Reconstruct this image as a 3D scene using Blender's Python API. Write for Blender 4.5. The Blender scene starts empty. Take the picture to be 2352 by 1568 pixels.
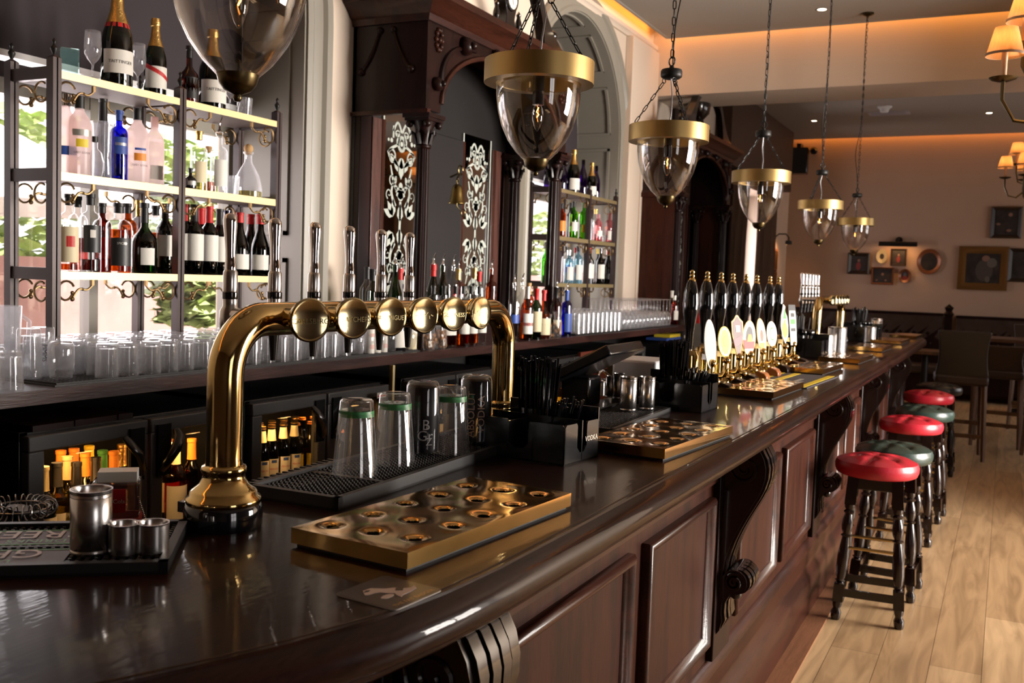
import bpy, bmesh, math, random
from mathutils import Vector, Matrix
PI = math.pi
rnd = random.Random(11)
SC = bpy.context.scene
COL = SC.collection

# ------------------------------------------------------------------ geometry
class MB:
    """collects shapes into one mesh"""
    def __init__(s):
        s.v = []; s.f = []; s.m = []; s.cur = 0
    def add(s, vs, fs, M=None):
        o = len(s.v)
        if M is not None:
            vs = [tuple(M @ Vector(p)) for p in vs]
        s.v += [tuple(p) for p in vs]
        for f in fs:
            s.f.append(tuple(i + o for i in f)); s.m.append(s.cur)
        return s
    def mat(s, i):
        s.cur = i; return s
    def box(s, x0, x1, y0, y1, z0, z1, M=None):
        vs = [(x, y, z) for z in (z0, z1) for y in (y0, y1) for x in (x0, x1)]
        return s.add(vs, [(0, 2, 3, 1), (4, 5, 7, 6), (0, 1, 5, 4), (2, 6, 7, 3), (0, 4, 6, 2), (1, 3, 7, 5)], M)
    def lathe(s, prof, seg=20, c=(0, 0, 0), M=None, a0=0.0, a1=None):
        full = a1 is None
        n = seg if full else seg + 1
        da = (2 * PI if full else a1 - a0) / seg
        vs = []; rings = []
        for r, z in prof:
            if r < 1e-6:
                rings.append([len(vs)]); vs.append((c[0], c[1], c[2] + z))
            else:
                rings.append(list(range(len(vs), len(vs) + n)))
                vs += [(c[0] + r * math.cos(a0 + da * k), c[1] + r * math.sin(a0 + da * k), c[2] + z) for k in range(n)]
        fs = []
        for A, B in zip(rings, rings[1:]):
            for k in range(seg):
                k2 = (k + 1) % n
                if len(A) == 1 and len(B) == 1: continue
                if len(A) == 1: fs.append((A[0], B[k2], B[k]))
                elif len(B) == 1: fs.append((A[k], A[k2], B[0]))
                else: fs.append((A[k], A[k2], B[k2], B[k]))
        return s.add(vs, fs, M)
    def tube(s, pts, r, seg=8, closed=False, M=None, flat=1.0):
        P = [Vector(p) for p in pts]; n = len(P)
        rr = r if isinstance(r, (list, tuple)) else [r] * n
        T = []
        for i in range(n):
            a = P[i - 1] if (i or closed) else P[0]
            b = P[(i + 1) % n] if (i < n - 1 or closed) else P[-1]
            t = (b - a)
            T.append(t.normalized() if t.length > 1e-9 else Vector((0, 0, 1)))
        up = Vector((0, 0, 1)) if abs(T[0].z) < .9 else Vector((1, 0, 0))
        N = (up - T[0] * up.dot(T[0])).normalized()
        vs = []
        for i in range(n):
            N = (N - T[i] * N.dot(T[i]))
            N = N.normalized() if N.length > 1e-6 else T[i].orthogonal().normalized()
            B = T[i].cross(N)
            for k in range(seg):
                a = 2 * PI * k / seg
                vs.append(tuple(P[i] + N * (rr[i] * math.cos(a)) + B * (rr[i] * flat * math.sin(a))))
        fs = []
        for i in range(n if closed else n - 1):
            j = (i + 1) % n
            for k in range(seg):
                k2 = (k + 1) % seg
                fs.append((i * seg + k, i * seg + k2, j * seg + k2, j * seg + k))
        if not closed:
            fs.append(tuple(range(seg))[::-1]); fs.append(tuple((n - 1) * seg + k for k in range(seg)))
        return s.add(vs, fs, M)
    def prism(s, poly, h, M=None, h0=0.0):
        """polygon in local xy extruded from z=h0 to z=h"""
        n = len(poly)
        vs = [(x, y, h0) for x, y in poly] + [(x, y, h) for x, y in poly]
        fs = [tuple(range(n))[::-1], tuple(range(n, 2 * n))]
        fs += [(i, (i + 1) % n, n + (i + 1) % n, n + i) for i in range(n)]
        return s.add(vs, fs, M)
    def sphere(s, r, c=(0, 0, 0), seg=14, rings=9, sz=1.0, M=None):
        prof = [(r * math.sin(PI * i / rings), -r * sz * math.cos(PI * i / rings)) for i in range(rings + 1)]
        prof[0] = (0, prof[0][1]); prof[-1] = (0, prof[-1][1])
        return s.lathe(prof, seg, c, M)
    def sweep(s, path, prof, closed=False):
        """profile (out, z) swept along a plan path of (x, y); 'out' is to the right of travel"""
        n = len(path); offs = []
        for i in range(n):
            a = Vector(path[i - 1]) if (i or closed) else Vector(path[0])
            b = Vector(path[(i + 1) % n]) if (i < n - 1 or closed) else Vector(path[-1])
            p = Vector(path[i])
            d1 = (p - a).normalized() if (p - a).length > 1e-9 else None
            d2 = (b - p).normalized() if (b - p).length > 1e-9 else None
            if d1 is None: d1 = d2
            if d2 is None: d2 = d1
            n1 = Vector((d1.y, -d1.x)); n2 = Vector((d2.y, -d2.x))
            m = (n1 + n2)
            m = m / max(.35, m.dot(n1)) if m.length > 1e-6 else n1
            offs.append(m)
        vs = []
        for p, o in zip(path, offs):
            vs += [(p[0] + o.x * d, p[1] + o.y * d, z) for d, z in prof]
        k = len(prof); fs = []
        for i in range(n if closed else n - 1):
            j = (i + 1) % n
            for a in range(k - 1):
                fs.append((i * k + a, j * k + a, j * k + a + 1, i * k + a + 1))
        if not closed:
            fs.append(tuple(range(k))[::-1]); fs.append(tuple((n - 1) * k + a for a in range(k)))
        return s.add(vs, fs)
    def text(s, txt, size, M, h=.0006, spacing=1.0):
        vs, fs = text_geo(txt, size, spacing)
        n = len(vs)
        vv = [(x, y, h) for x, y in vs]
        return s.add(vv, fs, M)
    def mesh(s, name, mats, ang=40, smooth=True):
        me = bpy.data.meshes.new(name)
        me.from_pydata(s.v, [], s.f)
        for m in (mats if isinstance(mats, (list, tuple)) else [mats]):
            me.materials.append(m)
        if any(s.m):
            me.polygons.foreach_set('material_index', s.m)
        bm = bmesh.new(); bm.from_mesh(me)
        bmesh.ops.recalc_face_normals(bm, faces=bm.faces)
        bm.to_mesh(me); bm.free()
        if smooth:
            me.polygons.foreach_set('use_smooth', [True] * len(me.polygons))
            me.set_sharp_from_angle(angle=math.radians(ang))
        me.update()
        return me

_tg = {}
def text_geo(txt, size, spacing=1.0):
    k = (txt, size, spacing)
    if k not in _tg:
        cu = bpy.data.curves.new('t', 'FONT'); cu.body = txt; cu.size = size
        cu.align_x = 'CENTER'; cu.align_y = 'CENTER'; cu.fill_mode = 'FRONT'; cu.resolution_u = 3; cu.space_character = spacing
        o = bpy.data.objects.new('t', cu); COL.objects.link(o)
        dg = bpy.context.evaluated_depsgraph_get()
        me = bpy.data.meshes.new_from_object(o.evaluated_get(dg))
        _tg[k] = ([(v.co.x, v.co.y) for v in me.vertices], [tuple(p.vertices) for p in me.polygons])
        bpy.data.objects.remove(o); bpy.data.meshes.remove(me); bpy.data.curves.remove(cu)
    return _tg[k]

def T(x=0, y=0, z=0): return Matrix.Translation((x, y, z))
def RX(a): return Matrix.Rotation(a, 4, 'X')
def RY(a): return Matrix.Rotation(a, 4, 'Y')
def RZ(a): return Matrix.Rotation(a, 4, 'Z')
# local xy plane stood up so that its normal faces +X (towards the room): x->+Y, y->+Z, z->+X
FX = Matrix(((0, 0, 1, 0), (1, 0, 0, 0), (0, 1, 0, 0), (0, 0, 0, 1)))
# normal faces -Y (towards the near end): x->+X, y->+Z, z->-Y
FY = Matrix(((1, 0, 0, 0), (0, 0, -1, 0), (0, 1, 0, 0), (0, 0, 0, 1)))

# ------------------------------------------------------------------ objects
def ob(name, me, parent=None, loc=(0, 0, 0), rot=0.0, bev=0.0):
    o = bpy.data.objects.new(name, me); COL.objects.link(o)
    o.location = loc
    o.rotation_euler = rot if isinstance(rot, (tuple, list)) else (0, 0, rot)
    if parent is not None: o.parent = parent
    if bev:
        b = o.modifiers.new('bevel', 'BEVEL'); b.width = bev; b.segments = 2; b.limit_method = 'ANGLE'; b.angle_limit = math.radians(50)
    return o
def tag(o, label, cat, group=None, kind=None):
    if label:
        o['label'] = label
    if cat: o['category'] = cat
    if group: o['group'] = group
    if kind: o['kind'] = kind
    return o
def thing(name, label, cat, loc=(0, 0, 0), rot=0.0, group=None):
    return tag(ob(name, None, None, loc, rot), label, cat, group)
def part(name, mb, mats, parent, loc=(0, 0, 0), rot=0.0, bev=0.0, ang=40, label=None):
    o = ob(name, mb if isinstance(mb, bpy.types.Mesh) else mb.mesh(name, mats, ang), parent, loc, rot, bev)
    if label: o['label'] = label
    return o
def solo(name, mb, mats, label, cat, loc=(0, 0, 0), rot=0.0, group=None, bev=0.0, ang=40):
    return tag(ob(name, mb if isinstance(mb, bpy.types.Mesh) else mb.mesh(name, mats, ang), None, loc, rot, bev), label, cat, group)
def struct(name, mb, mats, bev=0.0, ang=40, parent=None):
    o = ob(name, mb.mesh(name, mats, ang), parent, bev=bev)
    if parent is None: o['kind'] = 'structure'
    return o
def dup(root, loc, rot=0.0, label=None, group=None):
    r = root.copy(); COL.objects.link(r); r.location = loc
    r.rotation_euler = rot if isinstance(rot, (tuple, list)) else (0, 0, rot)
    if label: r['label'] = label
    if group: r['group'] = group
    for ch in list(root.children):
        c = ch.copy(); COL.objects.link(c); c.parent = r
        for g in list(ch.children):
            d = g.copy(); COL.objects.link(d); d.parent = c
    return r
ORD = ['first', 'second', 'third', 'fourth', 'fifth', 'sixth', 'seventh', 'eighth', 'ninth', 'tenth', 'eleventh', 'twelfth', 'thirteenth', 'fourteenth', 'fifteenth', 'sixteenth']

# ------------------------------------------------------------------ materials
def _new(name):
    m = bpy.data.materials.new(name); m.use_nodes = True
    nt = m.node_tree; b = nt.nodes['Principled BSDF']
    return m, nt, b
def pbr(name, col, rough=.5, metal=0.0, coat=0.0, bump=0.0, bscale=60.0, var=0.0, vscale=6.0, spec=None, stretch=None, crough=.05):
    m, nt, b = _new(name)
    b.inputs['Base Color'].default_value = (*col, 1); b.inputs['Roughness'].default_value = rough
    b.inputs['Metallic'].default_value = metal; b.inputs['Coat Weight'].default_value = coat; b.inputs['Coat Roughness'].default_value = crough
    if spec is not None: b.inputs['Specular IOR Level'].default_value = spec
    if bump or var:
        tc = nt.nodes.new('ShaderNodeTexCoord'); mp = nt.nodes.new('ShaderNodeMapping')
        nt.links.new(tc.outputs['Object'], mp.inputs[0])
        if stretch: mp.inputs['Scale'].default_value = stretch
    if bump:
        n = nt.nodes.new('ShaderNodeTexNoise'); n.inputs['Scale'].default_value = bscale; n.inputs['Detail'].default_value = 3
        bp = nt.nodes.new('ShaderNodeBump'); bp.inputs['Strength'].default_value = bump; bp.inputs['Distance'].default_value = .01
        nt.links.new(mp.outputs[0], n.inputs['Vector']); nt.links.new(n.outputs['Fac'], bp.inputs['Height']); nt.links.new(bp.outputs[0], b.inputs['Normal'])
    if var:
        n = nt.nodes.new('ShaderNodeTexNoise'); n.inputs['Scale'].default_value = vscale; n.inputs['Detail'].default_value = 5
        r = nt.nodes.new('ShaderNodeValToRGB')
        r.color_ramp.elements[0].position = .3; r.color_ramp.elements[1].position = .7
        r.color_ramp.elements[0].color = (*[c * (1 - var) for c in col], 1); r.color_ramp.elements[1].color = (*[min(1, c * (1 + var)) for c in col], 1)
        nt.links.new(mp.outputs[0], n.inputs['Vector']); nt.links.new(n.outputs['Fac'], r.inputs[0]); nt.links.new(r.outputs[0], b.inputs['Base Color'])
    return m
def wood(name, c0, c1, rough=.3, coat=.3, axis='z', scale=1.0, bump=.15, crough=.08, spec=.5):
    """figured wood: long noise along the grain axis, ring waves, fine pores"""
    m, nt, b = _new(name)
    tc = nt.nodes.new('ShaderNodeTexCoord'); mp = nt.nodes.new('ShaderNodeMapping')
    st = {'x': (.12, 1, 1), 'y': (1, .12, 1), 'z': (1, 1, .12)}[axis]
    mp.inputs['Scale'].default_value = [q * scale for q in st]
    nt.links.new(tc.outputs['Object'], mp.inputs[0])
    n1 = nt.nodes.new('ShaderNodeTexNoise'); n1.inputs['Scale'].default_value = 9; n1.inputs['Detail'].default_value = 3; n1.inputs['Distortion'].default_value = .6
    mul = nt.nodes.new('ShaderNodeMath'); mul.operation = 'MULTIPLY'; mul.inputs[1].default_value = 14
    sn = nt.nodes.new('ShaderNodeMath'); sn.operation = 'SINE'
    n2 = nt.nodes.new('ShaderNodeTexNoise'); n2.inputs['Scale'].default_value = 130; n2.inputs['Detail'].default_value = 2
    ad = nt.nodes.new('ShaderNodeMath'); ad.operation = 'MULTIPLY_ADD'; ad.inputs[1].default_value = .22; 
    ad2 = nt.nodes.new('ShaderNodeMath'); ad2.operation = 'MULTIPLY_ADD'; ad2.inputs[1].default_value = .9; ad2.inputs[2].default_value = .05
    r = nt.nodes.new('ShaderNodeValToRGB'); r.color_ramp.elements[0].color = (*c0, 1); r.color_ramp.elements[1].color = (*c1, 1)
    r.color_ramp.elements[0].position = .25; r.color_ramp.elements[1].position = .8
    L = nt.links.new
    L(mp.outputs[0], n1.inputs['Vector']); L(mp.outputs[0], n2.inputs['Vector']); L(n1.outputs['Fac'], mul.inputs[0]); L(mul.outputs[0], sn.inputs[0])
    L(n2.outputs['Fac'], ad2.inputs[0]); L(sn.outputs[0], ad.inputs[0]); L(ad2.outputs[0], ad.inputs[2]); L(ad.outputs[0], r.inputs[0]); L(r.outputs[0], b.inputs['Base Color'])
    bp = nt.nodes.new('ShaderNodeBump'); bp.inputs['Strength'].default_value = bump; bp.inputs['Distance'].default_value = .002
    L(ad.outputs[0], bp.inputs['Height']); L(bp.outputs[0], b.inputs['Normal'])
    b.inputs['Roughness'].default_value = rough; b.inputs['Coat Weight'].default_value = coat; b.inputs['Coat Roughness'].default_value = crough
    b.inputs['Specular IOR Level'].default_value = spec
    L(bp.outputs[0], b.inputs['Coat Normal'])
    return m
def glass(name, tint=(1, 1, 1), ior=1.5, rough=.0, edge=(1, 1, 1), haze=0.0, hazecol=(1, 1, 1)):
    """thin clear glass: transparency with a fresnel reflection, optional frosting or white highlight haze"""
    m, nt, b = _new(name); nt.nodes.remove(b)
    out = nt.nodes['Material Output']
    tr = nt.nodes.new('ShaderNodeBsdfTransparent'); tr.inputs[0].default_value = (*tint, 1)
    gl = nt.nodes.new('ShaderNodeBsdfGlossy'); gl.inputs['Roughness'].default_value = rough; gl.inputs[0].default_value = (*edge, 1)
    lw = nt.nodes.new('ShaderNodeLayerWeight'); lw.inputs[0].default_value = .5
    pw = nt.nodes.new('ShaderNodeMath'); pw.operation = 'POWER'; pw.inputs[1].default_value = 4.0
    fr = nt.nodes.new('ShaderNodeMath'); fr.operation = 'MULTIPLY_ADD'; f0 = ((ior - 1) / (ior + 1)) ** 2; fr.inputs[1].default_value = .92 - f0; fr.inputs[2].default_value = f0 * 1.5
    nt.links.new(lw.outputs['Facing'], pw.inputs[0]); nt.links.new(pw.outputs[0], fr.inputs[0])
    mx = nt.nodes.new('ShaderNodeMixShader')
    nt.links.new(fr.outputs[0], mx.inputs[0]); nt.links.new(tr.outputs[0], mx.inputs[1]); nt.links.new(gl.outputs[0], mx.inputs[2])
    last = mx
    if haze:
        df = nt.nodes.new('ShaderNodeBsdfDiffuse'); df.inputs[0].default_value = (*hazecol, 1)
        tl = nt.nodes.new('ShaderNodeBsdfTranslucent'); tl.inputs[0].default_value = (*hazecol, 1)
        ml = nt.nodes.new('ShaderNodeMixShader'); ml.inputs[0].default_value = .8
        nt.links.new(df.outputs[0], ml.inputs[1]); nt.links.new(tl.outputs[0], ml.inputs[2])
        m2 = nt.nodes.new('ShaderNodeMixShader'); m2.inputs[0].default_value = haze
        nt.links.new(mx.outputs[0], m2.inputs[1]); nt.links.new(ml.outputs[0], m2.inputs[2]); last = m2
    nt.links.new(last.outputs[0], out.inputs[0])
    return m
def emit(name, col, s):
    m, nt, b = _new(name)
    b.inputs['Base Color'].default_value = (*col, 1); b.inputs['Emission Color'].default_value = (*col, 1); b.inputs['Emission Strength'].default_value = s
    return m
def planks(name, cols, width, length, mortar, rough, axis='y', grain=.25):
    m, nt, b = _new(name); L = nt.links.new
    tc = nt.nodes.new('ShaderNodeTexCoord'); mp = nt.nodes.new('ShaderNodeMapping')
    if axis == 'y': mp.inputs['Rotation'].default_value = (0, 0, PI / 2)
    L(tc.outputs['Object'], mp.inputs[0])
    br = nt.nodes.new('ShaderNodeTexBrick'); br.inputs['Scale'].default_value = 1; br.offset = .37; br.inputs['Mortar Size'].default_value = .0012; br.inputs['Bias'].default_value = 0
    br.inputs['Brick Width'].default_value = length; br.inputs['Row Height'].default_value = width
    br.inputs['Color1'].default_value = (*cols[0], 1); br.inputs['Color2'].default_value = (*cols[1], 1); br.inputs['Mortar'].default_value = (*mortar, 1)
    L(mp.outputs[0], br.inputs['Vector'])
    m2 = nt.nodes.new('ShaderNodeMapping'); m2.inputs['Scale'].default_value = (1, .1, 1) if axis == 'y' else (.1, 1, 1)
    L(tc.outputs['Object'], m2.inputs[0])
    n1 = nt.nodes.new('ShaderNodeTexNoise'); n1.inputs['Scale'].default_value = 14; n1.inputs['Detail'].default_value = 6; n1.inputs['Distortion'].default_value = 1.5
    L(m2.outputs[0], n1.inputs['Vector'])
    r = nt.nodes.new('ShaderNodeValToRGB'); r.color_ramp.elements[0].color = (1 - grain * 1.6, 1 - grain * 1.7, 1 - grain * 1.8, 1); r.color_ramp.elements[1].color = (1.0, 1.0, 1.0, 1)
    r.color_ramp.elements[0].position = .3; r.color_ramp.elements[1].position = .62
    L(n1.outputs['Fac'], r.inputs[0])
    mx = nt.nodes.new('ShaderNodeMix'); mx.data_type = 'RGBA'; mx.blend_type = 'MULTIPLY'; mx.inputs[0].default_value = 1
    L(br.outputs['Color'], mx.inputs[6]); L(r.outputs[0], mx.inputs[7]); L(mx.outputs[2], b.inputs['Base Color'])
    b.inputs['Roughness'].default_value = rough
    bp = nt.nodes.new('ShaderNodeBump'); bp.inputs['Strength'].default_value = .12; bp.inputs['Distance'].default_value = .003
    L(n1.outputs['Fac'], bp.inputs['Height']); L(bp.outputs[0], b.inputs['Normal'])
    return m

M = {}
M['bartop'] = wood('bar_top_wood', (.007, .0023, .0016), (.020, .0064, .0042), .32, .36, 'y', 1.6, .07, .03, .05)
M['mahog'] = wood('mahogany', (.021, .0062, .0035), (.046, .0128, .0062), .42, .04, 'z', 1.2, .10, .15, .12)
M['mahogdark'] = wood('dark_mahogany', (.006, .0021, .0016), (.016, .005, .004), .36, .12, 'z', 1.0, .10, .15, .16)
M['mahoglong'] = wood('mahogany_long_grain', (.020, .006, .0035), (.046, .013, .007), .34, .16, 'y', 1.2, .18, .10, .18)
M['blackwood'] = pbr('black_polished_wood', (.008, .004, .003), .2, 0, .4, .05, 40)
M['legwood'] = pbr('stool_leg_wood', (.010, .0036, .0026), .24, 0, .35)
M['oakdark'] = wood('brown_oak', (.07, .03, .012), (.16, .075, .03), .45, .1, 'z', 1.0, .1)
M['figwood'] = wood('figured_oak', (.025, .009, .007), (.085, .030, .021), .4, .2, 'z', 2.0, .2)
M['floor'] = planks('oak_floor', ((.66, .45, .25), (.47, .30, .155)), .19, 2.1, (.12, .07, .035), .40)
M['border'] = wood('floor_border', (.16, .07, .035), (.27, .12, .06), .4, .1, 'y', 1, .1)
M['cream'] = pbr('cream_wall_paint', (.66, .545, .44), .75, var=.03, vscale=2)
M['farwall'] = pbr('far_wall_paint', (.50, .33, .23), .75, var=.03, vscale=1.5)
M['olive'] = pbr('grey_olive_woodwork', (.245, .225, .185), .42)
M['ceil'] = pbr('ceiling_paint', (.36, .31, .26), .85)
M['darkpaint'] = pbr('dark_brown_paint', (.06, .032, .02), .6)
M['black'] = pbr('black_plastic', (.008, .008, .009), .20)
M['blackgloss'] = pbr('gloss_black', (.006, .006, .007), .08, 0, .6)
M['rubber'] = pbr('black_rubber', (.011, .010, .010), .5)
M['fridge'] = pbr('fridge_black_steel', (.035, .035, .036), .38)
M['darkgap'] = pbr('dark_recess', (.006, .005, .005), .8)
M['brass'] = pbr('polished_brass', (.60, .43, .18), .09, 1, var=.12, vscale=7)
M['brasstray'] = pbr('hammered_brass', (.60, .35, .11), .13, 1, var=.16, vscale=9)
M['brassdull'] = pbr('brushed_antique_brass', (.40, .27, .105), .40, 1, var=.06, vscale=8)
M['brassedge'] = pbr('pale_brass_edging', (.66, .54, .29), .45, 1)
M['disc'] = pbr('worn_brass_lens', (.56, .47, .27), .12, 1, var=.25, vscale=24)
M['bronze'] = pbr('dark_bronze', (.10, .075, .035), .3, 1)
M['scroll'] = pbr('old_gold_scroll', (.26, .17, .08), .4, 1)
M['chrome'] = pbr('chrome', (.82, .80, .80), .07, 1)
M['steel'] = pbr('brushed_steel', (.62, .59, .57), .24, 1)
M['steeldark'] = pbr('dark_steel', (.3, .29, .29), .3, 1)
M['iron'] = pbr('black_iron', (.012, .011, .010), .45, .4)
M['redleather'] = pbr('red_leather', (.50, .018, .036), .33, 0, .25, .12, 180, crough=.25)
M['greenleather'] = pbr('green_leather', (.022, .045, .036), .33, 0, .25, .12, 180, crough=.25)
M['blackleather'] = pbr('black_leather', (.014, .012, .012), .35, 0, .2, .1, 160, crough=.25)
M['brownleather'] = pbr('brown_leather', (.045, .024, .016), .45, bump=.1, bscale=120)
M['chairleather'] = pbr('worn_tan_black_leather', (.028, .021, .017), .4, bump=.1, bscale=90)
M['curtain'] = pbr('brown_curtain', (.075, .036, .018), .85, bump=.2, bscale=70)
M['glass'] = glass('clear_glass', (.97, .975, .975), 1.5)
M['pintglass'] = glass('pint_glass_wall', (.965, .965, .965), 1.6, edge=(1, 1, 1), haze=.03, hazecol=(.9, .9, .9))
M['glasspend'] = glass('pendant_glass', (.955, .945, .94), 1.5)
M['glasscup'] = glass('drinking_glass', (.93, .94, .945), 1.55, haze=.15, hazecol=(.9, .88, .9))  # white haze in the colour stands in for bright highlights on the glasses
M['glassdark'] = glass('fridge_door_glass', (.80, .80, .80), 1.45)
M['pane'] = glass('window_glass', (.95, .95, .95), 1.4)
M['green'] = glass('green_bottle_glass', (.055, .15, .03), 1.5)
M['lime'] = glass('bright_green_glass', (.22, .62, .05), 1.5)
M['darkgreen'] = glass('dark_wine_glass', (.02, .03, .014), 1.5)
M['amber'] = glass('amber_spirit', (.55, .19, .035), 1.45)
M['darkamber'] = glass('dark_rum', (.25, .035, .012), 1.45)
M['brownglass'] = glass('brown_beer_glass', (.12, .035, .010), 1.5)
M['blue'] = glass('cobalt_blue_glass', (.02, .03, .55), 1.5)
M['purple'] = glass('purple_foil_glass', (.14, .03, .32), 1.5)
M['whitewine'] = glass('white_wine_glass', (.62, .55, .20), 1.5)
M['rosewine'] = glass('red_liqueur', (.75, .10, .05), 1.45)
M['frost'] = glass('frosted_pink_glass', (.9, .8, .78), 1.4, .3, haze=.62, hazecol=(.97, .84, .81))
M['frostwhite'] = glass('frosted_white_glass', (.9, .9, .9), 1.4, .3, haze=.75, hazecol=(.86, .84, .82))
M['paper'] = pbr('label_paper', (.78, .75, .68), .6)
M['cream_label'] = pbr('cream_label', (.74, .64, .42), .6)
M['blacklabel'] = pbr('black_label', (.012, .011, .011), .45)
M['redlabel'] = pbr('red_label', (.55, .02, .02), .5)
M['bluelabel'] = pbr('blue_label', (.03, .08, .34), .5)
M['orange'] = pbr('orange_print', (.85, .28, .03), .5)
M['yellow'] = pbr('yellow_print', (.85, .62, .03), .5)
M['greenprint'] = pbr('green_print', (.06, .25, .05), .5)
M['greenband'] = pbr('green_band', (.03, .20, .05), .4)
M['goldfoil'] = pbr('gold_foil', (.75, .48, .16), .3, 1, bump=.3, bscale=150)
M['gold'] = pbr('gilt_frame', (.20, .095, .025), .45, .7, bump=.4, bscale=60)
M['silvertext'] = pbr('silver_print', (.55, .52, .46), .35, .6)
M['goldtext'] = pbr('gold_print', (.55, .33, .12), .45, .3)
M['inktext'] = pbr('dark_ink', (.03, .025, .025), .6)
M['whiteplastic'] = pbr('white_plastic', (.80, .80, .80), .4)
M['cork'] = pbr('cork', (.50, .30, .13), .8)
M['nuts'] = pbr('snack_nuts', (.34, .16, .06), .7, bump=.6, bscale=140, var=.5, vscale=90)
M['mirror'] = pbr('old_mirror', (.62, .62, .62), .02, 1)
M['etch'] = pbr('etched_white', (.42, .45, .40), .7)
M['canvas'] = pbr('dark_oil_painting', (.022, .014, .011), .55, var=.8, vscale=9)
M['skin'] = pbr('painted_flesh', (.24, .12, .08), .6)
M['paintred'] = pbr('painted_red', (.19, .02, .015), .6)
M['shade'] = None

# ------------------------------------------------------------------ the room
WX = -3.07           # face of the window wall
CZ = 3.70            # ceiling
mb = MB(); mb.box(-3.6, 4.3, -2.6, 15.6, -.12, 0); struct('floor', mb, M['floor'])
mb = MB(); mb.box(-.727, -.640, 1.2, 9.0, 0, .006); struct('trim_1', mb, M['border'])

def arch_wall(name, x0, x1, y0, y1, z1, ops, mat):
    """wall slab between x0 (outer) and x1 (face) with openings (ya, yb, sill, spring, arched, top)"""
    mb = MB(); ys = y0
    for (ya, yb, sill, spring, arched) in ops:
        mb.box(x0, x1, ys, ya, 0, z1)
        if sill > 0: mb.box(x0, x1, ya, yb, 0, sill)
        if arched:
            r = (yb - ya) / 2; cy = (ya + yb) / 2; n = 28
            pts = [(cy - r * math.cos(PI * k / n), spring + r * math.sin(PI * k / n)) for k in range(n + 1)]
            for (p, q) in zip(pts, pts[1:]):
                vs = [(x, yy, zz) for x in (x0, x1) for yy, zz in (p, q, (q[0], z1), (p[0], z1))]
                mb.add(vs, [(0, 1, 2, 3), (7, 6, 5, 4), (0, 4, 5, 1), (1, 5, 6, 2), (2, 6, 7, 3), (3, 7, 4, 0)])
        else:
            mb.box(x0, x1, ya, yb, spring, z1)
        ys = yb
    mb.box(x0, x1, ys, y1, 0, z1)
    return struct(name, mb, mat)
W1 = (2.03, 3.78, 1.10, 2.68, True)
W2 = (6.25, 8.00, 1.10, 2.68, True)
W3 = (12.6, 14.0, .60, 2.75, False)
W0 = (-2.0, -.3, 1.10, 2.68, True)
arch_wall('wall_left', -3.62, WX, -2.6, 15.6, 3.95, [W1, W2, W3], M['cream'])
mb = MB(); mb.box(-3.62, 4.4, 15.30, 15.6, 0, 3.95); struct('wall_far', mb, M['farwall'])
mb = MB(); mb.box(-3.62, 4.4, -2.75, -2.6, 0, 3.95); struct('wall_near', mb, M['darkpaint'])
RW = [(-1.4, .2, .75, 3.0, False), (4.4, 6.85, .60, 2.6, False), (9.6, 14.2, 1.0, 2.6, False)]
arch_wall('wall_right', 4.2, 4.5, -2.6, 15.6, 3.95, RW, M['darkpaint'])
for i, (ya, yb, s0, s1, _) in enumerate(RW):
    mb = MB()
    for yy in (ya, (ya + yb) / 2 - .03, yb - .06): mb.box(4.26, 4.34, yy, yy + .06, s0, s1)
    for zz in (s0, (s0 + s1) / 2, s1 - .06): mb.box(4.26, 4.34, ya, yb, zz, zz + .06)
    struct('window_%d' % (4 + i), mb, M['olive'])
# ceilings with a recessed light slot round the edge
mb = MB(); mb.box(-2.90, 4.2, -2.6, 8.62, CZ, CZ + .05); struct('ceiling', mb, M['ceil'])
mb = MB(); mb.box(-3.07, 4.2, 9.42, 15.16, CZ, CZ + .05); struct('ceiling_far', mb, M['ceil'])
mb = MB(); mb.box(-3.62, 4.5, -2.75, 15.6, 3.95, 4.05); struct('ceiling_slab', mb, M['ceil'])
mb = MB(); mb.box(WX, 4.2, 8.76, 9.42, 3.21, 3.95); struct('beam', mb, M['cream'])
mb = MB(); mb.box(1.6, 4.2, 6.95, 7.10, 0, 3.95); struct('wall_light_blocker', mb, M['cream'])  # unseen partition added to keep the window light off the far end
# mouldings on the slot edges
mb = MB(); mb.sweep([(-2.90, -2.6), (-2.90, 8.62), (4.2, 8.62)], [(0, 3.69), (.012, 3.69), (.03, 3.705), (.03, 3.72), (0, 3.72)]); struct('trim_2', mb, M['ceil'])
mb = MB(); mb.sweep([(WX, -2.6), (WX, 8.76)], [(0, 3.60), (.02, 3.60), (.03, 3.62), (.05, 3.63), (.05, 3.66), (0, 3.66)]); struct('trim_3', mb, M['cream'])
LED = emit('warm_slot_light', (1.0, .38, .06), 11.0)
mb = MB(); mb.box(-3.03, -2.99, -2.5, 8.6, 3.80, 3.815); struct('trim_4', mb, LED)
mb = MB(); mb.box(-2.95, 4.1, 8.66, 8.70, 3.80, 3.815); struct('trim_5', mb, LED)
mb = MB(); mb.box(-3.0, 4.1, 15.21, 15.25, 3.80, 3.815); struct('trim_6', mb, LED)
# pilaster beside the second window and baseboard in the far room
mb = MB(); mb.box(WX, WX + .07, 8.06, 8.76, 1.12, 3.60); 
mb.box(WX + .07, WX + .085, 8.36, 8.68, 1.2, 2.9); struct('trim_7', mb, M['cream'], bev=.006)

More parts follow.
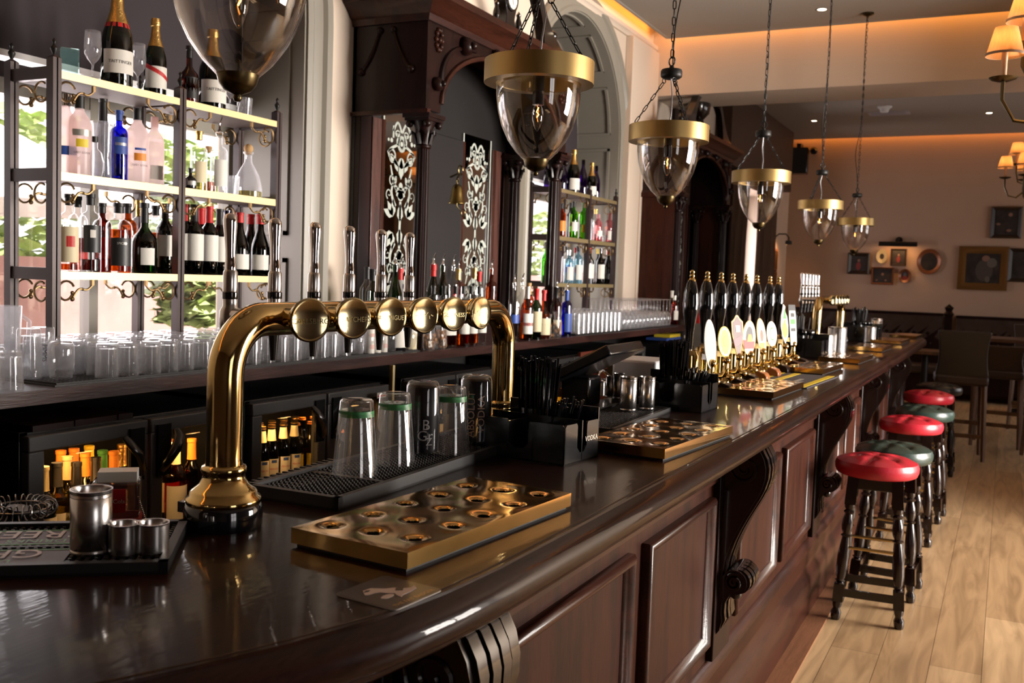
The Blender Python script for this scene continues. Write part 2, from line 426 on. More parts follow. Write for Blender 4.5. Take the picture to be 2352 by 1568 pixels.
# arched reveals: panelled jambs, soffit, architrave
def reveal(n, w):
    ya, yb, sill, spring, arched = w
    r = (yb - ya) / 2; cy = (ya + yb) / 2
    mb = MB(); N = 32
    # inner lining as a swept arch strip
    pts = [(ya, sill)] + [(cy - r * math.cos(PI * k / N), spring + r * math.sin(PI * k / N)) for k in range(N + 1)] + [(yb, sill)]
    vs = []; fs = []
    for (y, z) in pts:
        ny, nz = (cy - y), (spring - z) if z > spring else 0.0
        l = math.hypot(ny, nz) or 1; ny /= l; nz /= l
        vs += [(-3.60, y, z), (WX, y, z), (WX, y + ny * .012, z + nz * .012), (-3.60, y + ny * .012, z + nz * .012)]
    for i in range(len(pts) - 1):
        for k in range(4):
            a, b = i * 4 + k, i * 4 + (k + 1) % 4
            fs.append((a, b, b + 4, a + 4))
    mb.add(vs, fs)
    # raised mouldings of the jamb panels (both sides) and of the soffit panels
    def frame_on(fn, u0, u1, v0, v1, t=.022, d=.012):
        for (a0, a1, b0, b1) in ((u0, u1, v0, v0 + t), (u0, u1, v1 - t, v1), (u0, u0 + t, v0, v1), (u1 - t, u1, v0, v1)):
            k = max(1, int((b1 - b0) / .08)); 
            for j in range(k):
                c0 = b0 + (b1 - b0) * j / k; c1 = b0 + (b1 - b0) * (j + 1) / k
                vv = [fn(u, v, h) for h in (.012, .012 + d) for (u, v) in ((a0, c0), (a1, c0), (a1, c1), (a0, c1))]
                mb.add(vv, [(0, 3, 2, 1), (4, 5, 6, 7), (0, 1, 5, 4), (1, 2, 6, 5), (2, 3, 7, 6), (3, 0, 4, 7)])
    jr = lambda u, v, h: (-3.60 + u, yb - h, v)
    jl = lambda u, v, h: (-3.60 + u, ya + h, v)
    for fn in (jr, jl):
        for (v0, v1) in ((sill + .10, 1.55), (1.66, spring - .05)): frame_on(fn, .09, .45, v0, v1)
    def soff(u, v, h):
        a = v; rr = r - h
        return (-3.60 + u, cy + rr * math.cos(a), spring + rr * math.sin(a))
    for k in range(5):
        frame_on(soff, .09, .45, PI * (k + .12) / 5, PI * (k + .88) / 5, t=.022)
    # architrave on the wall face
    prof = [(0.0, .0), (0.0, .012), (.03, .02), (.045, .012), (.075, .022), (.10, .022), (.115, .04), (.15, .045), (.165, .02), (.165, .0)]
    path = [(ya, 1.12)] + [(cy - r * math.cos(PI * k / N), spring + r * math.sin(PI * k / N)) for k in range(N + 1)] + [(yb, 1.12)]
    vs = []; fs = []
    for (y, z) in path:
        oy, oz = (y - cy), (z - spring) if z > spring else 0.0
        l = math.hypot(oy, oz) or 1; oy /= l; oz /= l
        vs += [(WX + h, y + oy * d, z + oz * d) for d, h in prof]
    k = len(prof)
    for i in range(len(path) - 1):
        for j in range(k - 1):
            fs.append((i * k + j, i * k + j + 1, (i + 1) * k + j + 1, (i + 1) * k + j))
    mb.add(vs, fs)
    struct('trim_%d' % n, mb, M['olive'], ang=30)
reveal(8, W1); reveal(9, W2)
# window joinery and glass
def window(n, w, xg, bars_y, bars_z, mat):
    ya, yb, sill, spring, arched = w
    root = ob('window_%d' % n, None, None, (xg, (ya + yb) / 2, sill)); root['kind'] = 'structure'
    cy = (ya + yb) / 2; top = spring + ((yb - ya) / 2 if arched else 0)
    mb = MB()
    for yy, wd in bars_y:
        zt = spring + math.sqrt(max(0, ((yb - ya) / 2) ** 2 - (yy - cy) ** 2)) if arched else spring
        mb.box(-.03, .03, yy - wd / 2 - cy, yy + wd / 2 - cy, 0, zt - sill)
    for zz, wd in bars_z:
        hw = (yb - ya) / 2 if (zz < spring or not arched) else math.sqrt(max(0, ((yb - ya) / 2) ** 2 - (zz - spring) ** 2))
        mb.box(-.025, .025, -hw, hw, zz - wd / 2 - sill, zz + wd / 2 - sill)
    part('window_frame', mb, mat, root)
    mb = MB()
    if arched:
        r = (yb - ya) / 2
        poly = [(-r, 0), (r, 0)] + [(r * math.cos(PI * k / 24), spring - sill + r * math.sin(PI * k / 24)) for k in range(25)]
    else:
        r = (yb - ya) / 2; poly = [(-r, 0), (r, 0), (r, spring - sill), (-r, spring - sill)]
    mb.prism(poly, .003, FX, -.003)
    part('glass_pane', mb, M['pane'], root, (-.005, 0, 0))
    return root
TR = 2.170
window(1, W1, -3.52, [(2.06, .06), (2.92, .045), (3.75, .06)], [(1.13, .06), (TR, .07)], M['olive'])
window(2, W2, -3.52, [(6.28, .06), (7.12, .045), (7.97, .06)], [(1.13, .06), (TR, .07)], M['olive'])
window(3, W3, -3.45, [(12.63, .06), (13.97, .06)], [(.63, .06), (2.72, .06)], M['olive'])
# dark roller blinds behind the upper lights
bl = pbr('dark_blind_fabric', (.030, .022, .026), .8)
for (ya, yb, lab) in ((2.04, 3.77, 'dark plum roller blind in the upper part of the near arched window'), (6.26, 7.99, 'dark plum roller blind in the upper part of the far arched window')):
    t = thing('roller_blind', lab, 'blind', (-3.46, (ya + yb) / 2, 2.279), group=None)
    h = (yb - ya) / 2; zb = 2.279
    mb = MB(); poly = [(-h, .0), (h, .0)]
    poly += [(h * math.cos(PI * k / 20) * .99, max(.0, 2.68 - zb) + h * math.sin(PI * k / 20) * .99) for k in range(21)]
    mb.prism(poly, .003, FX); part('fabric', mb, bl, t)
    mb = MB(); mb.box(-.008, .012, -h, h, -.012, .012); part('bottom_rail', mb, M['whiteplastic'], t)
    mb = MB(); mb.box(-.02, .0, -h, h, -.085, -.03); part('valance', mb, bl, t)
# outside: terrace, rendered garden wall, hedges, parasol, tree
mb = MB(); mb.box(-14, -3.62, -4, 20, -.2, 0); struct('ground', mb, pbr('terrace_stone', (.55, .50, .47), .8))
pw = pbr('pink_render', (.60, .36, .33), .9, var=.12, vscale=3)
mb = MB(); mb.box(-6.6, -6.4, -3, 19, 0, 1.52); struct('garden_wall', mb, pw)
def foliage(name, x0, x1, y0, y1, z0, z1, n, col, s=.10):
    mb = MB(); q = random.Random(hash(name) % 1000 + int(y0 * 10))
    for i in range(n):
        c = Vector((q.uniform(x0, x1), q.uniform(y0, y1), q.uniform(z0, z1)))
        R = Matrix.Translation(c) @ Matrix.Rotation(q.uniform(0, 6.28), 4, 'Z') @ Matrix.Rotation(q.uniform(-1.2, 1.2), 4, 'X')
        a = s * q.uniform(.6, 1.3)
        mb.add([(-a, 0, 0), (0, -a * .5, 0), (a, 0, 0), (0, a * .5, .02)], [(0, 1, 2, 3)], R)
    return mb.mesh(name, col)
leaf = pbr('outdoor_leaves', (.36, .46, .16), .6, var=.4, vscale=8)
def green(lab, *a):
    o = ob('foliage', foliage('foliage', *a, leaf)); return tag(o, lab, 'foliage', None, 'stuff')
def hedge(lab, x, y0, y1, z0, z1, n):
    me = foliage('hedge', x - .25, x + .25, y0, y1, z0, z1, n, leaf); return tag(ob('hedge', me), lab, 'hedge')
hedge('leafy green hedge beyond the garden wall seen through the near window', -7.2, 4.4, 7.6, 1.0, 2.679, 2200)
hedge('leafy green bush outside the near window beside its stone jamb', -5.6, 5.434, 6.015, 1.040, 1.444, 1100)
hedge('green hedge outside the far arched window', -7.2, 12.2, 16.5, 1.0, 2.6, 1200)
t = thing('garden_parasol', 'big white parasol standing outside the near window', 'parasol', (-5.9, 4.198 - .55, 0))
zt = 2.431
mb = MB(); mb.lathe([(1.5, zt - .62), (1.45, zt - .58), (.75, zt - .26), (0, zt + .12)], 8); part('canopy', mb, pbr('white_canvas', (.85, .84, .82), .8), t)
mb = MB(); mb.lathe([(.025, .05), (.025, zt + .1)], 10); mb.lathe([(.25, 0), (.25, .05), (0, .06)], 14); part('pole', mb, M['olive'], t)

# ------------------------------------------------------------------ the bar counter
BZ = 1.11
front = [(-1.75, .33), (-1.5, .335), (-1.3, .35), (-1.1, .375), (-.96, .42), (-.84, .485), (-.755, .56), (-.715, .63), (-.683, .70), (-.645, .79), (-.612, .90), (-.595, 1.02), (-.587, 1.15), (-.585, 1.4), (-.585, 8.5), (-.60, 8.75), (-.65, 9.0), (-.74, 9.22), (-.88, 9.36), (-1.05, 9.42)]
back = [(-1.05, 9.42), (-1.16, 9.42), (-1.16, 1.35), (-1.13, 1.21), (-1.108, 1.12), (-1.12, 1.03), (-1.30, .895), (-1.46, .765), (-1.75, .54)]
mb = MB()
poly = front + back[1:]
mb.prism(poly, BZ, h0=1.065)
nose = [(-.010, 1.1105), (-.006, 1.1105), (-.003, 1.107), (.004, 1.104), (.016, 1.098), (.025, 1.086), (.028, 1.072), (.022, 1.058), (.010, 1.050), (.004, 1.049), (.004, 1.043), (-.006, 1.034), (-.022, 1.028), (-.05, 1.026), (-.05, 1.06)]
path = front
mb.sweep(path, nose)
t = solo('bar_worktop', mb, M['bartop'], 'long dark polished wooden bar top with rounded moulded edge', 'bar top', ang=50)
# front of the bar
root = thing('bar_cabinetry', 'panelled dark mahogany bar front with scrolled brackets', 'bar', (0, 0, 0))
PX = -.760
inner = [(p[0] - .175, p[1] + .02) if p[1] > 1.1 else (p[0] - .02 - .155 * max(0, min(1, (p[1] - .33) / .7)), p[1] + .16) for p in front]
mb = MB(); mb.sweep(inner, [(0, 1.03), (0, .02), (-.05, .02), (-.05, 1.03), (0, 1.03)]); part('front_board', mb, M['mahog'], root)
mb = MB(); mb.sweep(inner, [(0, 1.028), (.045, 1.028), (.04, 1.005), (.02, .985), (.012, .975), (.012, .90), (.0, .895)]); part('frieze', mb, M['mahoglong'], root)
mb = MB(); mb.sweep(inner, [(0, .0), (.035, .0), (.035, .15), (.028, .175), (.012, .20), (.010, .225), (.016, .232), (.016, .285), (.024, .30), (.012, .33), (.0, .34)]); part('plinth', mb, M['mahoglong'], root)
mb = MB(); mb.box(-1.14, -.80, 1.2, 9.2, 0.02, 1.03); part('carcass', mb, M['darkgap'], root)
def frame_panel(y0, y1, z0, z1):
    mb = MB(); prof = [(.0, 0), (.0, .018), (.008, .026), (.018, .026), (.026, .014), (.034, .010), (.040, .0)]
    # bolection moulding round the panel (profile inwards, height)
    loop = [(y0, z0), (y1, z0), (y1, z1), (y0, z1)]
    sx = [(1, 1), (-1, 1), (-1, -1), (1, -1)]
    vs = []; k = len(prof)
    for (y, z), (a, b) in zip(loop, sx):
        vs += [(PX + h, y + a * d, z + b * d) for d, h in prof]
    fs = []
    for i in range(4):
        for j in range(k - 1):
            fs.append((i * k + j, i * k + j + 1, ((i + 1) % 4) * k + j + 1, ((i + 1) % 4) * k + j))
    mb.add(vs, fs)
    mo = part('panel_moulding', mb, M['mahoglong'], root, ang=60)
    mb = MB(); mb.box(PX - .01, PX + .003, y0 + .03, y1 - .03, z0 + .03, z1 - .03); part('panel', mb, M['mahog'], root)
corb_y = [1.20, 3.0, 4.72, 6.25, 7.75]
frame_panel(1.45, 2.15, .40, .86); frame_panel(2.25, 2.86, .40, .86)
for a, b in ((3.12, 4.60), (4.84, 6.13), (6.37, 7.63), (7.87, 9.0)):
    m_ = (a + b) / 2
    frame_panel(a + .06, m_ - .05, .40, .86); frame_panel(m_ + .05, b - .06, .40, .86)
# scrolled bracket: S-shaped side profile (out from the panel, height)
def corbel_mesh():
    mb = MB(); w = .075
    prof = [(0, 1.028)]
    outer = [(.10, 1.024), (.125, 1.005), (.140, .978), (.147, .950), (.146, .920), (.138, .888), (.124, .856), (.106, .822), (.088, .788), (.071, .752), (.056, .715), (.044, .678), (.036, .645), (.033, .620)]
    for k in range(15):   # lower roll
        a = PI * .88 - PI * 1.5 * k / 14
        outer.append((.070 + .038 * math.cos(a), .592 + .038 * math.sin(a)))
    outer += [(.046, .545), (.034, .52), (.033, .49), (.037, .465), (.032, .435), (.018, .415), (0, .41)]
    poly = prof + outer
    # ribs across the face: concentric steps in width
    for (c, hw, dd) in ((0, w, 0.0), (-.048, .013, .008), (-.016, .012, .011), (.016, .012, .011), (.048, .013, .008)):
        pp = [(x * 1.0 + (dd if 0 < i < len(poly) - 3 else 0), z) for i, (x, z) in enumerate(poly)]
        Mx = Matrix(((1, 0, 0, PX), (0, 0, 1, c), (0, 1, 0, 0), (0, 0, 0, 1)))
        mb.prism(pp, hw, Mx, -hw)
    # volute on both cheeks and leaf tip
    for s in (-1, 1):
        for (cx, cz, r0) in ((.085, .945, .052), (.070, .592, .028)):
            pts = [(PX + cx + r0 * (1 - k / 30) * math.cos(k * .45 + 1.2), s * (w + .002), cz + r0 * (1 - k / 30) * math.sin(k * .45 + 1.2)) for k in range(27)]
            mb.tube(pts, .006, 6)
    mb.sphere(.019, (PX + .060, 0, .537), sz=1.1)
    return mb.mesh('corbel', M['blackwood'], 35)
cm = corbel_mesh()
for y in corb_y:
    part('scroll_bracket', cm, None, root, (0, y, 0))
for y in corb_y:
    mb = MB(); mb.box(PX - .01, PX + .022, y - .10, y + .10, .34, 1.0); part('bracket_backboard', mb, M['mahogdark'], root, bev=.004)
mb = MB(); mb.box(-1.62, -1.16, .95, 9.0, .0, .90); mb.box(-1.62, -1.16, .95, 9.0, .90, .93)
solo('underbar_bench', mb, M['darkgap'], 'black back bench running under the serving side of the bar', 'bench')

# ------------------------------------------------------------------ brass drip trays
def tray_mesh():
    L, W, H = .455, .205, .027; nx, ny = 84, 184
    mb = MB()
    holes = []
    for r in range(5):
        for c in range(3):
            holes.append((-.066 + .066 * c + (0.004 if r % 2 else 0), -.172 + .086 * r + (c - 1) * .010))
    vs = []
    for j in range(ny + 1):
        for i in range(nx + 1):
            x = -W / 2 + W * i / nx; y = -L / 2 + L * j / ny; z = H
            for hx, hy in holes:
                d = math.hypot(x - hx, y - hy)
                if abs(d - .0098) < .00125: x = hx + (x - hx) * .0098 / d; y = hy + (y - hy) * .0098 / d
            ex = min(W / 2 - abs(x), L / 2 - abs(y))
            k = min(1, ex / .012)
            for hx, hy in holes:
                d = math.hypot(x - hx, y - hy)
                if d < .06: z -= k * .0052 * math.exp(-(d / .0125) ** 2)
            z += k * .0005 * math.sin(x * 61 + y * 23) + k * .0005 * math.sin(y * 47 - x * 33 + 1)
            vs.append((x, y, z))
    fs = [(j * (nx + 1) + i, j * (nx + 1) + i + 1, (j + 1) * (nx + 1) + i + 1, (j + 1) * (nx + 1) + i) for j in range(ny) for i in range(nx)]
    def keep(f):
        cx = sum(vs[q][0] for q in f) / 4; cy = sum(vs[q][1] for q in f) / 4
        return all(math.hypot(cx - hx, cy - hy) > .0093 for hx, hy in holes)
    mb.add(vs, [f for f in fs if keep(f)])
    x, y = W / 2, L / 2
    mb.add([(-x, -y, .005), (x, -y, .005), (x, y, .005), (-x, y, .005), (-x, -y, H), (x, -y, H), (x, y, H), (-x, y, H)], [(0, 1, 5, 4), (1, 2, 6, 5), (2, 3, 7, 6), (3, 0, 4, 7)])
    mb.mat(1)
    mb.box(-x + .006, x - .006, -y + .006, y - .006, 0, .012)
    return mb.mesh('drip_tray', [M['brasstray'], M['rubber']], 30)
tm = tray_mesh()
TP = [(-.7585, 1.289, -.075, 'brass drip tray with fifteen holes nearest the badger beer mat'), (-.728, 2.262, -.075, 'brass drip tray with holes between the two black straw caddies, its side glaring in daylight'),
      (-.785, 3.366 + .225, -.04, 'brass drip tray with holes before the yellow striped bar towel'),
      (-.80, 4.475 + .23, -.04, 'brass drip tray beyond the yellow striped bar towel'),
      (-.755, 5.279 + .23, -.03, 'brass drip tray beside the two steel cups in front of the far tap tower'),
      (-.765, 6.419 + .23, -.03, 'brass drip tray at the far end, third from the far corner of the bar'),
      (-.745, 7.426 + .23, -.03, 'last but one brass drip tray at the far end of the bar'),
      (-.725, 8.427 + .22, -.03, 'very last brass drip tray at the far corner of the bar')]
for x, y, a, lab in TP:
    solo('drip_tray', tm, None, lab, 'drip tray', (x, y, BZ), a, 'brass drip trays along the bar')

# ------------------------------------------------------------------ tap tower
def disc_mesh(txt):
    mb = MB(); MM = FX
    mb.lathe([(.0, .0), (.030, 0), (.0305, .006), (.033, .008), (.0345, .012), (.0345, .016), (.032, .018), (.029, .0165), (0, .0165)], 36, M=FX)
    mb.mat(1)
    if txt: mb.text(txt, .0120 if len(txt) > 7 else .0135, FX @ T(0, -.002, .0165), .0010)
    else:
        for k in range(7):
            mb.text('~', .012, FX @ T(-.018 + .006 * k, .004 * math.sin(k * 2.1), .0165) @ RZ(k), .0006)
    return mb.mesh('lens', [M['disc'], M['bronze']], 30)
def tap_handle_meshes():
    a = MB(); # chrome paddle handle, flared and flat-ish at the top, leaning slightly
    prof = [(.0095, .0), (.0095, .012), (.0088, .014), (.0086, .032), (.0098, .055), (.0114, .074), (.0120, .085), (.0105, .092), (.006, .096), (0, .097)]
    a.lathe(prof, 20)
    b = MB(); b.lathe([(.0, 0), (.0135, 0), (.0135, .011), (.0115, .013), (0, .013)], 18)
    c = MB(); c.lathe([(.0, 0), (.0118, 0), (.0122, .004), (.0120, .033), (.0100, .037), (0, .038)], 18)
    return a.mesh('tap_handle', M['chrome']), b.mesh('handle_collar', M['blackgloss']), c.mesh('handle_ferrule', M['steel'])
hm, cm2, fm = tap_handle_meshes()
def tap_tower(loc, rot, label, L, names, group):
    t = thing('beer_tap_tower', label, 'beer tap', loc, rot, group)
    r = .0268; zt = .309; R = .085
    mb = MB(); pts = [(0, 0, .075)] + [(0, 0, .075 + (zt - R - .075) * k / 4) for k in range(1, 5)]
    pts += [(0, R - R * math.cos(a), zt - R + R * math.sin(a)) for a in [PI / 2 * k / 12 for k in range(1, 13)]]
    pts += [(0, R + (L - 2 * R) * k / 8, zt) for k in range(1, 9)]
    pts += [(0, L - R + R * math.sin(a), zt - R + R * math.cos(a)) for a in [PI / 2 * k / 12 for k in range(1, 13)]]
    pts += [(0, L, .075 + (zt - R - .075) * k / 4) for k in range(3, -1, -1)]
    mb.tube(pts, r, 28); part('pipe', mb, M['brass'], t)
    for y in (0, L):
        mb = MB(); mb.lathe([(0, .034), (.054, .034), (.056, .038), (.055, .044), (.050, .047), (.0495, .053), (.046, .056), (.036, .064), (.0315, .074), (.0305, .079), (.033, .082), (.034, .087), (.032, .091), (.0275, .093), (.0275, .1)], 32)
        part('base_flange', mb, M['brass'], t, (0, y, 0), ang=60)
        mb = MB(); mb.lathe([(0, 0), (.057, 0), (.058, .004), (.058, .030), (.055, .035), (0, .036)], 32); mb.box(-.062, -.02, -.03, .03, .018, .034)
        part('base_ring', mb, M['blackgloss'], t, (0, y, 0))
    ca, sa = math.cos(.24), -math.sin(.24); xb = -.130
    for k, nm in enumerate(names):
        y = .122 + .1165 * (L / .97) * k
        Q = T(0, y, zt) @ RZ(-.24)
        def pp(name, mb_, mats, off=(0, 0, 0), ry=None):
            o = part(name, mb_, mats, t); o.matrix_local = Q @ T(*off) @ (RY(ry) if ry else Matrix.Identity(4)); return o
        mb = MB(); mb.lathe([(.017, 0), (.017, .03), (.022, .034), (.022, .042), (.031, .046), (.031, .050)], 24, M=FX)
        pp('lens_stem', mb, M['brass'], (.018, 0, .002))
        lo = part('lens', disc_mesh(nm), None, t); lo.matrix_local = Q @ T(.066, 0, .002) @ RZ(.24 - math.radians((24.6, 21, 18.7, 18, 17.4, 11.5)[k]))
        mb = MB(); mb.tube([(-.02, 0, 0), (xb, 0, 0)], .011, 14); mb.lathe([(0, -.034), (.011, -.034), (.0155, -.026), (.0175, -.008), (.017, .006), (.0125, .014), (.0125, .026), (0, .026)], 18, (xb, 0, 0))
        pp('tap_body', mb, M['steel'])
        mb = MB(); mb.lathe([(.0055, -.085), (.0095, -.040), (.0105, -.032), (0, -.031)], 14, (xb, 0, 0)); pp('spout', mb, M['black'])
        pp('handle_collar', cm2, None, (xb, 0, .026)); pp('handle_ferrule', fm, None, (xb, 0, .038)); pp('tap_handle', hm, None, (xb, 0, .073), -.03 + rnd.uniform(-.03, .03))
    return t
tap_tower((-1.035, 1.103, BZ), .035, 'tall polished brass pipe tap tower with six chrome handles on the near bar', .97,
          ['CARLSBERG', 'THATCHERS', 'SAN MIGUEL', '', 'GUINNESS', ''], 'brass tap towers on the bar')

# ------------------------------------------------------------------ rubber bar mats
def mat_mesh(W, D, H, pins=True, panel=None):
    mb = MB(); t = .012
    mb.box(0, W, 0, D, 0, .004)
    for b in ((0, W, 0, t), (0, W, D - t, D), (0, t, 0, D), (W - t, W, 0, D)): mb.box(b[0], b[1], b[2], b[3], 0, H)
    if pins:
        nx = int((W - 2 * t) / .0105); ny = int((D - 2 * t) / .0105)
        for i in range(nx):
            for j in range(ny):
                x = t + (W - 2 * t) * (i + .5) / nx; y = t + (D - 2 * t) * (j + .5) / ny
                if panel and any(a <= x <= b and c <= y <= d for a, b, c, d in panel): continue
                mb.add([(x - .003, y - .003, .004), (x + .003, y - .003, .004), (x + .003, y + .003, .004), (x - .003, y + .003, .004), (x - .002, y - .002, H - .004), (x + .002, y - .002, H - .004), (x + .002, y + .002, H - .004), (x - .002, y + .002, H - .004)],
                       [(4, 5, 6, 7), (0, 1, 5, 4), (1, 2, 6, 5), (2, 3, 7, 6), (3, 0, 4, 7)])
    return mb
# local x runs from the far corner back towards the near end; lettering reads from the serving side
ang = math.atan2(.765 - .887, -1.075 + .923)
t = thing('rubber_bar_mat', 'black rubber bar mat with green GREENE lettering under the steel measures', 'bar mat', (-.923, .887, BZ), ang)
pan = [(.13, .56, .016, .088), (.085, .56, .108, .185)]
mb = mat_mesh(.58, .215, .016, True, None)
mb2 = MB()
base = mat_mesh(.58, .215, .016, True, pan); base.box(.012, .568, .0965, .1015, 0, .012)
base_m = Matrix.Scale(-1, 4, (0, 1, 0))
base.v = [(x, -y, z) for x, y, z in base.v]
part('mat_tray', base, M['rubber'], t)
pm_ = pbr('mat_panel', (.06, .04, .045), .55)
for a, b, c, d in pan:
    mb = MB(); mb.box(a, b, -d, -c, .004, .011); part('printed_panel', mb, pm_, t)
mb = MB()
for a, b, c, d in pan:
    for q in ((a + .004, b - .004, c + .002, c + .006), (a + .004, b - .004, d - .006, d - .002)): mb.box(q[0], q[1], -q[3], -q[2], .0108, .0116)
part('panel_border', mb, M['greenprint'], t)
ml_ = pbr('mat_lettering', (.42, .33, .27), .5)
for a, b, c, d in pan:
    mb = MB(); mb.text('GREENE', .052, T(a + .125, -(c + d) / 2 - .014, .011), .0012); part('lettering', mb, ml_, t)
    mb = MB(); mb.text('DRINKS', .022, T(a + .10, -(c + d) / 2 + .021, .011), .0012); part('small_lettering', mb, M['greenprint'], t)
# glass tray behind the first drip tray
W, D = .84, .19
t = thing('black_glass_tray', 'long black rubber tray under the green-banded pint glasses', 'bar mat', (-.945, 1.268, BZ), PI / 2 + .035)
mb = mat_mesh(W, D, .022); mb.box(.16, .172, .012, D, 0, .018); mb.box(.05, W, D * .62, D * .62 + .006, 0, .016); part('mat_tray', mb, M['rubber'], t)
t = thing('black_glass_tray', 'small black grid mat behind the long rubber tray beside the tap tower base', 'bar mat', (-1.115, 1.27, BZ + .0), PI / 2 + .06)
mb = MB(); mb.box(0, .30, -.02, .09, 0, .006)
for k in range(16): mb.box(.01 + k * .018, .017 + k * .018, -.015, .085, .006, .016)
for k in range(5): mb.box(.005, .295, -.016 + k * .022, -.011 + k * .022, .006, .014)
t.location.x = -1.08; part('mat_tray', mb, M['rubber'], t)
t = thing('black_glass_tray', 'black pinned rubber mat under the group of steel measures', 'bar mat', (-.865, 2.30, BZ), PI / 2 + .03)
mb = mat_mesh(.52, .17, .014); part('mat_tray', mb, M['rubber'], t)

# ------------------------------------------------------------------ glasses on the tray
def pint_mesh(h=.150, r0=.0435, r1=.0295):
    mb = MB()
    mb.lathe([(r0, 0), (r0 * .995, .0015), (r1 + (r0 - r1) * .5, h * .5), (r1 + .001, h - .004), (r1 - .002, h), (r1 - .006, h - .001), (.0, h - .004)], 40)
    mb.lathe([(0, h - .018), (r1 - .003, h - .019), (r1 - .0035, h - .03), (r0 - .003, .004), (r0 - .0015, 0)], 40)
    mb.tube([((r0 - .001) * math.cos(2 * PI * k / 40), (r0 - .001) * math.sin(2 * PI * k / 40), .0012) for k in range(40)], .0011, 6, True)
    mb.tube([((r1 - .001) * math.cos(2 * PI * k / 40), (r1 - .001) * math.sin(2 * PI * k / 40), h - .003) for k in range(40)], .0016, 6, True)
    return mb.mesh('pint_glass', M['pintglass'], 60)
pm = pint_mesh()
gb = MB(); gb.lathe([(.0326, .119), (.0320, .130)], 40); gbm = gb.mesh('rim_band', M['greenband'])
gp = [(((-1.049, 1.456, 1.117)), 'upturned clear pint glass with a green band, nearest of three on the black tray'), (((-1.051, 1.585, 1.117)), 'upturned pint glass with a green band, second of three on the black tray'), (((-1.026, 1.759, 1.117)), 'upturned pint glass with a green band standing between the two black tumblers')]
for (x, y, z), lab in gp:
    t = thing('pint_glass', lab, 'pint glass', (x, y, BZ + .006), 0, 'upturned pint glasses on the black tray')
    part('glass_body', pm, None, t); part('rim_band', gbm, None, t)
def tumbler(loc, label, lines, tm_, size, rot):
    t = thing('printed_tumbler', label, 'tumbler', loc, rot)
    h, r0, r1 = .165, .036, .0325
    mb = MB(); mb.lathe([(r0, 0), (r0 + .0005, .03), (r0, .09), (r1 + .002, h - .012), (r1 - .002, h - .003), (r1 - .006, h), (0, h - .003)], 36); part('glass_body', mb, M['glass'], t, ang=60)
    mb = MB(); mb.lathe([(r0 - .002, .022), (r0 - .0015, .09), (r1 + .0005, h - .016), (r1 - .006, h - .008), (0, h - .009)], 36); mb.lathe([(0, .022), (r0 - .002, .022)], 36)
    part('dark_sleeve', mb, pbr('tumbler_sleeve', (.006, .005, .006), .45, spec=.1), t, ang=60)
    mb = MB()
    for txt, a, z0, s, rz in lines:
        vs, fs = text_geo(txt, s)
        vv = []
        for (u, v) in vs:
            if rz: u, v = -v, u
            th = a + u / (r0 + .0008); zz = z0 + v
            rr = r0 + .0009 - (.0035 * max(0, (zz - .09)) / .07)
            vv.append((rr * math.cos(th), rr * math.sin(th), zz))
        mb.add(vv, fs)
    part('printed_lettering', mb, tm_, t, ang=180)
    return t
x, y, z = (-1.053, 1.690, 1.117)
tumbler((x, y, BZ + .006), 'matt black tumbler with faint silver script upturned beside the pint glasses', [('B', -.10, .078, .030, False), ('Gr', -.13, .056, .030, False), ('Z', .10, .044, .022, False)], pbr('script_print', (.22, .20, .19), .5), 1, -.95 + .25)
x, y, z = (-1.030, 1.873, 1.117)
tumbler((x, y, BZ + .006), 'black tumbler with bronze ABSOLUT VODKA lettering upturned at the end of the tray', [('ABSOLUT', -.32, .082, .0235, True), ('VODKA', .30, .082, .0235, True)], pbr('bronze_print', (.32, .19, .12), .5), 1, -1.0)

# ------------------------------------------------------------------ steel measures
def measure_mesh(r, h, grooves=True):
    mb = MB(); pr = [(0, 0), (r * .97, 0), (r, .002), (r, h * .05)]
    if grooves:
        for k in (.06, .075, .88, .91, .93): pr += [(r, h * k), (r * .985, h * (k + .004)), (r, h * (k + .008))]
    pr += [(r, h * .96), (r * 1.03, h), (r * .97, h), (r * .93, h * .97), (r * .93, .004), (0, .004)]
    mb.lathe(pr, 32); return mb.mesh('spirit_measure', M['steel'], 50)
def measure(px, r, h, lab, z=BZ, group='steel spirit measures on the bar'):
    return solo('spirit_measure', measure_mesh(r, h), None, lab, 'measure', (px[0], px[1], z), 0, group)
z_ = BZ + .012
measure(((-1.044, 0.872, 1.122)), .0255, .084, 'tall steel spirit measure on the lettered mat', z_)
measure(((-1.005, 0.891, 1.122)), .0195, .0405, 'small plain steel measure on the lettered mat between the tall measure and the grooved one', z_)
measure(((-0.979, 0.915, 1.122)), .0200, .0405, 'small grooved steel measure at the corner of the lettered mat', z_)
for (px, r, h, lab) in [(((-0.969, 2.682, 1.120)), .0245, .100, 'tallest steel measure at the front of the group behind the second drip tray'), (((-0.935, 2.749, 1.120)), .0235, .098, 'tall steel measure touching the straw caddy behind the tallest one'),
                        (((-1.095, 2.939, 1.120)), .0185, .082, 'medium steel measure behind the tallest one in the group'), (((-1.128, 2.954, 1.120)), .0170, .070, 'slimmer medium steel measure in the middle of the group'),
                        (((-1.172, 2.973, 1.120)), .0180, .046, 'low steel measure at the near end of the group'), (((-1.176, 3.031, 1.120)), .0150, .050, 'low narrow steel measure at the back of the group')]:
    measure(px, r, h, lab, BZ + .010)
measure(((-0.940, 5.946, 1.110)), .050, .115, 'shorter steel cup before the far tap tower'); measure(((-0.896, 6.096, 1.110)), .054, .155, 'taller steel cup before the far tap tower')
measure(((-0.879, 7.532, 1.110)), .043, .115, 'shorter steel cup near the far end of the bar'); measure(((-0.888, 7.975, 1.110)), .044, .165, 'taller steel cup near the far end of the bar')

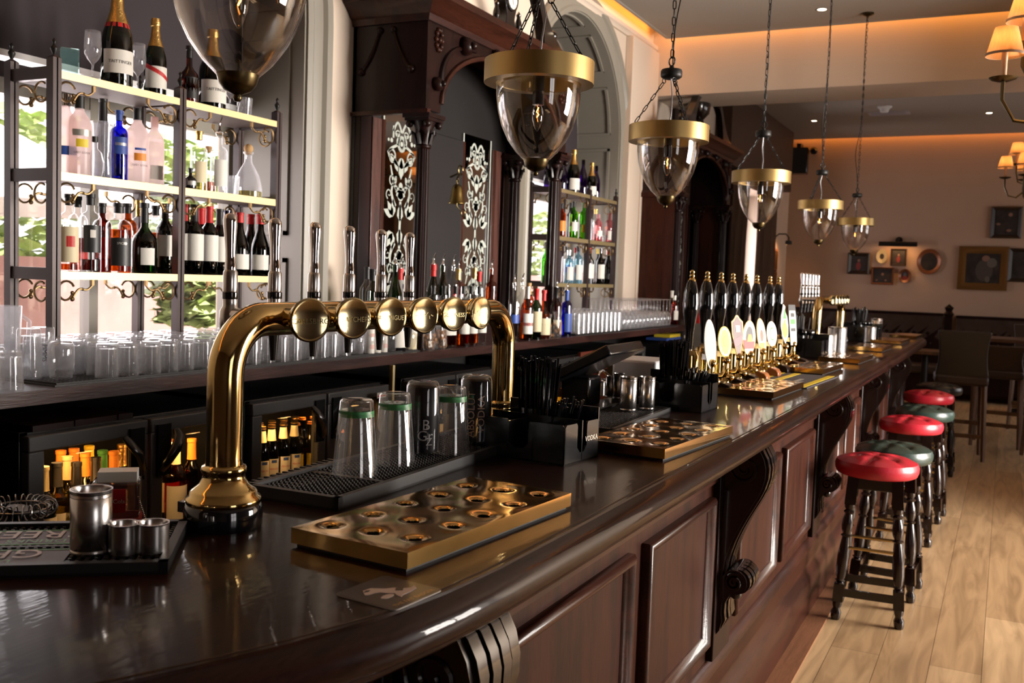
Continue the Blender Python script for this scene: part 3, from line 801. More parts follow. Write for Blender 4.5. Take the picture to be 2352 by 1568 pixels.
# ------------------------------------------------------------------ straw and napkin caddies
def caddy(loc, rot, label, s=1.0, spoons=False, txt=None):
    t = thing('straw_caddy', label, 'bar caddy', loc, rot, 'black bar caddies')
    W, D, H = .23 * s, .15 * s, .085 * s
    mat = M['black']; th = .004
    mb = MB(); mb.box(-W / 2, W / 2, -D / 2, D / 2, 0, th); mb.box(-W / 2, W / 2, D / 2 - th, D / 2, 0, H * 1.3)
    part('base', mb, mat, t)
    # three napkin bays: walls with a deep rounded notch
    def notched(w, h, n, nd):
        poly = [(-w / 2, 0), (w / 2, 0), (w / 2, h * .92), (w / 2 - h * .08, h)]
        poly += [(n / 2 + .004, h)] + [(n / 2 - .0, h - .006)] + [(n / 2, h - nd + .012), (n / 2 - .012, h - nd)] + [(-n / 2 + .012, h - nd), (-n / 2, h - nd + .012), (-n / 2, h - .006), (-n / 2 - .004, h)]
        poly += [(-w / 2 + h * .08, h), (-w / 2, h * .92)]
        return poly
    for q in (W / 2 - th, -W / 2):
        mb = MB(); mb.prism(notched(D, H, D * .28, H * .75), th, T(q, 0, 0) @ FX); part('end_wall', mb, mat, t)
    mb = MB(); mb.prism(notched(W, H, W * .22, H * .7), th, T(0, -D / 2 + th, 0) @ FY); part('front_wall', mb, mat, t)
    mb = MB(); mb.box(-W * .12, -W * .12 + th, -D / 2, D / 2, 0, H * .95); mb.box(W * .15, W * .15 + th, -D / 2, D / 2, 0, H * .9); mb.box(-W / 2, W / 2, -.002, .002, 0, H * 1.05); part('divider', mb, mat, t)
    if txt:
        mb = MB(); mb.text(txt, .016 * s, T(W / 2 + .0005, D * .27, H * .55) @ FX, .0006); part('lettering', mb, M['silvertext'], t)
    # straws
    mb = MB(); q = random.Random(len(label))
    cup = (-.02 * s, D * .22)
    for k in range(120 if not spoons else 24):
        a = q.uniform(0, 6.28); r = .030 * s * math.sqrt(q.random()); x = cup[0] + r * math.cos(a) * 1.25; y = cup[1] + r * math.sin(a)
        l = q.uniform(.185, .215) * s if k < 88 else q.uniform(.11, .13) * s
        if k >= 88: x += .05 * s
        mb.tube([(x, y, .01), (x + (x - cup[0]) * .35 + q.uniform(-.006, .006), y + (y - cup[1]) * .35 + q.uniform(-.006, .006), l)], .0026 * s, 6)
    part('straw_bundle', mb, M['blackgloss'], t)['kind'] = 'stuff'
    mb = MB(); mb.lathe([(.0, .004), (.034 * s, .004), (.036 * s, H * 1.18), (.034 * s, H * 1.18), (.032 * s, .008)], 20, (cup[0], cup[1], 0)); mb.lathe([(.0, .004), (.028 * s, .004), (.030 * s, H * .9), (.028 * s, H * .9)], 16, (cup[0] + .06 * s, cup[1], 0))
    part('straw_cup', mb, M['black'], t)
    if spoons:
        for k in range(5):
            mb = MB(); a = q.uniform(-.3, .3); mb.tube([(0, 0, .02), (.02 * math.sin(a * 5), .01 * k, .12)], .003, 6); mb.sphere(.013, (.02 * math.sin(a * 5), .01 * k, .135), sz=1.4, M=None)
            part('plastic_spoon', mb, M['blackgloss'], t, (cup[0] + .05 * s, cup[1] - .03, 0))
    return t
caddy((-.905, 1.925, BZ), -.10, 'black straw and napkin caddy full of black straws between the first two drip trays', 1.0, False, 'VODKA')
caddy((-.905, 2.93, BZ), -.06, 'black straw and napkin caddy before the hand pumps', .98)
caddy((-1.014, 5.588, BZ), -.05, 'black caddy with straws and spoons after the hand pumps', 1.15, True)
caddy((-0.960, 7.639, BZ), -.05, 'black caddy with straws and spoons nearest the far end of the bar', 1.2, True)

# ------------------------------------------------------------------ beer mat
ax, ay, az = (-0.695, 0.939, 1.111)
bx, by, bz = (-0.610, 0.925, 1.111)
cx_, cy_, cz_ = (-0.602, 1.015, 1.111)
ctr = ((ax + cx_) / 2, (ay + cy_) / 2)
yaw = math.atan2(cy_ - by, cx_ - bx)
t = thing('beer_mat', 'square dark beer mat printed THE FAT BADGER lying by the rounded bar edge', 'beer mat', (ctr[0], ctr[1], BZ + .0005), yaw)
S = .047
mb = MB(); pl = []
for sx, sy in ((1, 1), (-1, 1), (-1, -1), (1, -1)):
    a0 = math.atan2(sy, sx) - PI / 4
    pl += [(sx * (S - .008) + .008 * math.cos(a0 + PI / 2 * k / 4), sy * (S - .008) + .008 * math.sin(a0 + PI / 2 * k / 4)) for k in range(5)]
mb.prism(pl, .0013); part('board', mb, pbr('beer_mat_edge', (.45, .40, .36), .7), t)
mb = MB(); mb.prism([(p[0] * .995, p[1] * .995) for p in pl], .0016, h0=.0012); part('printed_face', mb, pbr('beer_mat_print', (.022, .015, .016), .5), t)
mb = MB(); mb.text('THE FAT BADGER', .0092, T(0, -.038, .0016), .0004, 1.05); part('lettering', mb, M['goldtext'], t)
mb = MB()
blob = [(-.026, .018), (-.019, .026), (-.006, .025), (-.001, .018), (.004, .010), (.014, .004), (.019, -.006), (.027, -.012), (.036, -.010), (.030, -.018), (.016, -.021), (.0, -.021), (-.007, -.024), (-.006, -.016), (-.002, -.010), (-.008, -.002), (-.010, .006), (-.016, .010), (-.025, .011), (-.029, .014)]
mb.prism(blob, .0022, h0=.0016); mb.prism([(-.016 + .011 * math.cos(k * .63), -.010 + .005 * math.sin(k * .63)) for k in range(10)], .0022, h0=.0016)
part('badger_emblem', mb, pbr('pale_print', (.52, .40, .34), .6), t)
mb = MB(); mb.prism([(.006, -.004), (.013, .001), (.020, -.006), (.012, -.011)], .0026, h0=.0022); mb.prism([(-.024, .020), (-.018, .023), (-.012, .020), (-.018, .018)], .0026, h0=.0022); part('emblem_marking', mb, M['blacklabel'], t)

# ------------------------------------------------------------------ hand pumps and pump clips
def pump_meshes():
    a = MB(); a.lathe([(.0, .0), (.012, .0), (.014, .02), (.0155, .06), (.020, .10), (.0265, .135), (.0285, .165), (.026, .20), (.019, .232), (.0135, .245), (0, .246)], 24)
    b = MB(); b.lathe([(0, 0), (.013, 0), (.014, .004), (.0115, .008), (.0075, .012), (.0095, .017), (.0098, .021), (.007, .025), (.0088, .030), (.0088, .034), (.004, .039), (0, .040)], 18)
    c = MB(); c.lathe([(0, 0), (.052, 0), (.053, .008), (.047, .014), (.039, .03), (.0375, .05), (.0375, .13), (.036, .137), (.030, .150), (0, .152)], 26)
    c.box(-.008, .008, -.03, .03, .14, .165)
    d = MB(); d.tube([(.03, 0, .025), (.058, 0, .028), (.066, 0, .045), (.067, 0, .075)], [.012, .014, .013, .009], 14); d.sphere(.0155, (.067, 0, .088)); d.lathe([(.02, 0), (.018, .012), (.010, .022)], 16, (.062, 0, .004)); d.sphere(.017, (.083, 0, .026), sz=.8)
    e = MB(); e.prism([(-.055, 0), (.115, 0), (.115, .018), (.105, .032), (.080, .040), (-.055, .040)], .062, FY @ T(0, 0, -.062))
    return a.mesh('pump_handle', M['blackgloss']), b.mesh('handle_finial', M['brass']), c.mesh('pump_cylinder', M['brass']), d.mesh('pump_arm', M['brass']), e
pa, pb_, pc, pd, pe_ = pump_meshes()
def clip(k):
    """badge shapes: list of (polygon, material, depth)"""
    def oval(a, b, n=28, sk=0): return [(a * math.cos(2 * PI * i / n) + sk * b * math.sin(2 * PI * i / n), b * math.sin(2 * PI * i / n)) for i in range(n)]
    P = M['paper']; G = M['goldtext']
    if k == 0: return [(oval(.034, .088), P), (oval(.029, .080), M['cream_label'])]
    if k == 1: return [(oval(.042, .058), M['yellow']), (oval(.037, .053), P), (oval(.030, .046), pbr('lime_print', (.62, .66, .04), .5)), (oval(.012, .020), M['yellow'])]
    if k == 2:
        o = [(0, -.095), (.038, .02), (.038, .07), (.018, .082), (.006, .095), (-.006, .095), (-.018, .082), (-.038, .07), (-.038, .02)]
        return [(o, G), ([(x * .88, z * .93) for x, z in o], pbr('maroon_print', (.07, .008, .010), .4)), ([(-.033, .0), (.033, .018), (.026, -.012), (-.025, -.028)], pbr('plum_print', (.30, .10, .12), .5)), ([(-.014, .03), (.014, .03), (.014, .055), (-.014, .055)], P)]
    if k == 3: return [(oval(.046, .070, sk=.12), G), (oval(.043, .066, sk=.12), P), (oval(.026, .046, sk=.12), M['blacklabel']), ([(-.040, -.045), (.028, -.045), (.036, -.015), (-.043, -.008)], M['redlabel']), ([(-.020, -.016), (.022, -.016), (.012, .014), (-.008, .014)], M['orange'])]
    if k == 4: return [(oval(.034, .074, sk=-.10), G), (oval(.030, .068, sk=-.10), P), (oval(.012, .026), pbr('brown_print', (.28, .09, .04), .5)), ([(-.014, -.055), (.018, -.055), (.020, -.030), (-.018, -.030)], M['orange'])]
    if k == 5: return [(oval(.040, .056), P), (oval(.034, .049), pbr('cream_print', (.75, .72, .55), .5)), (oval(.018, .030), M['greenprint']), (oval(.013, .023), P)]
    if k == 6:
        o = [(0, -.085), (.026, -.05), (.032, .0), (.026, .04), (.010, .068), (.014, .088), (-.002, .10), (-.012, .07), (-.024, .045), (-.032, 0), (-.024, -.05)]
        return [(o, P), ([(x * .8, -.02 + z * .5) for x, z in o], M['orange']), ([(-.012, .03), (.020, .03), (.012, .06), (.006, .08)], M['greenprint'])]
    o = [(-.030, -.09), (.030, -.09), (.034, .06), (.030, .095), (-.030, .095), (-.034, .06)]
    return [(o, M['blacklabel']), ([(x * .86, z * .9 - .02) for x, z in o if True], P), ([(-.022, .0), (.022, .0), (.022, .025), (-.022, .025)], M['greenprint']), ([(-.016, .035), (.016, .035), (.016, .055), (-.016, .055)], M['blacklabel']), ([(-.020, -.035), (.020, -.035), (.020, -.018), (-.020, -.018)], M['blacklabel'])]
look = ['a tall white and cream oval clip', 'a round yellow clip', 'a maroon shield-shaped clip edged in gold', 'an oval cream, black and red clip', 'a slanted oval cream clip with a brown picture', 'a small round cream and green clip', 'a pointed white and orange clip', 'a tall black and white panel clip']
blockm = [M['mahogdark'], M['mahogdark'], M['mahogdark'], pbr('orange_varnished_oak', (.42, .15, .05), .25, 0, .4), pbr('orange_varnished_oak_b', (.36, .12, .045), .25, 0, .4), M['mahogdark'], M['mahog'], M['mahogdark']]
py_ = [(3.377), (3.574), (3.772), (3.955), (4.178), (4.381), (4.649), (4.844)]
for k in range(8):
    t = thing('hand_pump', 'black-handled brass hand pump bearing ' + look[k], 'hand pump', (-1.0, py_[k], BZ), 0, 'black-handled hand pumps in a row')
    part('pump_handle', pa, None, t, (0, 0, .150)); part('handle_finial', pb_, None, t, (0, 0, .395))
    part('pump_cylinder', pc, None, t); part('pump_arm', pd, None, t, (.02, 0, .02))
    e2 = MB(); e2.v = list(pe_.v); e2.f = list(pe_.f); e2.m = list(pe_.m)
    part('wooden_block', e2, blockm[k], t, (.035, .031, 0), bev=.004)
    zc = .175 + (.03 if k in (6, 7) else 0)
    c = part('pump_clip', MB().prism(clip(k)[0][0], .003, FX), clip(k)[0][1], t, (.075, .0, zc), (0, -.12, -.35))
    for i, (pl, m_) in enumerate(clip(k)[1:]):
        mb = MB(); mb.prism(pl, .0032 + .0005 * (i + 1), FX, .003); part('clip_print', mb, m_, c)
    mb = MB(); mb.box(.05, .075, -.004, .004, .12, .14); part('clip_bracket', mb, M['steel'], t)

# striped bar towel
xx = [((-0.856, 3.813, 1.110)), ((-0.740, 4.435, 1.110))]
t = thing('bar_towel', 'yellow and grey striped bar runner lying between two drip trays before the hand pumps', 'bar towel', (-.80, (TP[2][1] + TP[3][1]) / 2 - .02, BZ), -.04)
mb = MB(); mb.box(-.12, .15, -.30, .30, 0, .004); part('cloth', mb, pbr('grey_towel', (.07, .06, .065), .9, bump=.3, bscale=200), t)
for x0 in (-.10, -.035, .11): 
    mb = MB(); mb.box(x0, x0 + .028, -.295, .295, .004, .0048); part('yellow_stripe', mb, M['yellow'], t)
mb = MB(); mb.box(.045, .062, -.25, .05, .004, .0046); part('pale_stripe', mb, M['silvertext'], t)

# far tap tower
tap_tower((-1.04, 6.22, BZ), .0, 'far brass pipe tap tower near the end of the bar', .955, ['', '', '', '', '', ''], 'brass tap towers on the bar')

# till terminal and receipt printer on the serving side
t = thing('till_terminal', 'black till terminal tilted back on the serving side of the bar', 'till', (-1.16, 2.80, 1.11), 0)
mb = MB(); mb.box(-.155, .155, -.15, .15, -.017, .017); part('screen_slab', mb, M['black'], t, (0, 0, .115), (0, -.48, .0), bev=.006)
mb = MB(); mb.box(-.055, .04, -.05, .05, 0, .09); part('stand', mb, M['black'], t, (0, 0, 0), bev=.008)
t = thing('receipt_printer', 'pale grey receipt printer behind the till terminal', 'printer', (-1.08, 3.12, 1.11), .05)
mb = MB(); mb.box(-.075, .075, -.10, .10, 0, .07); part('lower_case', mb, pbr('grey_plastic', (.10, .10, .105), .45), t, bev=.006)
mb = MB(); mb.box(-.075, .075, -.10, .10, .07, .13); part('cover', mb, pbr('pale_grey_plastic', (.55, .55, .57), .4), t, bev=.008)

# ------------------------------------------------------------------ things on the bench below the bar
t = thing('cocktail_strainer', 'coiled wire cocktail strainer lying beyond the lettered mat', 'strainer', (-1.420, 1.045, .93), .4)
zc = 1.094 - .93
mb = MB(); mb.tube([(.045 * math.cos(a), .045 * math.sin(a), 0) for a in [2 * PI * k / 24 for k in range(24)]], .002, 6, True); part('ring', mb, M['steeldark'], t, (0, 0, zc))
mb = MB(); pts = []
for k in range(26 * 10):
    a = 2 * PI * k / (26 * 10); b = 2 * PI * k / 10
    rr = .045 + .012 * math.cos(b); pts.append((rr * math.cos(a), rr * math.sin(a), .012 * math.sin(b)))
mb.tube(pts, .0011, 5, True); part('spring_coil', mb, M['steeldark'], t, (0, 0, zc))
mb = MB(); mb.tube([(0, 0, zc), (-.02, 0, .05), (-.03, 0, .0)], .02, 10); part('stem', mb, M['black'], t)
wx, wy, wz = (-1.400, 1.224, 1.075)
t = thing('napkin_box', 'clear red-based napkin box with a red label on a wooden block below the bar', 'napkin box', (wx, wy, .93), .75)
mb = MB(); mb.box(-.06, .06, -.035, .035, 0, wz - .93 - .045); part('wooden_block', mb, M['oakdark'], t)
b0 = wz - .93 - .045
mb = MB(); mb.box(-.04, .04, -.032, .032, b0, b0 + .018); part('red_base', mb, M['redlabel'], t)
mb = MB(); mb.box(-.04, .04, -.032, .032, b0 + .018, b0 + .082); part('clear_case', mb, glass('smoky_case', (.55, .42, .38), 1.45, haze=.12, hazecol=(.3, .2, .2)), t, bev=.004)
mb = MB(); mb.box(-.030, .018, -.0335, -.032, b0 + .030, b0 + .072); part('label_panel', mb, M['redlabel'], t)
mb = MB(); mb.text('Coca-Cola', .0105, T(-.006, -.0337, b0 + .050) @ FY, .0005); part('lettering', mb, M['paper'], t)
mb = MB(); mb.box(-.03, .035, -.02, .02, b0 + .082, b0 + .10); part('napkins', mb, M['paper'], t)
q0 = Vector(((-1.360, 1.236, 1.083))); q1 = Vector(((-1.360, 1.253, 1.038)))
mb = MB()
for k in range(14): mb.sphere(.0022, tuple(q0.lerp(q1, k / 13)), 8, 6)
mb.tube([tuple(q1), (q1.x, q1.y, .93)], .0012, 5)
solo('ball_chain', mb, M['chrome'], 'short bright ball chain hanging beside the napkin box', 'chain')

# ------------------------------------------------------------------ back counter
KZ = 1.12
mb = MB(); mb.box(-3.07, -2.5, -.6, 8.40, 1.077, KZ); mb.box(-3.50, -3.0, W1[0], W1[1], 1.077, KZ); mb.box(-3.50, -3.0, W2[0], W2[1], 1.077, KZ)
solo('back_counter', mb, wood('back_counter_wood', (.020, .0075, .006), (.052, .020, .016), .30, .25, 'y', 1.3, .25, .1), 'long dark wooden back counter behind the bar', 'counter', ang=30)
mb = MB(); mb.box(-3.05, -3.0, -.6, 8.4, 0, 1.07); mb.box(-3.0, -2.48, -.6, 1.76, 0, 1.07); mb.box(-3.05, -2.52, 8.3, 8.35, 0, 1.07); 
solo('counter_recess', mb, M['darkgap'], 'dark back and end panels below the back counter', 'cabinet back')

# ------------------------------------------------------------------ bottle workshop
def bprof(kind, h, r):
    if kind == 'wine': return [(0, .004), (r * .6, .002), (r * .94, 0), (r, .008), (r, h * .60), (r * .93, h * .655), (r * .55, h * .725), (r * .40, h * .77), (r * .37, h * .96), (r * .42, h * .965), (r * .42, h), (0, h)]
    if kind == 'burgundy': return [(0, .004), (r * .94, 0), (r, .008), (r, h * .44), (r * .92, h * .52), (r * .62, h * .65), (r * .42, h * .74), (r * .36, h * .96), (r * .41, h * .965), (r * .41, h), (0, h)]
    if kind == 'champagne': return [(0, .004), (r * .94, 0), (r, .01), (r, h * .46), (r * .94, h * .53), (r * .66, h * .65), (r * .42, h * .76), (r * .34, h * .90), (r * .40, h * .905), (r * .42, h * .94), (r * .37, h), (0, h)]
    if kind == 'spirit': return [(0, .003), (r * .95, 0), (r, .006), (r, h * .66), (r * .96, h * .70), (r * .78, h * .745), (r * .45, h * .77), (r * .36, h * .79), (r * .35, h * .95), (r * .42, h * .955), (r * .42, h), (0, h)]
    if kind == 'vodka': return [(0, .003), (r * .93, 0), (r, .01), (r * 1.0, h * .58), (r * .97, h * .66), (r * .80, h * .73), (r * .48, h * .79), (r * .37, h * .83), (r * .36, h), (0, h)]
    if kind == 'slim': return [(0, .003), (r * .9, 0), (r, .02), (r, h * .5), (r * .9, h * .6), (r * .6, h * .72), (r * .38, h * .8), (r * .34, h), (0, h)]
    if kind == 'squat': return [(0, .003), (r * .9, 0), (r * .97, .01), (r, h * .30), (r * .98, h * .44), (r * .85, h * .53), (r * .50, h * .60), (r * .30, h * .66), (r * .27, h * .93), (r * .34, h * .935), (r * .34, h), (0, h)]
    if kind == 'decanter': return [(0, .003), (r * .97, 0), (r, .012), (r * .98, h * .22), (r * .78, h * .42), (r * .45, h * .58), (r * .27, h * .66), (r * .25, h * .80), (r * .36, h * .82), (r * .36, h * .85), (0, h * .85)]
    if kind == 'beer': return [(0, .003), (r * .93, 0), (r, .006), (r, h * .52), (r * .92, h * .60), (r * .60, h * .72), (r * .44, h * .82), (r * .40, h * .955), (r * .46, h * .96), (r * .46, h * .985), (0, h * .985)]
    if kind == 'syrup': return [(0, .003), (r * .95, 0), (r, .006), (r, h * .62), (r * .9, h * .70), (r * .50, h * .78), (r * .38, h * .84), (r * .38, h), (0, h)]
    raise KeyError(kind)
def prof_r(pr, z):
    for (r0, z0), (r1, z1) in zip(pr, pr[1:]):
        if z0 <= z <= z1 and z1 > z0: return r0 + (r1 - r0) * (z - z0) / (z1 - z0)
    return pr[-2][0]
_bm = {}
def cached(key, fn):
    if key not in _bm: _bm[key] = fn()
    return _bm[key]
def bottle(kind, h, r, body, loc, label, lab=None, cap=None, capz=.86, liquid=None, fill=.6, pourer=False, rot=-.45, group=None, second=None, name='bottle', cat='bottle', txt=None, tm_=None, seg=18):
    t = thing(name, label, cat, loc, rot, group)
    pr = bprof(kind, h, r)
    hk, rk = round(h, 3), round(r, 3)
    part('bottle_body', cached(('b', kind, hk, rk, body), lambda: MB().lathe(pr, seg).mesh('bottle_body', M[body], 50)), None, t)
    if liquid:
        def mk():
            zz = h * fill; q = [(0, .005)] + [(max(0, rr - .003), z) for rr, z in pr[1:-1] if .005 < z < zz] + [(prof_r(pr, zz) - .003, zz), (0, zz)]
            q.insert(1, (r * .92, .006)); return MB().lathe(q, seg).mesh('contents', M[liquid], 50)
        part('contents', cached(('l', kind, hk, rk, liquid, fill), mk), None, t)
    for lb in ([lab] if lab else []) + ([second] if second else []):
        mat, z0, z1 = lb[:3]; half = lb[3] if len(lb) > 3 else 1.25
        def mk(z0=z0, z1=z1, half=half, mat=mat):
            q = [(prof_r(pr, h * z0) + .0008, h * z0), (prof_r(pr, h * z1) + .0008, h * z1)]
            return MB().lathe(q, 12, a0=-half, a1=half).mesh('label', M[mat], 50)
        part('paper_label', cached(('p', kind, hk, rk, mat, z0, z1, half), mk), None, t)
    if txt:
        mb = MB(); s, z0 = txt[1], txt[2]
        vs, fs = text_geo(txt[0], s); rr = r + .0016
        mb.add([(rr * math.cos(u / rr), rr * math.sin(u / rr), h * z0 + v) for u, v in vs], fs)
        part('label_lettering', mb, tm_ or M['inktext'], t, ang=180)
    if cap:
        def mk():
            q = [(prof_r(pr, h * capz) + .001, h * capz)] + [(rr + .0012, z) for rr, z in pr if h * capz < z < h] + [(pr[-2][0] + .001, h + .001), (0, h + .001)]
            return MB().lathe(q, seg).mesh('cap', M[cap], 50)
        part('bottle_cap', cached(('c', kind, hk, rk, cap, capz), mk), None, t)
    if pourer:
        def mk():
            mb = MB(); mb.lathe([(.009, h), (.009, h + .008), (.005, h + .012), (.0045, h + .03)], 10); mb.tube([(0, 0, h + .02), (0, 0, h + .035), (.006, .004, h + .052), (.010, .006, h + .062)], [.0045, .0045, .0035, .003], 8)
            return mb.mesh('pourer', M['chrome'], 50)
        part('steel_pourer', cached(('s', hk), mk), None, t)
    return t

# ------------------------------------------------------------------ metal shelf units before the windows
SX, SD = -2.95, .22
S_Z = [(1.434, 1.461), (1.775, 1.804), (2.122, 2.148)]
def c_scroll(mb, x, y, z, s, flip):
    f = -1 if flip else 1
    pts = []
    for k in range(16):
        a = PI * (1.9 - 1.75 * k / 15); rr = .034 * (1 - .25 * (k < 4) * (4 - k) / 4)
        pts.append((x, y + f * s * (.036 + rr * math.cos(a)), z - s * (.040 - rr * math.sin(a))))
    mb.tube(pts, .0042 * s, 6); mb.sphere(.0075 * s, pts[0], 8, 6)
    p2 = []
    for k in range(15):
        u = k / 14; p2.append((x, y + f * s * (.06 + .085 * u), z - s * (.070 - .050 * math.sin(u * PI / 2) - .012 * math.sin(u * PI * 2))))
    mb.tube(p2, .0042 * s, 6); mb.sphere(.0085 * s, p2[0], 8, 6); mb.box(x - .005, x + .005, p2[-1][1] - .005, p2[-1][1] + .005, p2[-1][2], z)
    mb.sphere(.006 * s, p2[7], 8, 6)
def shelf_unit(y0, y1, label):
    ym = (y0 + y1) / 2
    t = thing('shelf_unit', label, 'shelf unit', (SX - SD / 2, ym, KZ), 0, 'metal shelf units in the arched windows')
    hd = SD / 2; H = 2.188 - KZ; iron = pbr('dark_brown_metal', (.050, .032, .030), .35, .2)
    for yy in (y0 - ym, 0, y1 - ym):
        for xx in (-hd, hd):
            mb = MB(); mb.box(xx - .017, xx + .017, yy - .017, yy - .003, 0, H); mb.box(xx - .017, xx + .017, yy + .003, yy + .017, 0, H); mb.box(xx - .012, xx + .012, yy - .004, yy + .004, 0, H)
            mb.add([(xx - .017, yy - .017, H), (xx + .017, yy - .017, H), (xx + .017, yy + .017, H), (xx - .017, yy + .017, H), (xx, yy, H + .014)], [(0, 1, 4), (1, 2, 4), (2, 3, 4), (3, 0, 4)])
            p = part('post', mb, iron, t)
            mb = MB(); mb.lathe([(.004, 0), (.006, .008), (.012, .02), (.013, .026), (.006, .036), (.0045, .042), (.0075, .050), (.005, .056), (0, .062)], 12, (xx, yy, H + .006)); part('finial', mb, M['iron'], p)
    for (a, b) in S_Z:
        for (u0, u1) in ((y0 - ym + .017, -.017), (.017, y1 - ym - .017)):
            mb = MB(); mb.box(-hd - .01, hd + .012, u0, u1, a - KZ + .004, b - KZ - .001); s = part('shelf_board', mb, M['darkpaint'], t)
            mb = MB(); mb.box(hd + .012, hd + .016, u0, u1, a - KZ, b - KZ); part('brass_edging', mb, M['brassedge'], s)
            for xx in (hd, -hd):
                mb = MB(); c_scroll(mb, xx, u0, a - KZ, 1.0, False); part('scroll_ornament', mb, M['scroll'], s)
                mb = MB(); c_scroll(mb, xx, u1, a - KZ, 1.0, True); part('scroll_ornament', mb, M['scroll'], s)
        for yy in (y0 - ym, y1 - ym):
            mb = MB(); mb.box(-hd + .017, hd - .017, yy - .012, yy + .012, a - KZ - .004, b - KZ + .012); part('side_rail', mb, iron, t)
    for yy in (y0 - ym, y1 - ym):
        mb = MB()
        for (a, b) in S_Z:
            pts = [(.045 + .034 * math.cos(k), yy, a - KZ - .045 + .034 * math.sin(k)) for k in [1.0 + 4.6 * j / 16 for j in range(17)]]
            mb.tube(pts, .0042, 6)
        part('scroll_ornament', mb, M['scroll'], t)
    return t
Y0, YM, Y1 = 2.300, 2.881, 3.440
shelf_unit(Y0, Y1, 'dark metal shelf unit with brass-edged shelves of bottles in the near arched window')
shelf_unit(6.50, 7.66, 'dark metal shelf unit with brass-edged shelves of bottles in the far arched window')
BX = -3.05
zt, zm, zl = S_Z[2][1], S_Z[1][1], S_Z[0][1]
def on(px, xz, X=BX):   # helper table entry: (y) only
    return px
NEAR = 'of the near shelf unit'
# top shelf of the near unit
t = thing('glass_award', 'small clear glass award slab on the top shelf at the end post', 'award', (-3.03, 2.426, zt), -.5)
mb = MB(); mb.box(-.012, .012, -.030, .030, 0, .105); part('slab', mb, glass('award_glass', (.80, .93, .92), 1.5, haze=.10, hazecol=(.4, .75, .72)), t, bev=.002)
def stemware(label, loc, h=.17, r=.030, up=True, group=None, me=[None]):
    t = thing('champagne_flute' if up else 'wine_glass', label, 'glass', loc, 0, group)
    return t
fl = MB().lathe([(.0, .0), (.030, .001), (.028, .003), (.006, .007), (.0035, .012), (.0035, .062), (.006, .070), (.020, .085), (.029, .105), (.0305, .125), (.027, .185), (.0262, .186)], 24).mesh('flute', M['glasscup'], 50)
for px, lab in ((2.516, 'tall flute glass between the glass award and the magnum on the top shelf'), (2.722, 'tall flute glass between the two champagne bottles on the top shelf'), (3.219, 'small stemmed glass on the top shelf seen through the nearest pendant')):
    t = thing('champagne_flute', lab, 'glass', (-3.02, px, zt), 0, 'flutes on the top shelf'); part('bowl_and_stem', fl, None, t)
tum = MB().lathe([(0, .006), (.026, .006), (.027, 0), (.029, .002), (.034, .085), (.0325, .085), (.027, .012)], 24).mesh('tumbler', M['glasscup'], 50)
t = thing('tumbler', 'small clear tumbler on the top shelf near the far post', 'glass', (-3.02, 3.310, zt)); part('glass_body', tum, None, t)
bottle('champagne', .375, .056, 'green', (-3.02, 2.624, zt), 'largest champagne bottle with gold neck and white lettered label on the top shelf', ('paper', .13, .36, 1.2), 'goldfoil', .63, 'darkgreen', .5, txt=('TAITTINGER', .0165, .24), second=('redlabel', .585, .63, 3.14))
t = bottle('champagne', .30, .042, 'green', (-3.02, 2.808, zt), 'smaller champagne bottle with a red sash across its white label on the top shelf', ('paper', .10, .38, 1.3), 'goldfoil', .64, 'darkgreen', .5)
mb = MB(); rr = .0432
mb.add([(rr * math.cos(a), rr * math.sin(a), .108 - .05 * (a + 1.25) / 2.5 + dz) for a in [-1.25 + 2.5 * k / 10 for k in range(11)] for dz in (0, .017)], [(2 * k, 2 * k + 2, 2 * k + 3, 2 * k + 1) for k in range(10)])
part('red_sash', mb, M['redlabel'], t, ang=180)
bottle('squat', .235, .040, 'darkamber', (-3.02, 2.985, zt), 'dark red rum bottle with a black oval label on the top shelf', ('blacklabel', .10, .46, .8), 'blacklabel', .8)
bottle('champagne', .33, .056, 'darkgreen', (-3.02, 3.115, zt), 'dark champagne bottle with a broad white label seen through the nearest pendant', ('paper', .08, .36, 1.25), 'goldfoil', .66, txt=('TAITTINGER', .0165, .24))
# second shelf of the near unit: y positions
bottle('vodka', .29, .040, 'frost', (-3.06, 2.434, zm), 'frosted pink bottle half hidden by the end post on the middle shelf', ('bluelabel', .25, .36, .9), 'chrome', .86)
bottle('vodka', .285, .043, 'frost', (-3.02, 2.461, zm), 'frosted bottle with an orange fruit print and black stopper on the middle shelf', ('yellow', .36, .46, .5), 'blacklabel', .85, second=('silvertext', .50, .58, .8), txt=('GREY GOOSE', .010, .29))
bottle('burgundy', .31, .036, 'darkgreen', (-3.10, 2.631, zm), 'tall black-necked bottle standing behind the clear jug on the middle shelf', None, 'blacklabel', .55)
t = thing('glass_jug', 'clear glass jug on the middle shelf before the black-necked bottle', 'jug', (-3.05, 2.589, zm))
mb = MB(); mb.lathe([(0, .005), (.036, .005), (.037, 0), (.039, .005), (.036, .08), (.040, .20), (.045, .215), (.043, .215), (.034, .08), (.036, .012)], 24); mb.tube([(0, .04, .18), (0, .075, .15), (0, .07, .08), (0, .037, .05)], .006, 8); part('jug_body', mb, M['glasscup'], t)
t = thing('skull_bottle', 'clear faceted glass jar with a dark stopper on the middle shelf beside the blue bottle', 'bottle', (-2.99, 2.500, zm))
mb = MB(); mb.lathe([(0, 0), (.024, 0), (.032, .02), (.034, .055), (.026, .09), (.012, .105), (.012, .135), (0, .135)], 9); part('glass_body', mb, M['glasscup'], t, ang=10)
mb = MB(); mb.lathe([(.013, .128), (.013, .148), (0, .149)], 12); part('stopper', mb, M['blacklabel'], t)
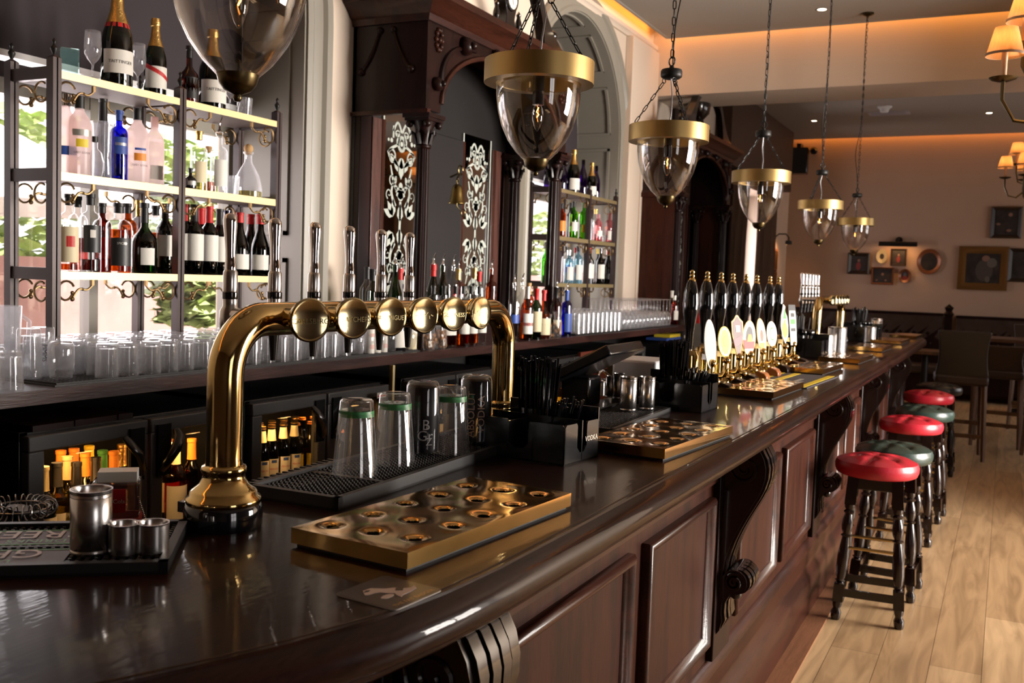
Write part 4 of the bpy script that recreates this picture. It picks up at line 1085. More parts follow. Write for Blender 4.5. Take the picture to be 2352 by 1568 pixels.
bottle('spirit', .262, .032, 'blue', (-3.01, 2.628, zm), 'cobalt blue bottle on the middle shelf', ('bluelabel', .38, .62, .8), 'bluelabel', .86, second=('silvertext', .50, .54, .7))
bottle('vodka', .285, .043, 'frost', (-3.02, 2.724, zm), 'frosted bottle with a bright orange print and black stopper next to the blue bottle', ('orange', .30, .40, .55), 'blacklabel', .85, second=('bluelabel', .44, .47, .5), txt=('GREY GOOSE', .010, .24))
bottle('vodka', .275, .038, 'frost', (-3.06, 2.845, zm), 'plain frosted pink bottle beside the middle post on the middle shelf', ('paper', .1, .3, .7), 'frost', .85)
bottle('squat', .085, .026, 'blackgloss', (-2.98, 2.959, zm), 'tiny black labelled bottle on the middle shelf beyond the middle post', ('silvertext', .2, .4, .7), 'blacklabel', .8)
bottle('spirit', .25, .034, 'glass', (-3.04, 3.065, zm), 'clear bottle with a gold cap on the middle shelf', ('cream_label', .15, .5, .8), 'goldfoil', .86, 'whitewine', .3)
bottle('spirit', .26, .036, 'glass', (-3.02, 3.160, zm), 'clear white-labelled bottle with a steel pourer on the middle shelf', ('paper', .12, .55, .9), None, pourer=True)
bottle('spirit', .20, .032, 'glass', (-3.07, 3.150, zm), 'clear bottle with an amber base standing behind the white-labelled bottle', None, 'cork', .88, 'amber', .25)
t = thing('tumbler', 'small clear tumbler on the middle shelf beside the corked decanter', 'glass', (-3.02, 3.238, zm)); part('glass_body', tum, None, t)
t = bottle('decanter', .235, .062, 'glasscup', (-3.02, 3.339, zm), 'rounded clear decanter bottle with a ball cork on the middle shelf', None, None, liquid='whitewine', fill=.12)
mb = MB(); mb.sphere(.021, (0, 0, .215)); mb.lathe([(.012, .19), (.012, .21)], 10); part('ball_cork', mb, M['cork'], t)
# lowest shelf of the near unit
def low(px, k, h, r, body, lab, L=None, cap=None, X=-3.03, **kw):
    return bottle(k, h, r, body, (X, px, zl), lab + ' on the lowest near shelf', L, cap, **kw)
low(2.417, 'spirit', .275, .034, 'glass', 'white rum bottle with cream and red label', ('cream_label', .12, .58, 1.2), 'blacklabel', X=-3.02, liquid='amber', fill=.10, second=('redlabel', .32, .46, .45))
low(2.504, 'spirit', .275, .034, 'glass', 'rum bottle with a red band label behind the cream-labelled one', ('redlabel', .15, .45, 1.2), 'blacklabel', X=-3.08, liquid='amber', fill=.2)
low(2.519, 'spirit', .285, .038, 'glass', 'clear tall bottle with a black portrait label and amber inside', ('blacklabel', .25, .60, .9), 'blacklabel', liquid='darkamber', fill=.16, second=('paper', .44, .54, .25))
low(2.622, 'spirit', .26, .034, 'darkamber', 'dark bottle with a black cap behind the portrait-label bottle', ('redlabel', .2, .5, .9), 'blacklabel', X=-3.09)
low(2.621, 'spirit', .26, .048, 'glass', 'broad spiced rum bottle with a black label', ('blacklabel', .10, .50, .85), 'blacklabel', X=-3.00, liquid='amber', fill=.62, txt=('SPICED', .012, .42), tm_=M['silvertext'])
low(2.751, 'spirit', .27, .036, 'amber', 'amber bottle standing behind the black-labelled rum', ('cream_label', .2, .5, 1), 'blacklabel', X=-3.10)
low(2.798, 'spirit', .285, .032, 'glass', 'clear bottle with a long gold capsule', ('cream_label', .2, .5, 1), 'goldfoil', X=-3.09, capz=.78, liquid='amber', fill=.5)
low(2.735, 'squat', .27, .050, 'green', 'squat olive green rum bottle with a square white label', ('paper', .12, .36, .55), 'blacklabel', X=-2.99, capz=.72, liquid='darkgreen', fill=.55)
low(2.864, 'spirit', .27, .038, 'glass', 'whisky bottle with a buff label beside the green rum', ('cream_label', .1, .52, 1.1), 'blacklabel', X=-3.07, liquid='amber', fill=.6)
low(2.886, 'wine', .28, .036, 'darkgreen', 'dark wine bottle touching the middle post', ('paper', .25, .55, 1.1), 'blacklabel', X=-3.04)
wl = [(424, .285, 'redlabel', 'first red wine beyond the middle post, red capsule', -3.02), (445, .285, 'blacklabel', 'red wine with a tall white label and black capsule', -2.99), (461, .28, 'redlabel', 'red wine half hidden between two white-labelled wines', -3.08), (479, .285, 'redlabel', 'red wine with a gold-printed white label and red capsule', -3.0), (503, .28, 'blacklabel', 'red wine with a lemon neck beside the first tap handle', -3.02), (520, .28, 'purple', 'red wine hidden behind the first tap handle', -3.06)]
wy = [2.974, 2.994, 3.124, 3.088, 3.170, 3.257]
for (px, h, c, lab, X), y in zip(wl, wy): low(y, 'wine', h, .0375, 'darkgreen' if c != 'x' else 'green', lab, ('paper', .20, .58, 1.25), c, X=X, capz=.76)
for y, lab, X in ((3.303, 'slope-shouldered half-label wine beyond the first tap handle', -3.03), (3.406, 'slope-shouldered red wine with a red top beside the last one', -3.06), (3.401, 'last slope-shouldered red wine at the far post', -3.0)):
    low(y, 'burgundy', .275, .041, 'darkgreen', lab, ('paper', .10, .34, 1.25), 'redlabel', X=X, capz=.84)

# far shelf unit
FARU = 'of the far shelf unit'
fz = {'top': zt, 'middle': zm, 'lowest': zl}
def far(sh, y, k, h, r, body, lab, L=None, cap=None, X=-3.04, **kw):
    return bottle(k, h, r, body, (X, y, fz[sh]), lab + ', %s far shelf' % sh, L, cap, seg=14, **kw)
far('top', 6.537, 'champagne', .30, .043, 'purple', 'purple foiled bottle half hidden by the carved column', None, 'purple')
far('top', 6.844, 'champagne', .29, .040, 'purple', 'purple bottle directly behind the carved column', None, 'purple', X=-3.08)
far('top', 6.920, 'champagne', .33, .050, 'green', 'larger champagne bottle with a white label', ('paper', .08, .34, 1.2), 'goldfoil', X=-3.02, capz=.66, liquid='darkgreen', fill=.5)
far('top', 7.203, 'slim', .29, .036, 'purple', 'slender purple bottle between the two champagnes', None, 'purple', X=-3.06)
far('top', 7.288, 'champagne', .275, .040, 'green', 'smaller champagne bottle with a pink-gold neck', ('paper', .08, .32, 1.2), 'goldfoil', X=-3.02, capz=.62, liquid='darkgreen', fill=.5)
far('top', 7.527, 'slim', .28, .036, 'purple', 'purple bottle peeping from behind the smaller champagne', None, 'purple', X=-3.08)
M['orangeglass'] = glass('orange_liqueur', (.85, .25, .03), 1.45)
M['pinkglass'] = glass('pink_spirit', (.85, .45, .48), 1.45)
M['iceblue'] = glass('pale_blue_glass', (.5, .72, .82), 1.45)
rowm = [(1256, 'spirit', .25, .036, 'orangeglass', 'orange liqueur beside the window edge', None, 'blacklabel'), (1297, 'spirit', .26, .032, 'orangeglass', 'bright orange bottle beside the carved column', ('orange', .2, .5, 1), 'blacklabel'), (1305, 'spirit', .28, .034, 'lime', 'lime green bottle with a black cap', ('paper', .2, .45, 1), 'blacklabel'), (1317, 'wine', .28, .034, 'green', 'green bottle with a thin white label', ('paper', .2, .35, 1), 'blacklabel'), (1328, 'spirit', .29, .038, 'lime', 'bright green and yellow bottle', ('yellow', .2, .4, 1), 'greenprint'), (1336, 'spirit', .22, .034, 'amber', 'amber bottle before the middle post', ('orange', .1, .4, 1), 'goldfoil'), (1362, 'vodka', .22, .036, 'pinkglass', 'pale pink bottle just after the middle post', ('paper', .2, .4, .8), 'frost'), (1374, 'spirit', .27, .036, 'glass', 'clear bottle with a gold pourer and red drink', ('paper', .25, .5, 1), 'goldfoil'), (1388, 'spirit', .25, .036, 'pinkglass', 'pink spirit with a white label and steel pourer', ('paper', .1, .4, 1), None), (1399, 'squat', .14, .034, 'glass', 'short round bottle with a black band at the far post', ('blacklabel', .2, .5, 1), 'goldfoil')]
ym_ = [6.522, 6.844, 6.910, 7.012, 7.107, 7.177, 7.415, 7.529, 7.666, 7.776]
for i, ((px, k, h, r, b, lab, L, c), y) in enumerate(zip(rowm, ym_)): far('middle', y, k, h, r, b, lab, L, c, X=-3.0 - .07 * (i % 2), pourer=(c is None), liquid='rosewine' if i in (7,) else None, fill=.4)
rowl = [(1242, 'wine', .29, .038, 'lime', 'vivid lime green bottle lit from behind at the window edge', None, 'blacklabel'), (1262, 'wine', .22, .042, 'darkgreen', 'dark dumpy bottle next to the lime green one', ('blacklabel', .1, .4, 1), 'blacklabel'), (1294, 'spirit', .25, .036, 'iceblue', 'pale blue gin bottle by the carved column', ('paper', .1, .5, 1), 'chrome'), (1304, 'spirit', .28, .034, 'glass', 'clear gin bottle with a blue and white label', ('bluelabel', .3, .5, 1), 'blacklabel'), (1315, 'spirit', .29, .036, 'iceblue', 'ice blue bottle with a tall white label', ('paper', .1, .5, 1), 'blacklabel'), (1326, 'spirit', .28, .038, 'glass', 'clear bottle with a red cap and red print', ('redlabel', .3, .45, 1), 'redlabel'), (1338, 'spirit', .26, .038, 'glass', 'clear bottle with a white label before the middle post', ('paper', .2, .6, 1), 'blacklabel'), (1358, 'wine', .29, .036, 'green', 'wine with a red capsule just after the middle post', ('paper', .15, .55, 1.2), 'redlabel'), (1367, 'wine', .29, .036, 'darkgreen', 'wine with a purple capsule and white label', ('paper', .15, .55, 1.2), 'purple'), (1377, 'wine', .29, .036, 'green', 'wine with a yellow neck and white label', ('paper', .15, .55, 1.2), 'yellow'), (1385, 'burgundy', .29, .036, 'darkgreen', 'dark slim wine with a pink top', ('blacklabel', .15, .3, 1.2), 'redlabel'), (1399, 'burgundy', .29, .040, 'darkgreen', 'last wine at the far post with a square white label', ('paper', .10, .34, 1.2), 'silvertext')]
yl_ = [6.446, 6.598, 6.853, 6.936, 7.029, 7.124, 7.230, 7.414, 7.499, 7.595, 7.673, 7.814]
for i, ((px, k, h, r, b, lab, L, c), y) in enumerate(zip(rowl, yl_)): far('lowest', y, k, h, r, b, lab, L, c, X=-3.0 - .06 * (i % 2))

# ------------------------------------------------------------------ glassware on the back counter
mb = MB(); mb.box(-3.02, -2.53, 1.98, 4.02, KZ, KZ + .005)
for k in range(130):
    y = 1.99 + k * .0156; mb.box(-3.01, -2.54, y, y + .006, KZ + .005, KZ + .011)
for k in range(14): mb.box(-3.01 + k * .036, -3.004 + k * .036, 1.99, 4.01, KZ + .005, KZ + .010)
solo('glass_mat', mb, M['rubber'], 'long ribbed black mat under the tumblers on the near back counter', 'mat')
mb = MB(); mb.box(-3.02, -2.53, 5.95, 8.2, KZ, KZ + .005)
for k in range(100):
    y = 5.96 + k * .0222; mb.box(-3.01, -2.54, y, y + .010, KZ + .005, KZ + .010)
solo('glass_mat', mb, M['rubber'], 'long ribbed black mat under the glasses on the far back counter', 'mat')
GZ = KZ + .011
def tumbler_mesh(h, r0, r1, seg=20):
    mb = MB(); mb.lathe([(r0, 0), (r0 * .985, h * .1), (r1 * 1.03, h * .85), (r1, h * .97), (r1 * .93, h), (0, h * .985)], seg)
    mb.lathe([(0, h * .86), (r1 * .90, h * .85), (r0 * .93, h * .1), (r0 * .95, 0)], seg)
    return mb.mesh('tumbler', M['glasscup'], 50)
half = tumbler_mesh(.108, .036, .033)
g0 = None
def glasses(me, name, pts, label, cat, group, z):
    g = None
    for (x, y) in pts:
        if g is None: g = solo(name, me, None, label, cat, (x, y, z), 0, group); continue
        o = g.copy(); COL.objects.link(o); o.location = (x, y, z); o.rotation_euler = (0, 0, rnd.uniform(0, 6))
pts = []
for c in range(6):
    X = -2.565 - .078 * c
    for k in range(16):
        y = 2.20 + .0835 * k + .028 * (c % 2) + rnd.uniform(-.005, .005)
        if y > 3.48: continue
        pts.append((X + rnd.uniform(-.005, .005), y))
glasses(half, 'half_pint_tumbler', pts, 'upturned half pint tumbler in the packed rows on the near back counter', 'tumbler', 'upturned half pint tumblers on the near counter', GZ)
wineg = MB().lathe([(.0305, 0), (.034, .02), (.0375, .05), (.036, .075), (.028, .098), (.012, .112), (.0045, .120), (.0035, .130), (.0035, .178), (.008, .186), (.031, .192), (.032, .194), (0, .195)], 22).mesh('wine_glass', M['glasscup'], 50)
pts = [(-2.575 - .084 * c, 3.56 + .086 * k + .03 * (c % 2)) for c in range(4) for k in range(6) if 3.56 + .086 * k < 4.02]
glasses(wineg, 'wine_glass', pts, 'upturned wine glass in the rows seen under the near brass tap tower', 'wine glass', 'upturned wine glasses under the tap tower', GZ)
# taller mixed glasses at the near end
def single(me, name, px, lab, cat='glass', z=GZ, rot=0.0): return solo(name, me, None, lab, cat, (px[0], px[1], z), rot, None)
mug = MB(); mug.lathe([(.030, 0), (.0335, .004), (.0335, .022), (.036, .03), (.0405, .05), (.040, .095), (.035, .11), (.028, .118), (0, .118)], 24); mug.lathe([(0, .028), (.030, .03), (.036, .05), (.036, .095), (.030, .108), (0, .112)], 24)
single(mug.mesh('beer_goblet', M['glasscup'], 50), 'beer_goblet', ((-2.634, 2.083, 1.131)), 'rounded heavy-based beer goblet standing alone at the edge of the ribbed mat', 'glass')
tallg = tumbler_mesh(.155, .038, .034)
single(tallg, 'tall_glass', ((-2.698, 2.017, 1.131)), 'tall upturned pint glass nearest the end of the counter beside the jug', 'glass')
t = thing('tall_glass', 'tall glass with dark vertical lettering at the near end of the counter', 'glass', (-2.732, 2.092, GZ)); part('glass_body', tallg, None, t)
mb = MB(); vs, fs = text_geo('PIMMS', .020); mb.add([(.0375 * math.cos(v / .0375), .0375 * math.sin(v / .0375), .075 - u) for u, v in vs], fs); part('lettering', mb, M['inktext'], t, (0, 0, 0), -.5, ang=180)
single(tumbler_mesh(.110, .041, .037), 'tumbler', ((-2.584, 1.866, 1.130)), 'short ribbed tumbler at the very near end of the back counter', 'tumbler', KZ)
single(tumbler_mesh(.11, .040, .036), 'tumbler', ((-2.739, 1.920, 1.130)), 'upturned tumbler cut by the frame at the near end of the counter', 'tumbler', KZ)
t = thing('glass_jug', 'tall clear jug behind the near end glasses', 'jug', (-2.942 , 2.106, KZ))
mb = MB(); mb.lathe([(0, .006), (.05, .006), (.052, 0), (.054, .004), (.050, .10), (.056, .225), (.054, .225), (.047, .10), (.049, .014)], 24); mb.tube([(0, .055, .20), (0, .095, .17), (0, .09, .09), (0, .05, .06)], .007, 8); part('jug_body', mb, M['glasscup'], t)
# far counter: pint glasses, highballs and wine glasses
hb = tumbler_mesh(.150, .040, .035, 18)
pts = [(-2.565 - .082 * c, 6.02 + .0845 * k + .03 * (c % 2)) for c in range(4) for k in range(10)]
glasses(hb, 'pint_tumbler', pts, 'upturned tall tumbler in the rows on the far back counter', 'tumbler', 'upturned tall tumblers on the far counter', GZ)
wg2 = MB().lathe([(.033, 0), (.037, .02), (.041, .05), (.039, .08), (.028, .105), (.011, .118), (.0045, .126), (.0035, .14), (.0035, .205), (.009, .214), (.033, .220), (.034, .222), (0, .223)], 18).mesh('wine_glass', M['glasscup'], 50)
pts = [(-2.575 - .088 * c, 6.92 + .089 * k + .03 * (c % 2)) for c in range(4) for k in range(13)]
glasses(wg2, 'wine_glass', pts, 'upturned long-stemmed wine glass in the rows on the far back counter', 'wine glass', 'upturned wine glasses on the far counter', GZ)

# ------------------------------------------------------------------ bottles along the middle of the back counter
mb = MB(); mb.box(-3.02, -2.72, 4.22, 5.70, KZ, KZ + .10)
solo('bottle_riser', mb, M['mahogdark'], 'low dark wooden step holding the back row of bottles inside the carved back bar', 'riser')
RZ_ = KZ + .10
rear = [('wine', .30, .036, 'glass', 'clear bottle with a black cap, first of the back row on the riser', None, 'blacklabel', False, 4.030), ('wine', .29, .038, 'green', 'green bottle with a black cap, second of the back row', ('redlabel', .2, .4, 1), 'blacklabel', False, 4.052),
        ('champagne', .32, .040, 'green', 'green bottle with a pourer behind the second tap handle', ('redlabel', .2, .4, 1), None, True, 4.253), ('squat', .30, .050, 'frostwhite', 'white frosted coconut rum style bottle with a red cap and pourer', ('redlabel', .12, .28, .6), 'redlabel', True, 4.297),
        ('champagne', .33, .041, 'green', 'green vermouth bottle with a red neck and pourer', ('blacklabel', .15, .4, 1), 'redlabel', True, 4.628), ('champagne', .33, .041, 'green', 'green vermouth bottle with a steel pourer beside the red-necked one', ('paper', .15, .35, 1), None, True, 4.730),
        ('spirit', .33, .034, 'glass', 'tall clear bottle with a pourer, third from the red-necked vermouth', ('paper', .15, .4, 1), None, True, 4.846), ('spirit', .31, .036, 'glass', 'bottle with a gold neck and pourer at the edge of the second etched mirror', ('cream_label', .2, .45, 1), 'goldfoil', True, 4.906),
        ('spirit', .30, .036, 'rosewine', 'bottle with a black neck and red drink before the second etched mirror', ('blacklabel', .3, .5, 1), 'blacklabel', False, 4.922), ('spirit', .32, .036, 'glass', 'clear bottle with a gold neck and pourer in the middle of the second mirror', ('blacklabel', .25, .5, 1), 'goldfoil', True, 5.096),
        ('spirit', .30, .036, 'glass', 'clear bottle with a crimson neck before the second mirror', ('paper', .2, .45, 1), 'redlabel', False, 5.157), ('spirit', .32, .036, 'amber', 'amber bottle with a pourer and round emblem, last of the back row', ('blacklabel', .15, .4, 1), None, True, 5.310)]
for k, h, r, b, lab, L, c, p, y in rear: bottle(k, h, r, b, (-2.86 if 'first' in lab else -2.84, y, RZ_), lab, L, c, capz=.80, pourer=p, seg=16)
mids = [(895, 'small red-labelled miniature beside the third tap handle', 'redlabel', 3.895), (0, 'small clear bottle with a white label before the green vermouth', 'paper', 4.375), (0, 'second small white-labelled bottle in the short row', 'paper', 4.485), (0, 'third small bottle in the short row, red-topped label', 'redlabel', 4.605), (0, 'fourth small bottle in the short row', 'paper', 4.691), (0, 'fifth small bottle in the short row, white label under a red band', 'redlabel', 4.779), (0, 'last small bottle in the short row by the amber bottle', 'paper', 4.871)]
mb = MB(); mb.box(-2.72, -2.63, 4.22, 5.62, KZ, KZ + .10); solo('bottle_riser', mb, M['mahogdark'], 'narrow lower front step carrying the row of small bottles', 'riser')
for _, lab, lm, y in mids: bottle('spirit', .215, .030, 'glass', (-2.68, y, RZ_), lab, ('paper', .16, .48, 1.2), 'blacklabel', second=(lm, .40, .50, 1.2), capz=.8, seg=14)
# front row on the counter
fr_ = [('syrup', .25, .037, 'rosewine', 'syrup bottle with red cherries on its white label under the tap tower', ('paper', .26, .62, 1.3), 'blacklabel', 4.371), ('syrup', .25, .034, 'amber', 'syrup bottle with a yellow flower label beside the cherry one', ('paper', .26, .62, 1.3), 'blacklabel', 4.516), ('syrup', .25, .034, 'amber', 'syrup bottle with an amber base and leafy white label', ('paper', .26, .62, 1.3), 'blacklabel', 4.606), ('syrup', .25, .034, 'glass', 'clear syrup bottle with a pale botanical label next to the brass column', ('paper', .26, .62, 1.3), 'blacklabel', 4.704),
       ('wine', .25, .044, 'blackgloss', 'black coffee liqueur bottle with an arched white label under the third lens', ('paper', .10, .42, .7), 'blacklabel', 3.884), ('spirit', .25, .034, 'cream_label', 'cream liqueur bottle with a pale label beside the black liqueur', ('paper', .35, .65, 1.3), 'goldfoil', 3.998), ('syrup', .25, .034, 'whitewine', 'pale lime cordial bottle behind the bags of nuts', ('paper', .26, .55, 1.3), 'greenprint', 4.342)]
for k, h, r, b, lab, L, c, y in fr_:
    t = bottle(k, h, r, b, (-2.575, y, KZ), lab, L, c, seg=16)
    if 'cherries' in lab:
        mb = MB()
        for (a, z) in ((.25, .135), (-.15, .115), (.45, .105)):
            mb.add([(.0385 * math.cos(a + .16 * math.cos(q)), .0385 * math.sin(a + .16 * math.cos(q)), z + .0062 * math.sin(q)) for q in [2 * PI * k2 / 10 for k2 in range(10)]], [tuple(range(10))])
        part('cherry_print', mb, M['redlabel'], t, ang=180)
for i, y in enumerate((3.642, 3.694, 3.746)):
    t = thing('paper_cup_stack', ['wrapped white stack of cups nearest the wine glasses', 'middle wrapped white stack of cups on the back counter', 'wrapped white stack of cups next to the black liqueur'][i], 'cups', (-2.56, y, KZ), 0, 'wrapped white cups on the back counter')
    mb = MB(); mb.lathe([(0, 0), (.021, 0), (.022, .005), (.020, .135), (.0185, .14), (0, .14)], 16); part('wrapped_sleeve', mb, M['paper'], t)
    mb = MB(); mb.lathe([(.0216, .03), (.0213, .05)], 16, a0=-.9, a1=.9); mb.lathe([(.0210, .085), (.0207, .10)], 16, a0=-.9, a1=.9); part('pink_print', mb, pbr('pink_print', (.70, .45, .40), .6), t)
def nutbag(px, s, lab, z=KZ):
    t = thing('nut_bag', lab, 'snack bag', (px[0], px[1], z), rnd.uniform(-.3, .3), 'bags of nuts on the back counter')
    mb = MB(); mb.lathe([(0, 0), (.035 * s, 0), (.044 * s, .02 * s), (.042 * s, .07 * s), (.034 * s, .10 * s), (.040 * s, .135 * s)], 12); 
    mb.v = [(x * .6, y, zz) for x, y, zz in mb.v]; part('clear_bag', mb, glass('bag_film', (.95, .95, .95), 1.4, .15, haze=.2, hazecol=(.8, .8, .82)), t)
    mb = MB(); q = random.Random(int(px[1] * 100))
    for k in range(60): mb.sphere(.007 * s, (q.uniform(-.018, .018) * s, q.uniform(-.033, .033) * s, q.uniform(.008, .075) * s), 6, 5, 1.4)
    part('nuts', mb, M['nuts'], t)['kind'] = 'stuff'
    mb = MB(); mb.box(.018 * s, .020 * s, -.028 * s, .0, .015 * s, .045 * s); part('price_sticker', mb, M['paper'], t)
for px, s, lab in ((((-2.553, 4.139, 1.120)), 1.0, 'clear bag of nuts under the tap tower nearer the cream liqueur'), (((-2.559, 4.262, 1.120)), 1.15, 'larger clear bag of nuts under the tap tower beside the cherry syrup'), (((-2.590, 5.602, 1.120)), 1.1, 'clear bag of nuts before the squat amber bottle'), (((-2.583, 5.754, 1.120)), 1.2, 'clear bag of nuts at the foot of the carved column')):
    nutbag(px, s, lab)
rt = [('spirit', .34, .034, 'glass', 'tall clear bottle with a steel pourer at the right of the far brass column', ('bluelabel', .3, .45, 1), None, True, 5.193), ('wine', .32, .038, 'amber', 'whisky bottle with a red-and-white double label beside the far brass column', ('paper', .12, .50, 1.2), 'silvertext', False, 5.273), ('wine', .31, .036, 'green', 'green bottle with a tall cream label', ('cream_label', .15, .55, 1.2), 'redlabel', False, 5.401), ('squat', .30, .046, 'amber', 'squat bourbon bottle with a buff label and red waxed neck', ('cream_label', .08, .42, 1.2), 'redlabel', False, 5.508),
      ('spirit', .34, .034, 'glass', 'clear bottle with a pourer behind the red-and-white labelled whisky', ('paper', .3, .5, 1), None, True, 5.540), ('spirit', .34, .034, 'amber', 'dark bottle with a brown cap behind the green cream-labelled one', ('cream_label', .3, .5, 1), 'cork', False, 5.641), ('spirit', .32, .036, 'glass', 'clear bottle with a pale cap behind the squat bourbon', ('paper', .2, .5, 1), 'cork', False, 5.816), ('wine', .32, .036, 'darkamber', 'dark bottle with a black pourer beside the carved column', ('cream_label', .1, .34, 1.1), 'blacklabel', True, 5.761), ('spirit', .30, .036, 'rosewine', 'bottle with a scarlet top right behind the carved column', ('paper', .2, .5, 1), 'redlabel', False, 6.296),
      ('spirit', .30, .036, 'blue', 'dark blue bottle just past the carved column', ('bluelabel', .1, .5, .9), 'bluelabel', True, 5.862)]
for i, (k, h, r, b, lab, L, c, p, y) in enumerate(rt):
    X = [-2.62, -2.57, -2.57, -2.57, -2.74, -2.74, -2.78, -2.60, -2.85, -2.57][i]
    bottle(k, h, r, b, (X, y, KZ), lab, L, c, capz=.78, pourer=p, seg=16, second=('redlabel', .27, .33, 1.2) if 'red-and-white' in lab else None)
bottle('spirit', .26, .036, 'rosewine', (-2.58, 8.215, KZ), 'orange-red aperitif bottle at the far end of the back counter beyond the wine glasses', ('paper', .2, .5, .8), 'silvertext', liquid='rosewine', fill=.5)
bottle('spirit', .30, .034, 'whitewine', (-2.66, 8.390, KZ), 'white-capped bottle standing behind the orange-red aperitif', None, 'paper', capz=.8)
t = thing('menu_carton', 'upright red carton standing behind the first hand pumps', 'carton', (-2.60, 9.053, KZ)); mb = MB(); mb.box(-.03, .03, -.09, .09, 0, .24); part('box', mb, M['redlabel'], t, (0, 0, 0)); mb = MB(); mb.box(.0302, .0306, -.05, .05, .06, .13); part('dark_panel', mb, M['blacklabel'], t)

# ------------------------------------------------------------------ carved back bars
def etched(mb, w, h):
    """symmetrical scrollwork in local (y, z) on x = 0, mirrored about the middle and about half height"""
    polys = []
    def ribbon(pts, wd):
        n = len(pts)
        for i in range(n - 1):
            (a, b), (c, d) = pts[i], pts[i + 1]
            dx, dy = c - a, d - b; l = math.hypot(dx, dy) or 1
            w0 = wd(i / (n - 1)) if callable(wd) else wd; w1 = wd((i + 1) / (n - 1)) if callable(wd) else wd
            nx, ny = -dy / l, dx / l
            polys.append([(a + nx * w0, b + ny * w0), (a - nx * w0, b - ny * w0), (c - nx * w1, d - ny * w1), (c + nx * w1, d + ny * w1)])
    def disc(cy, cz, r, n=10): polys.append([(cy + r * math.cos(2 * PI * k / n), cz + r * math.sin(2 * PI * k / n)) for k in range(n)])
    def spiral(cy, cz, r, turns, a0, s=1): ribbon([(cy + s * r * (1 - .8 * k / 26) * math.cos(a0 + turns * 2 * PI * k / 26), cz + r * (1 - .8 * k / 26) * math.sin(a0 + turns * 2 * PI * k / 26)) for k in range(27)], lambda u: r * .14 * (1 - .5 * u))
    def leafp(cy, cz, a, l, wd): 
        c, s = math.cos(a), math.sin(a)
        polys.append([(cy + c * u * l - s * v * wd, cz + s * u * l + c * v * wd) for u, v in ((0, 0), (.3, .5), (.6, .42), (1, 0), (.6, -.42), (.3, -.5))])
    A = w / 2
    hh = h / 2
    for up in (1, -1):
        i0 = len(polys)
        # from the middle (v = 0) to the top (v = hh)
        leafp(0, .02, PI / 2, .10, .06)
        ribbon([(0, .0), (0, .13)], .010)
        for s in (1, -1):
            for k, a in enumerate((.35, .95, 1.55)): leafp(s * A * .42, .045, (a if s > 0 else PI - a), .10, .045)
            ribbon([(s * (A * .30 + A * .25 * math.sin(u * 3.1)), .10 + .16 * u) for u in [k / 12 for k in range(13)]], lambda u: .012 * (1 - .5 * u))
            spiral(s * A * .70, .165, .030, 1.1, -1.2 if s > 0 else -1.2, s)
            ribbon([(s * (A * .22 + A * .42 * u), .20 + .12 * u * u) for u in [k / 10 for k in range(11)]], lambda u: .014 * (1 - .6 * u))
            spiral(s * A * .52, .245, .040, 1.3, 2.6, s)
            leafp(s * A * .20, .29, (1.1 if s > 0 else PI - 1.1), .10, .035)
            spiral(s * A * .58, .365, .046, 1.35, .4, s)
            ribbon([(s * A * (.18 + .60 * math.sin(u * PI)), .33 + .11 * u) for u in [k / 12 for k in range(13)]], lambda u: .012 * (1 - .4 * u))
            leafp(s * A * .30, .43, (1.9 if s > 0 else PI - 1.9), .09, .03)
            disc(s * A * .62, .455, .013); disc(s * A * .80, .455, .009); disc(s * A * .34, .490, .010)
            ribbon([(s * A * .52, .47), (s * A * .52, hh - .03)], .008)
            ribbon([(s * A * (.52 - .5 * u), hh - .06 + .05 * math.sin(u * PI)) for u in [k / 10 for k in range(11)]], .008)
            spiral(s * A * .24, hh - .075, .028, 1.2, 0, s)
        leafp(0, .14, PI / 2, .07, .09)
        for z, r in ((.16, .028), (.215, .020), (.34, .030)): disc(0, z, r, 12)
        ribbon([(-A * .3, .185), (A * .3, .185)], .007); ribbon([(-A * .36, .200), (A * .36, .200)], .006)
        leafp(0, .25, PI / 2, .12, .05)
        ribbon([(.030 * math.cos(a), .445 + .036 * math.sin(a)) for a in [2 * PI * k / 18 for k in range(19)]], .011); disc(0, .445, .014)
        for i in range(i0, len(polys)):
            polys[i] = [(y, hh + up * z) for y, z in polys[i]]
    for p in polys:
        mb.add([(0, y, z) for y, z in p], [tuple(range(len(p)))])
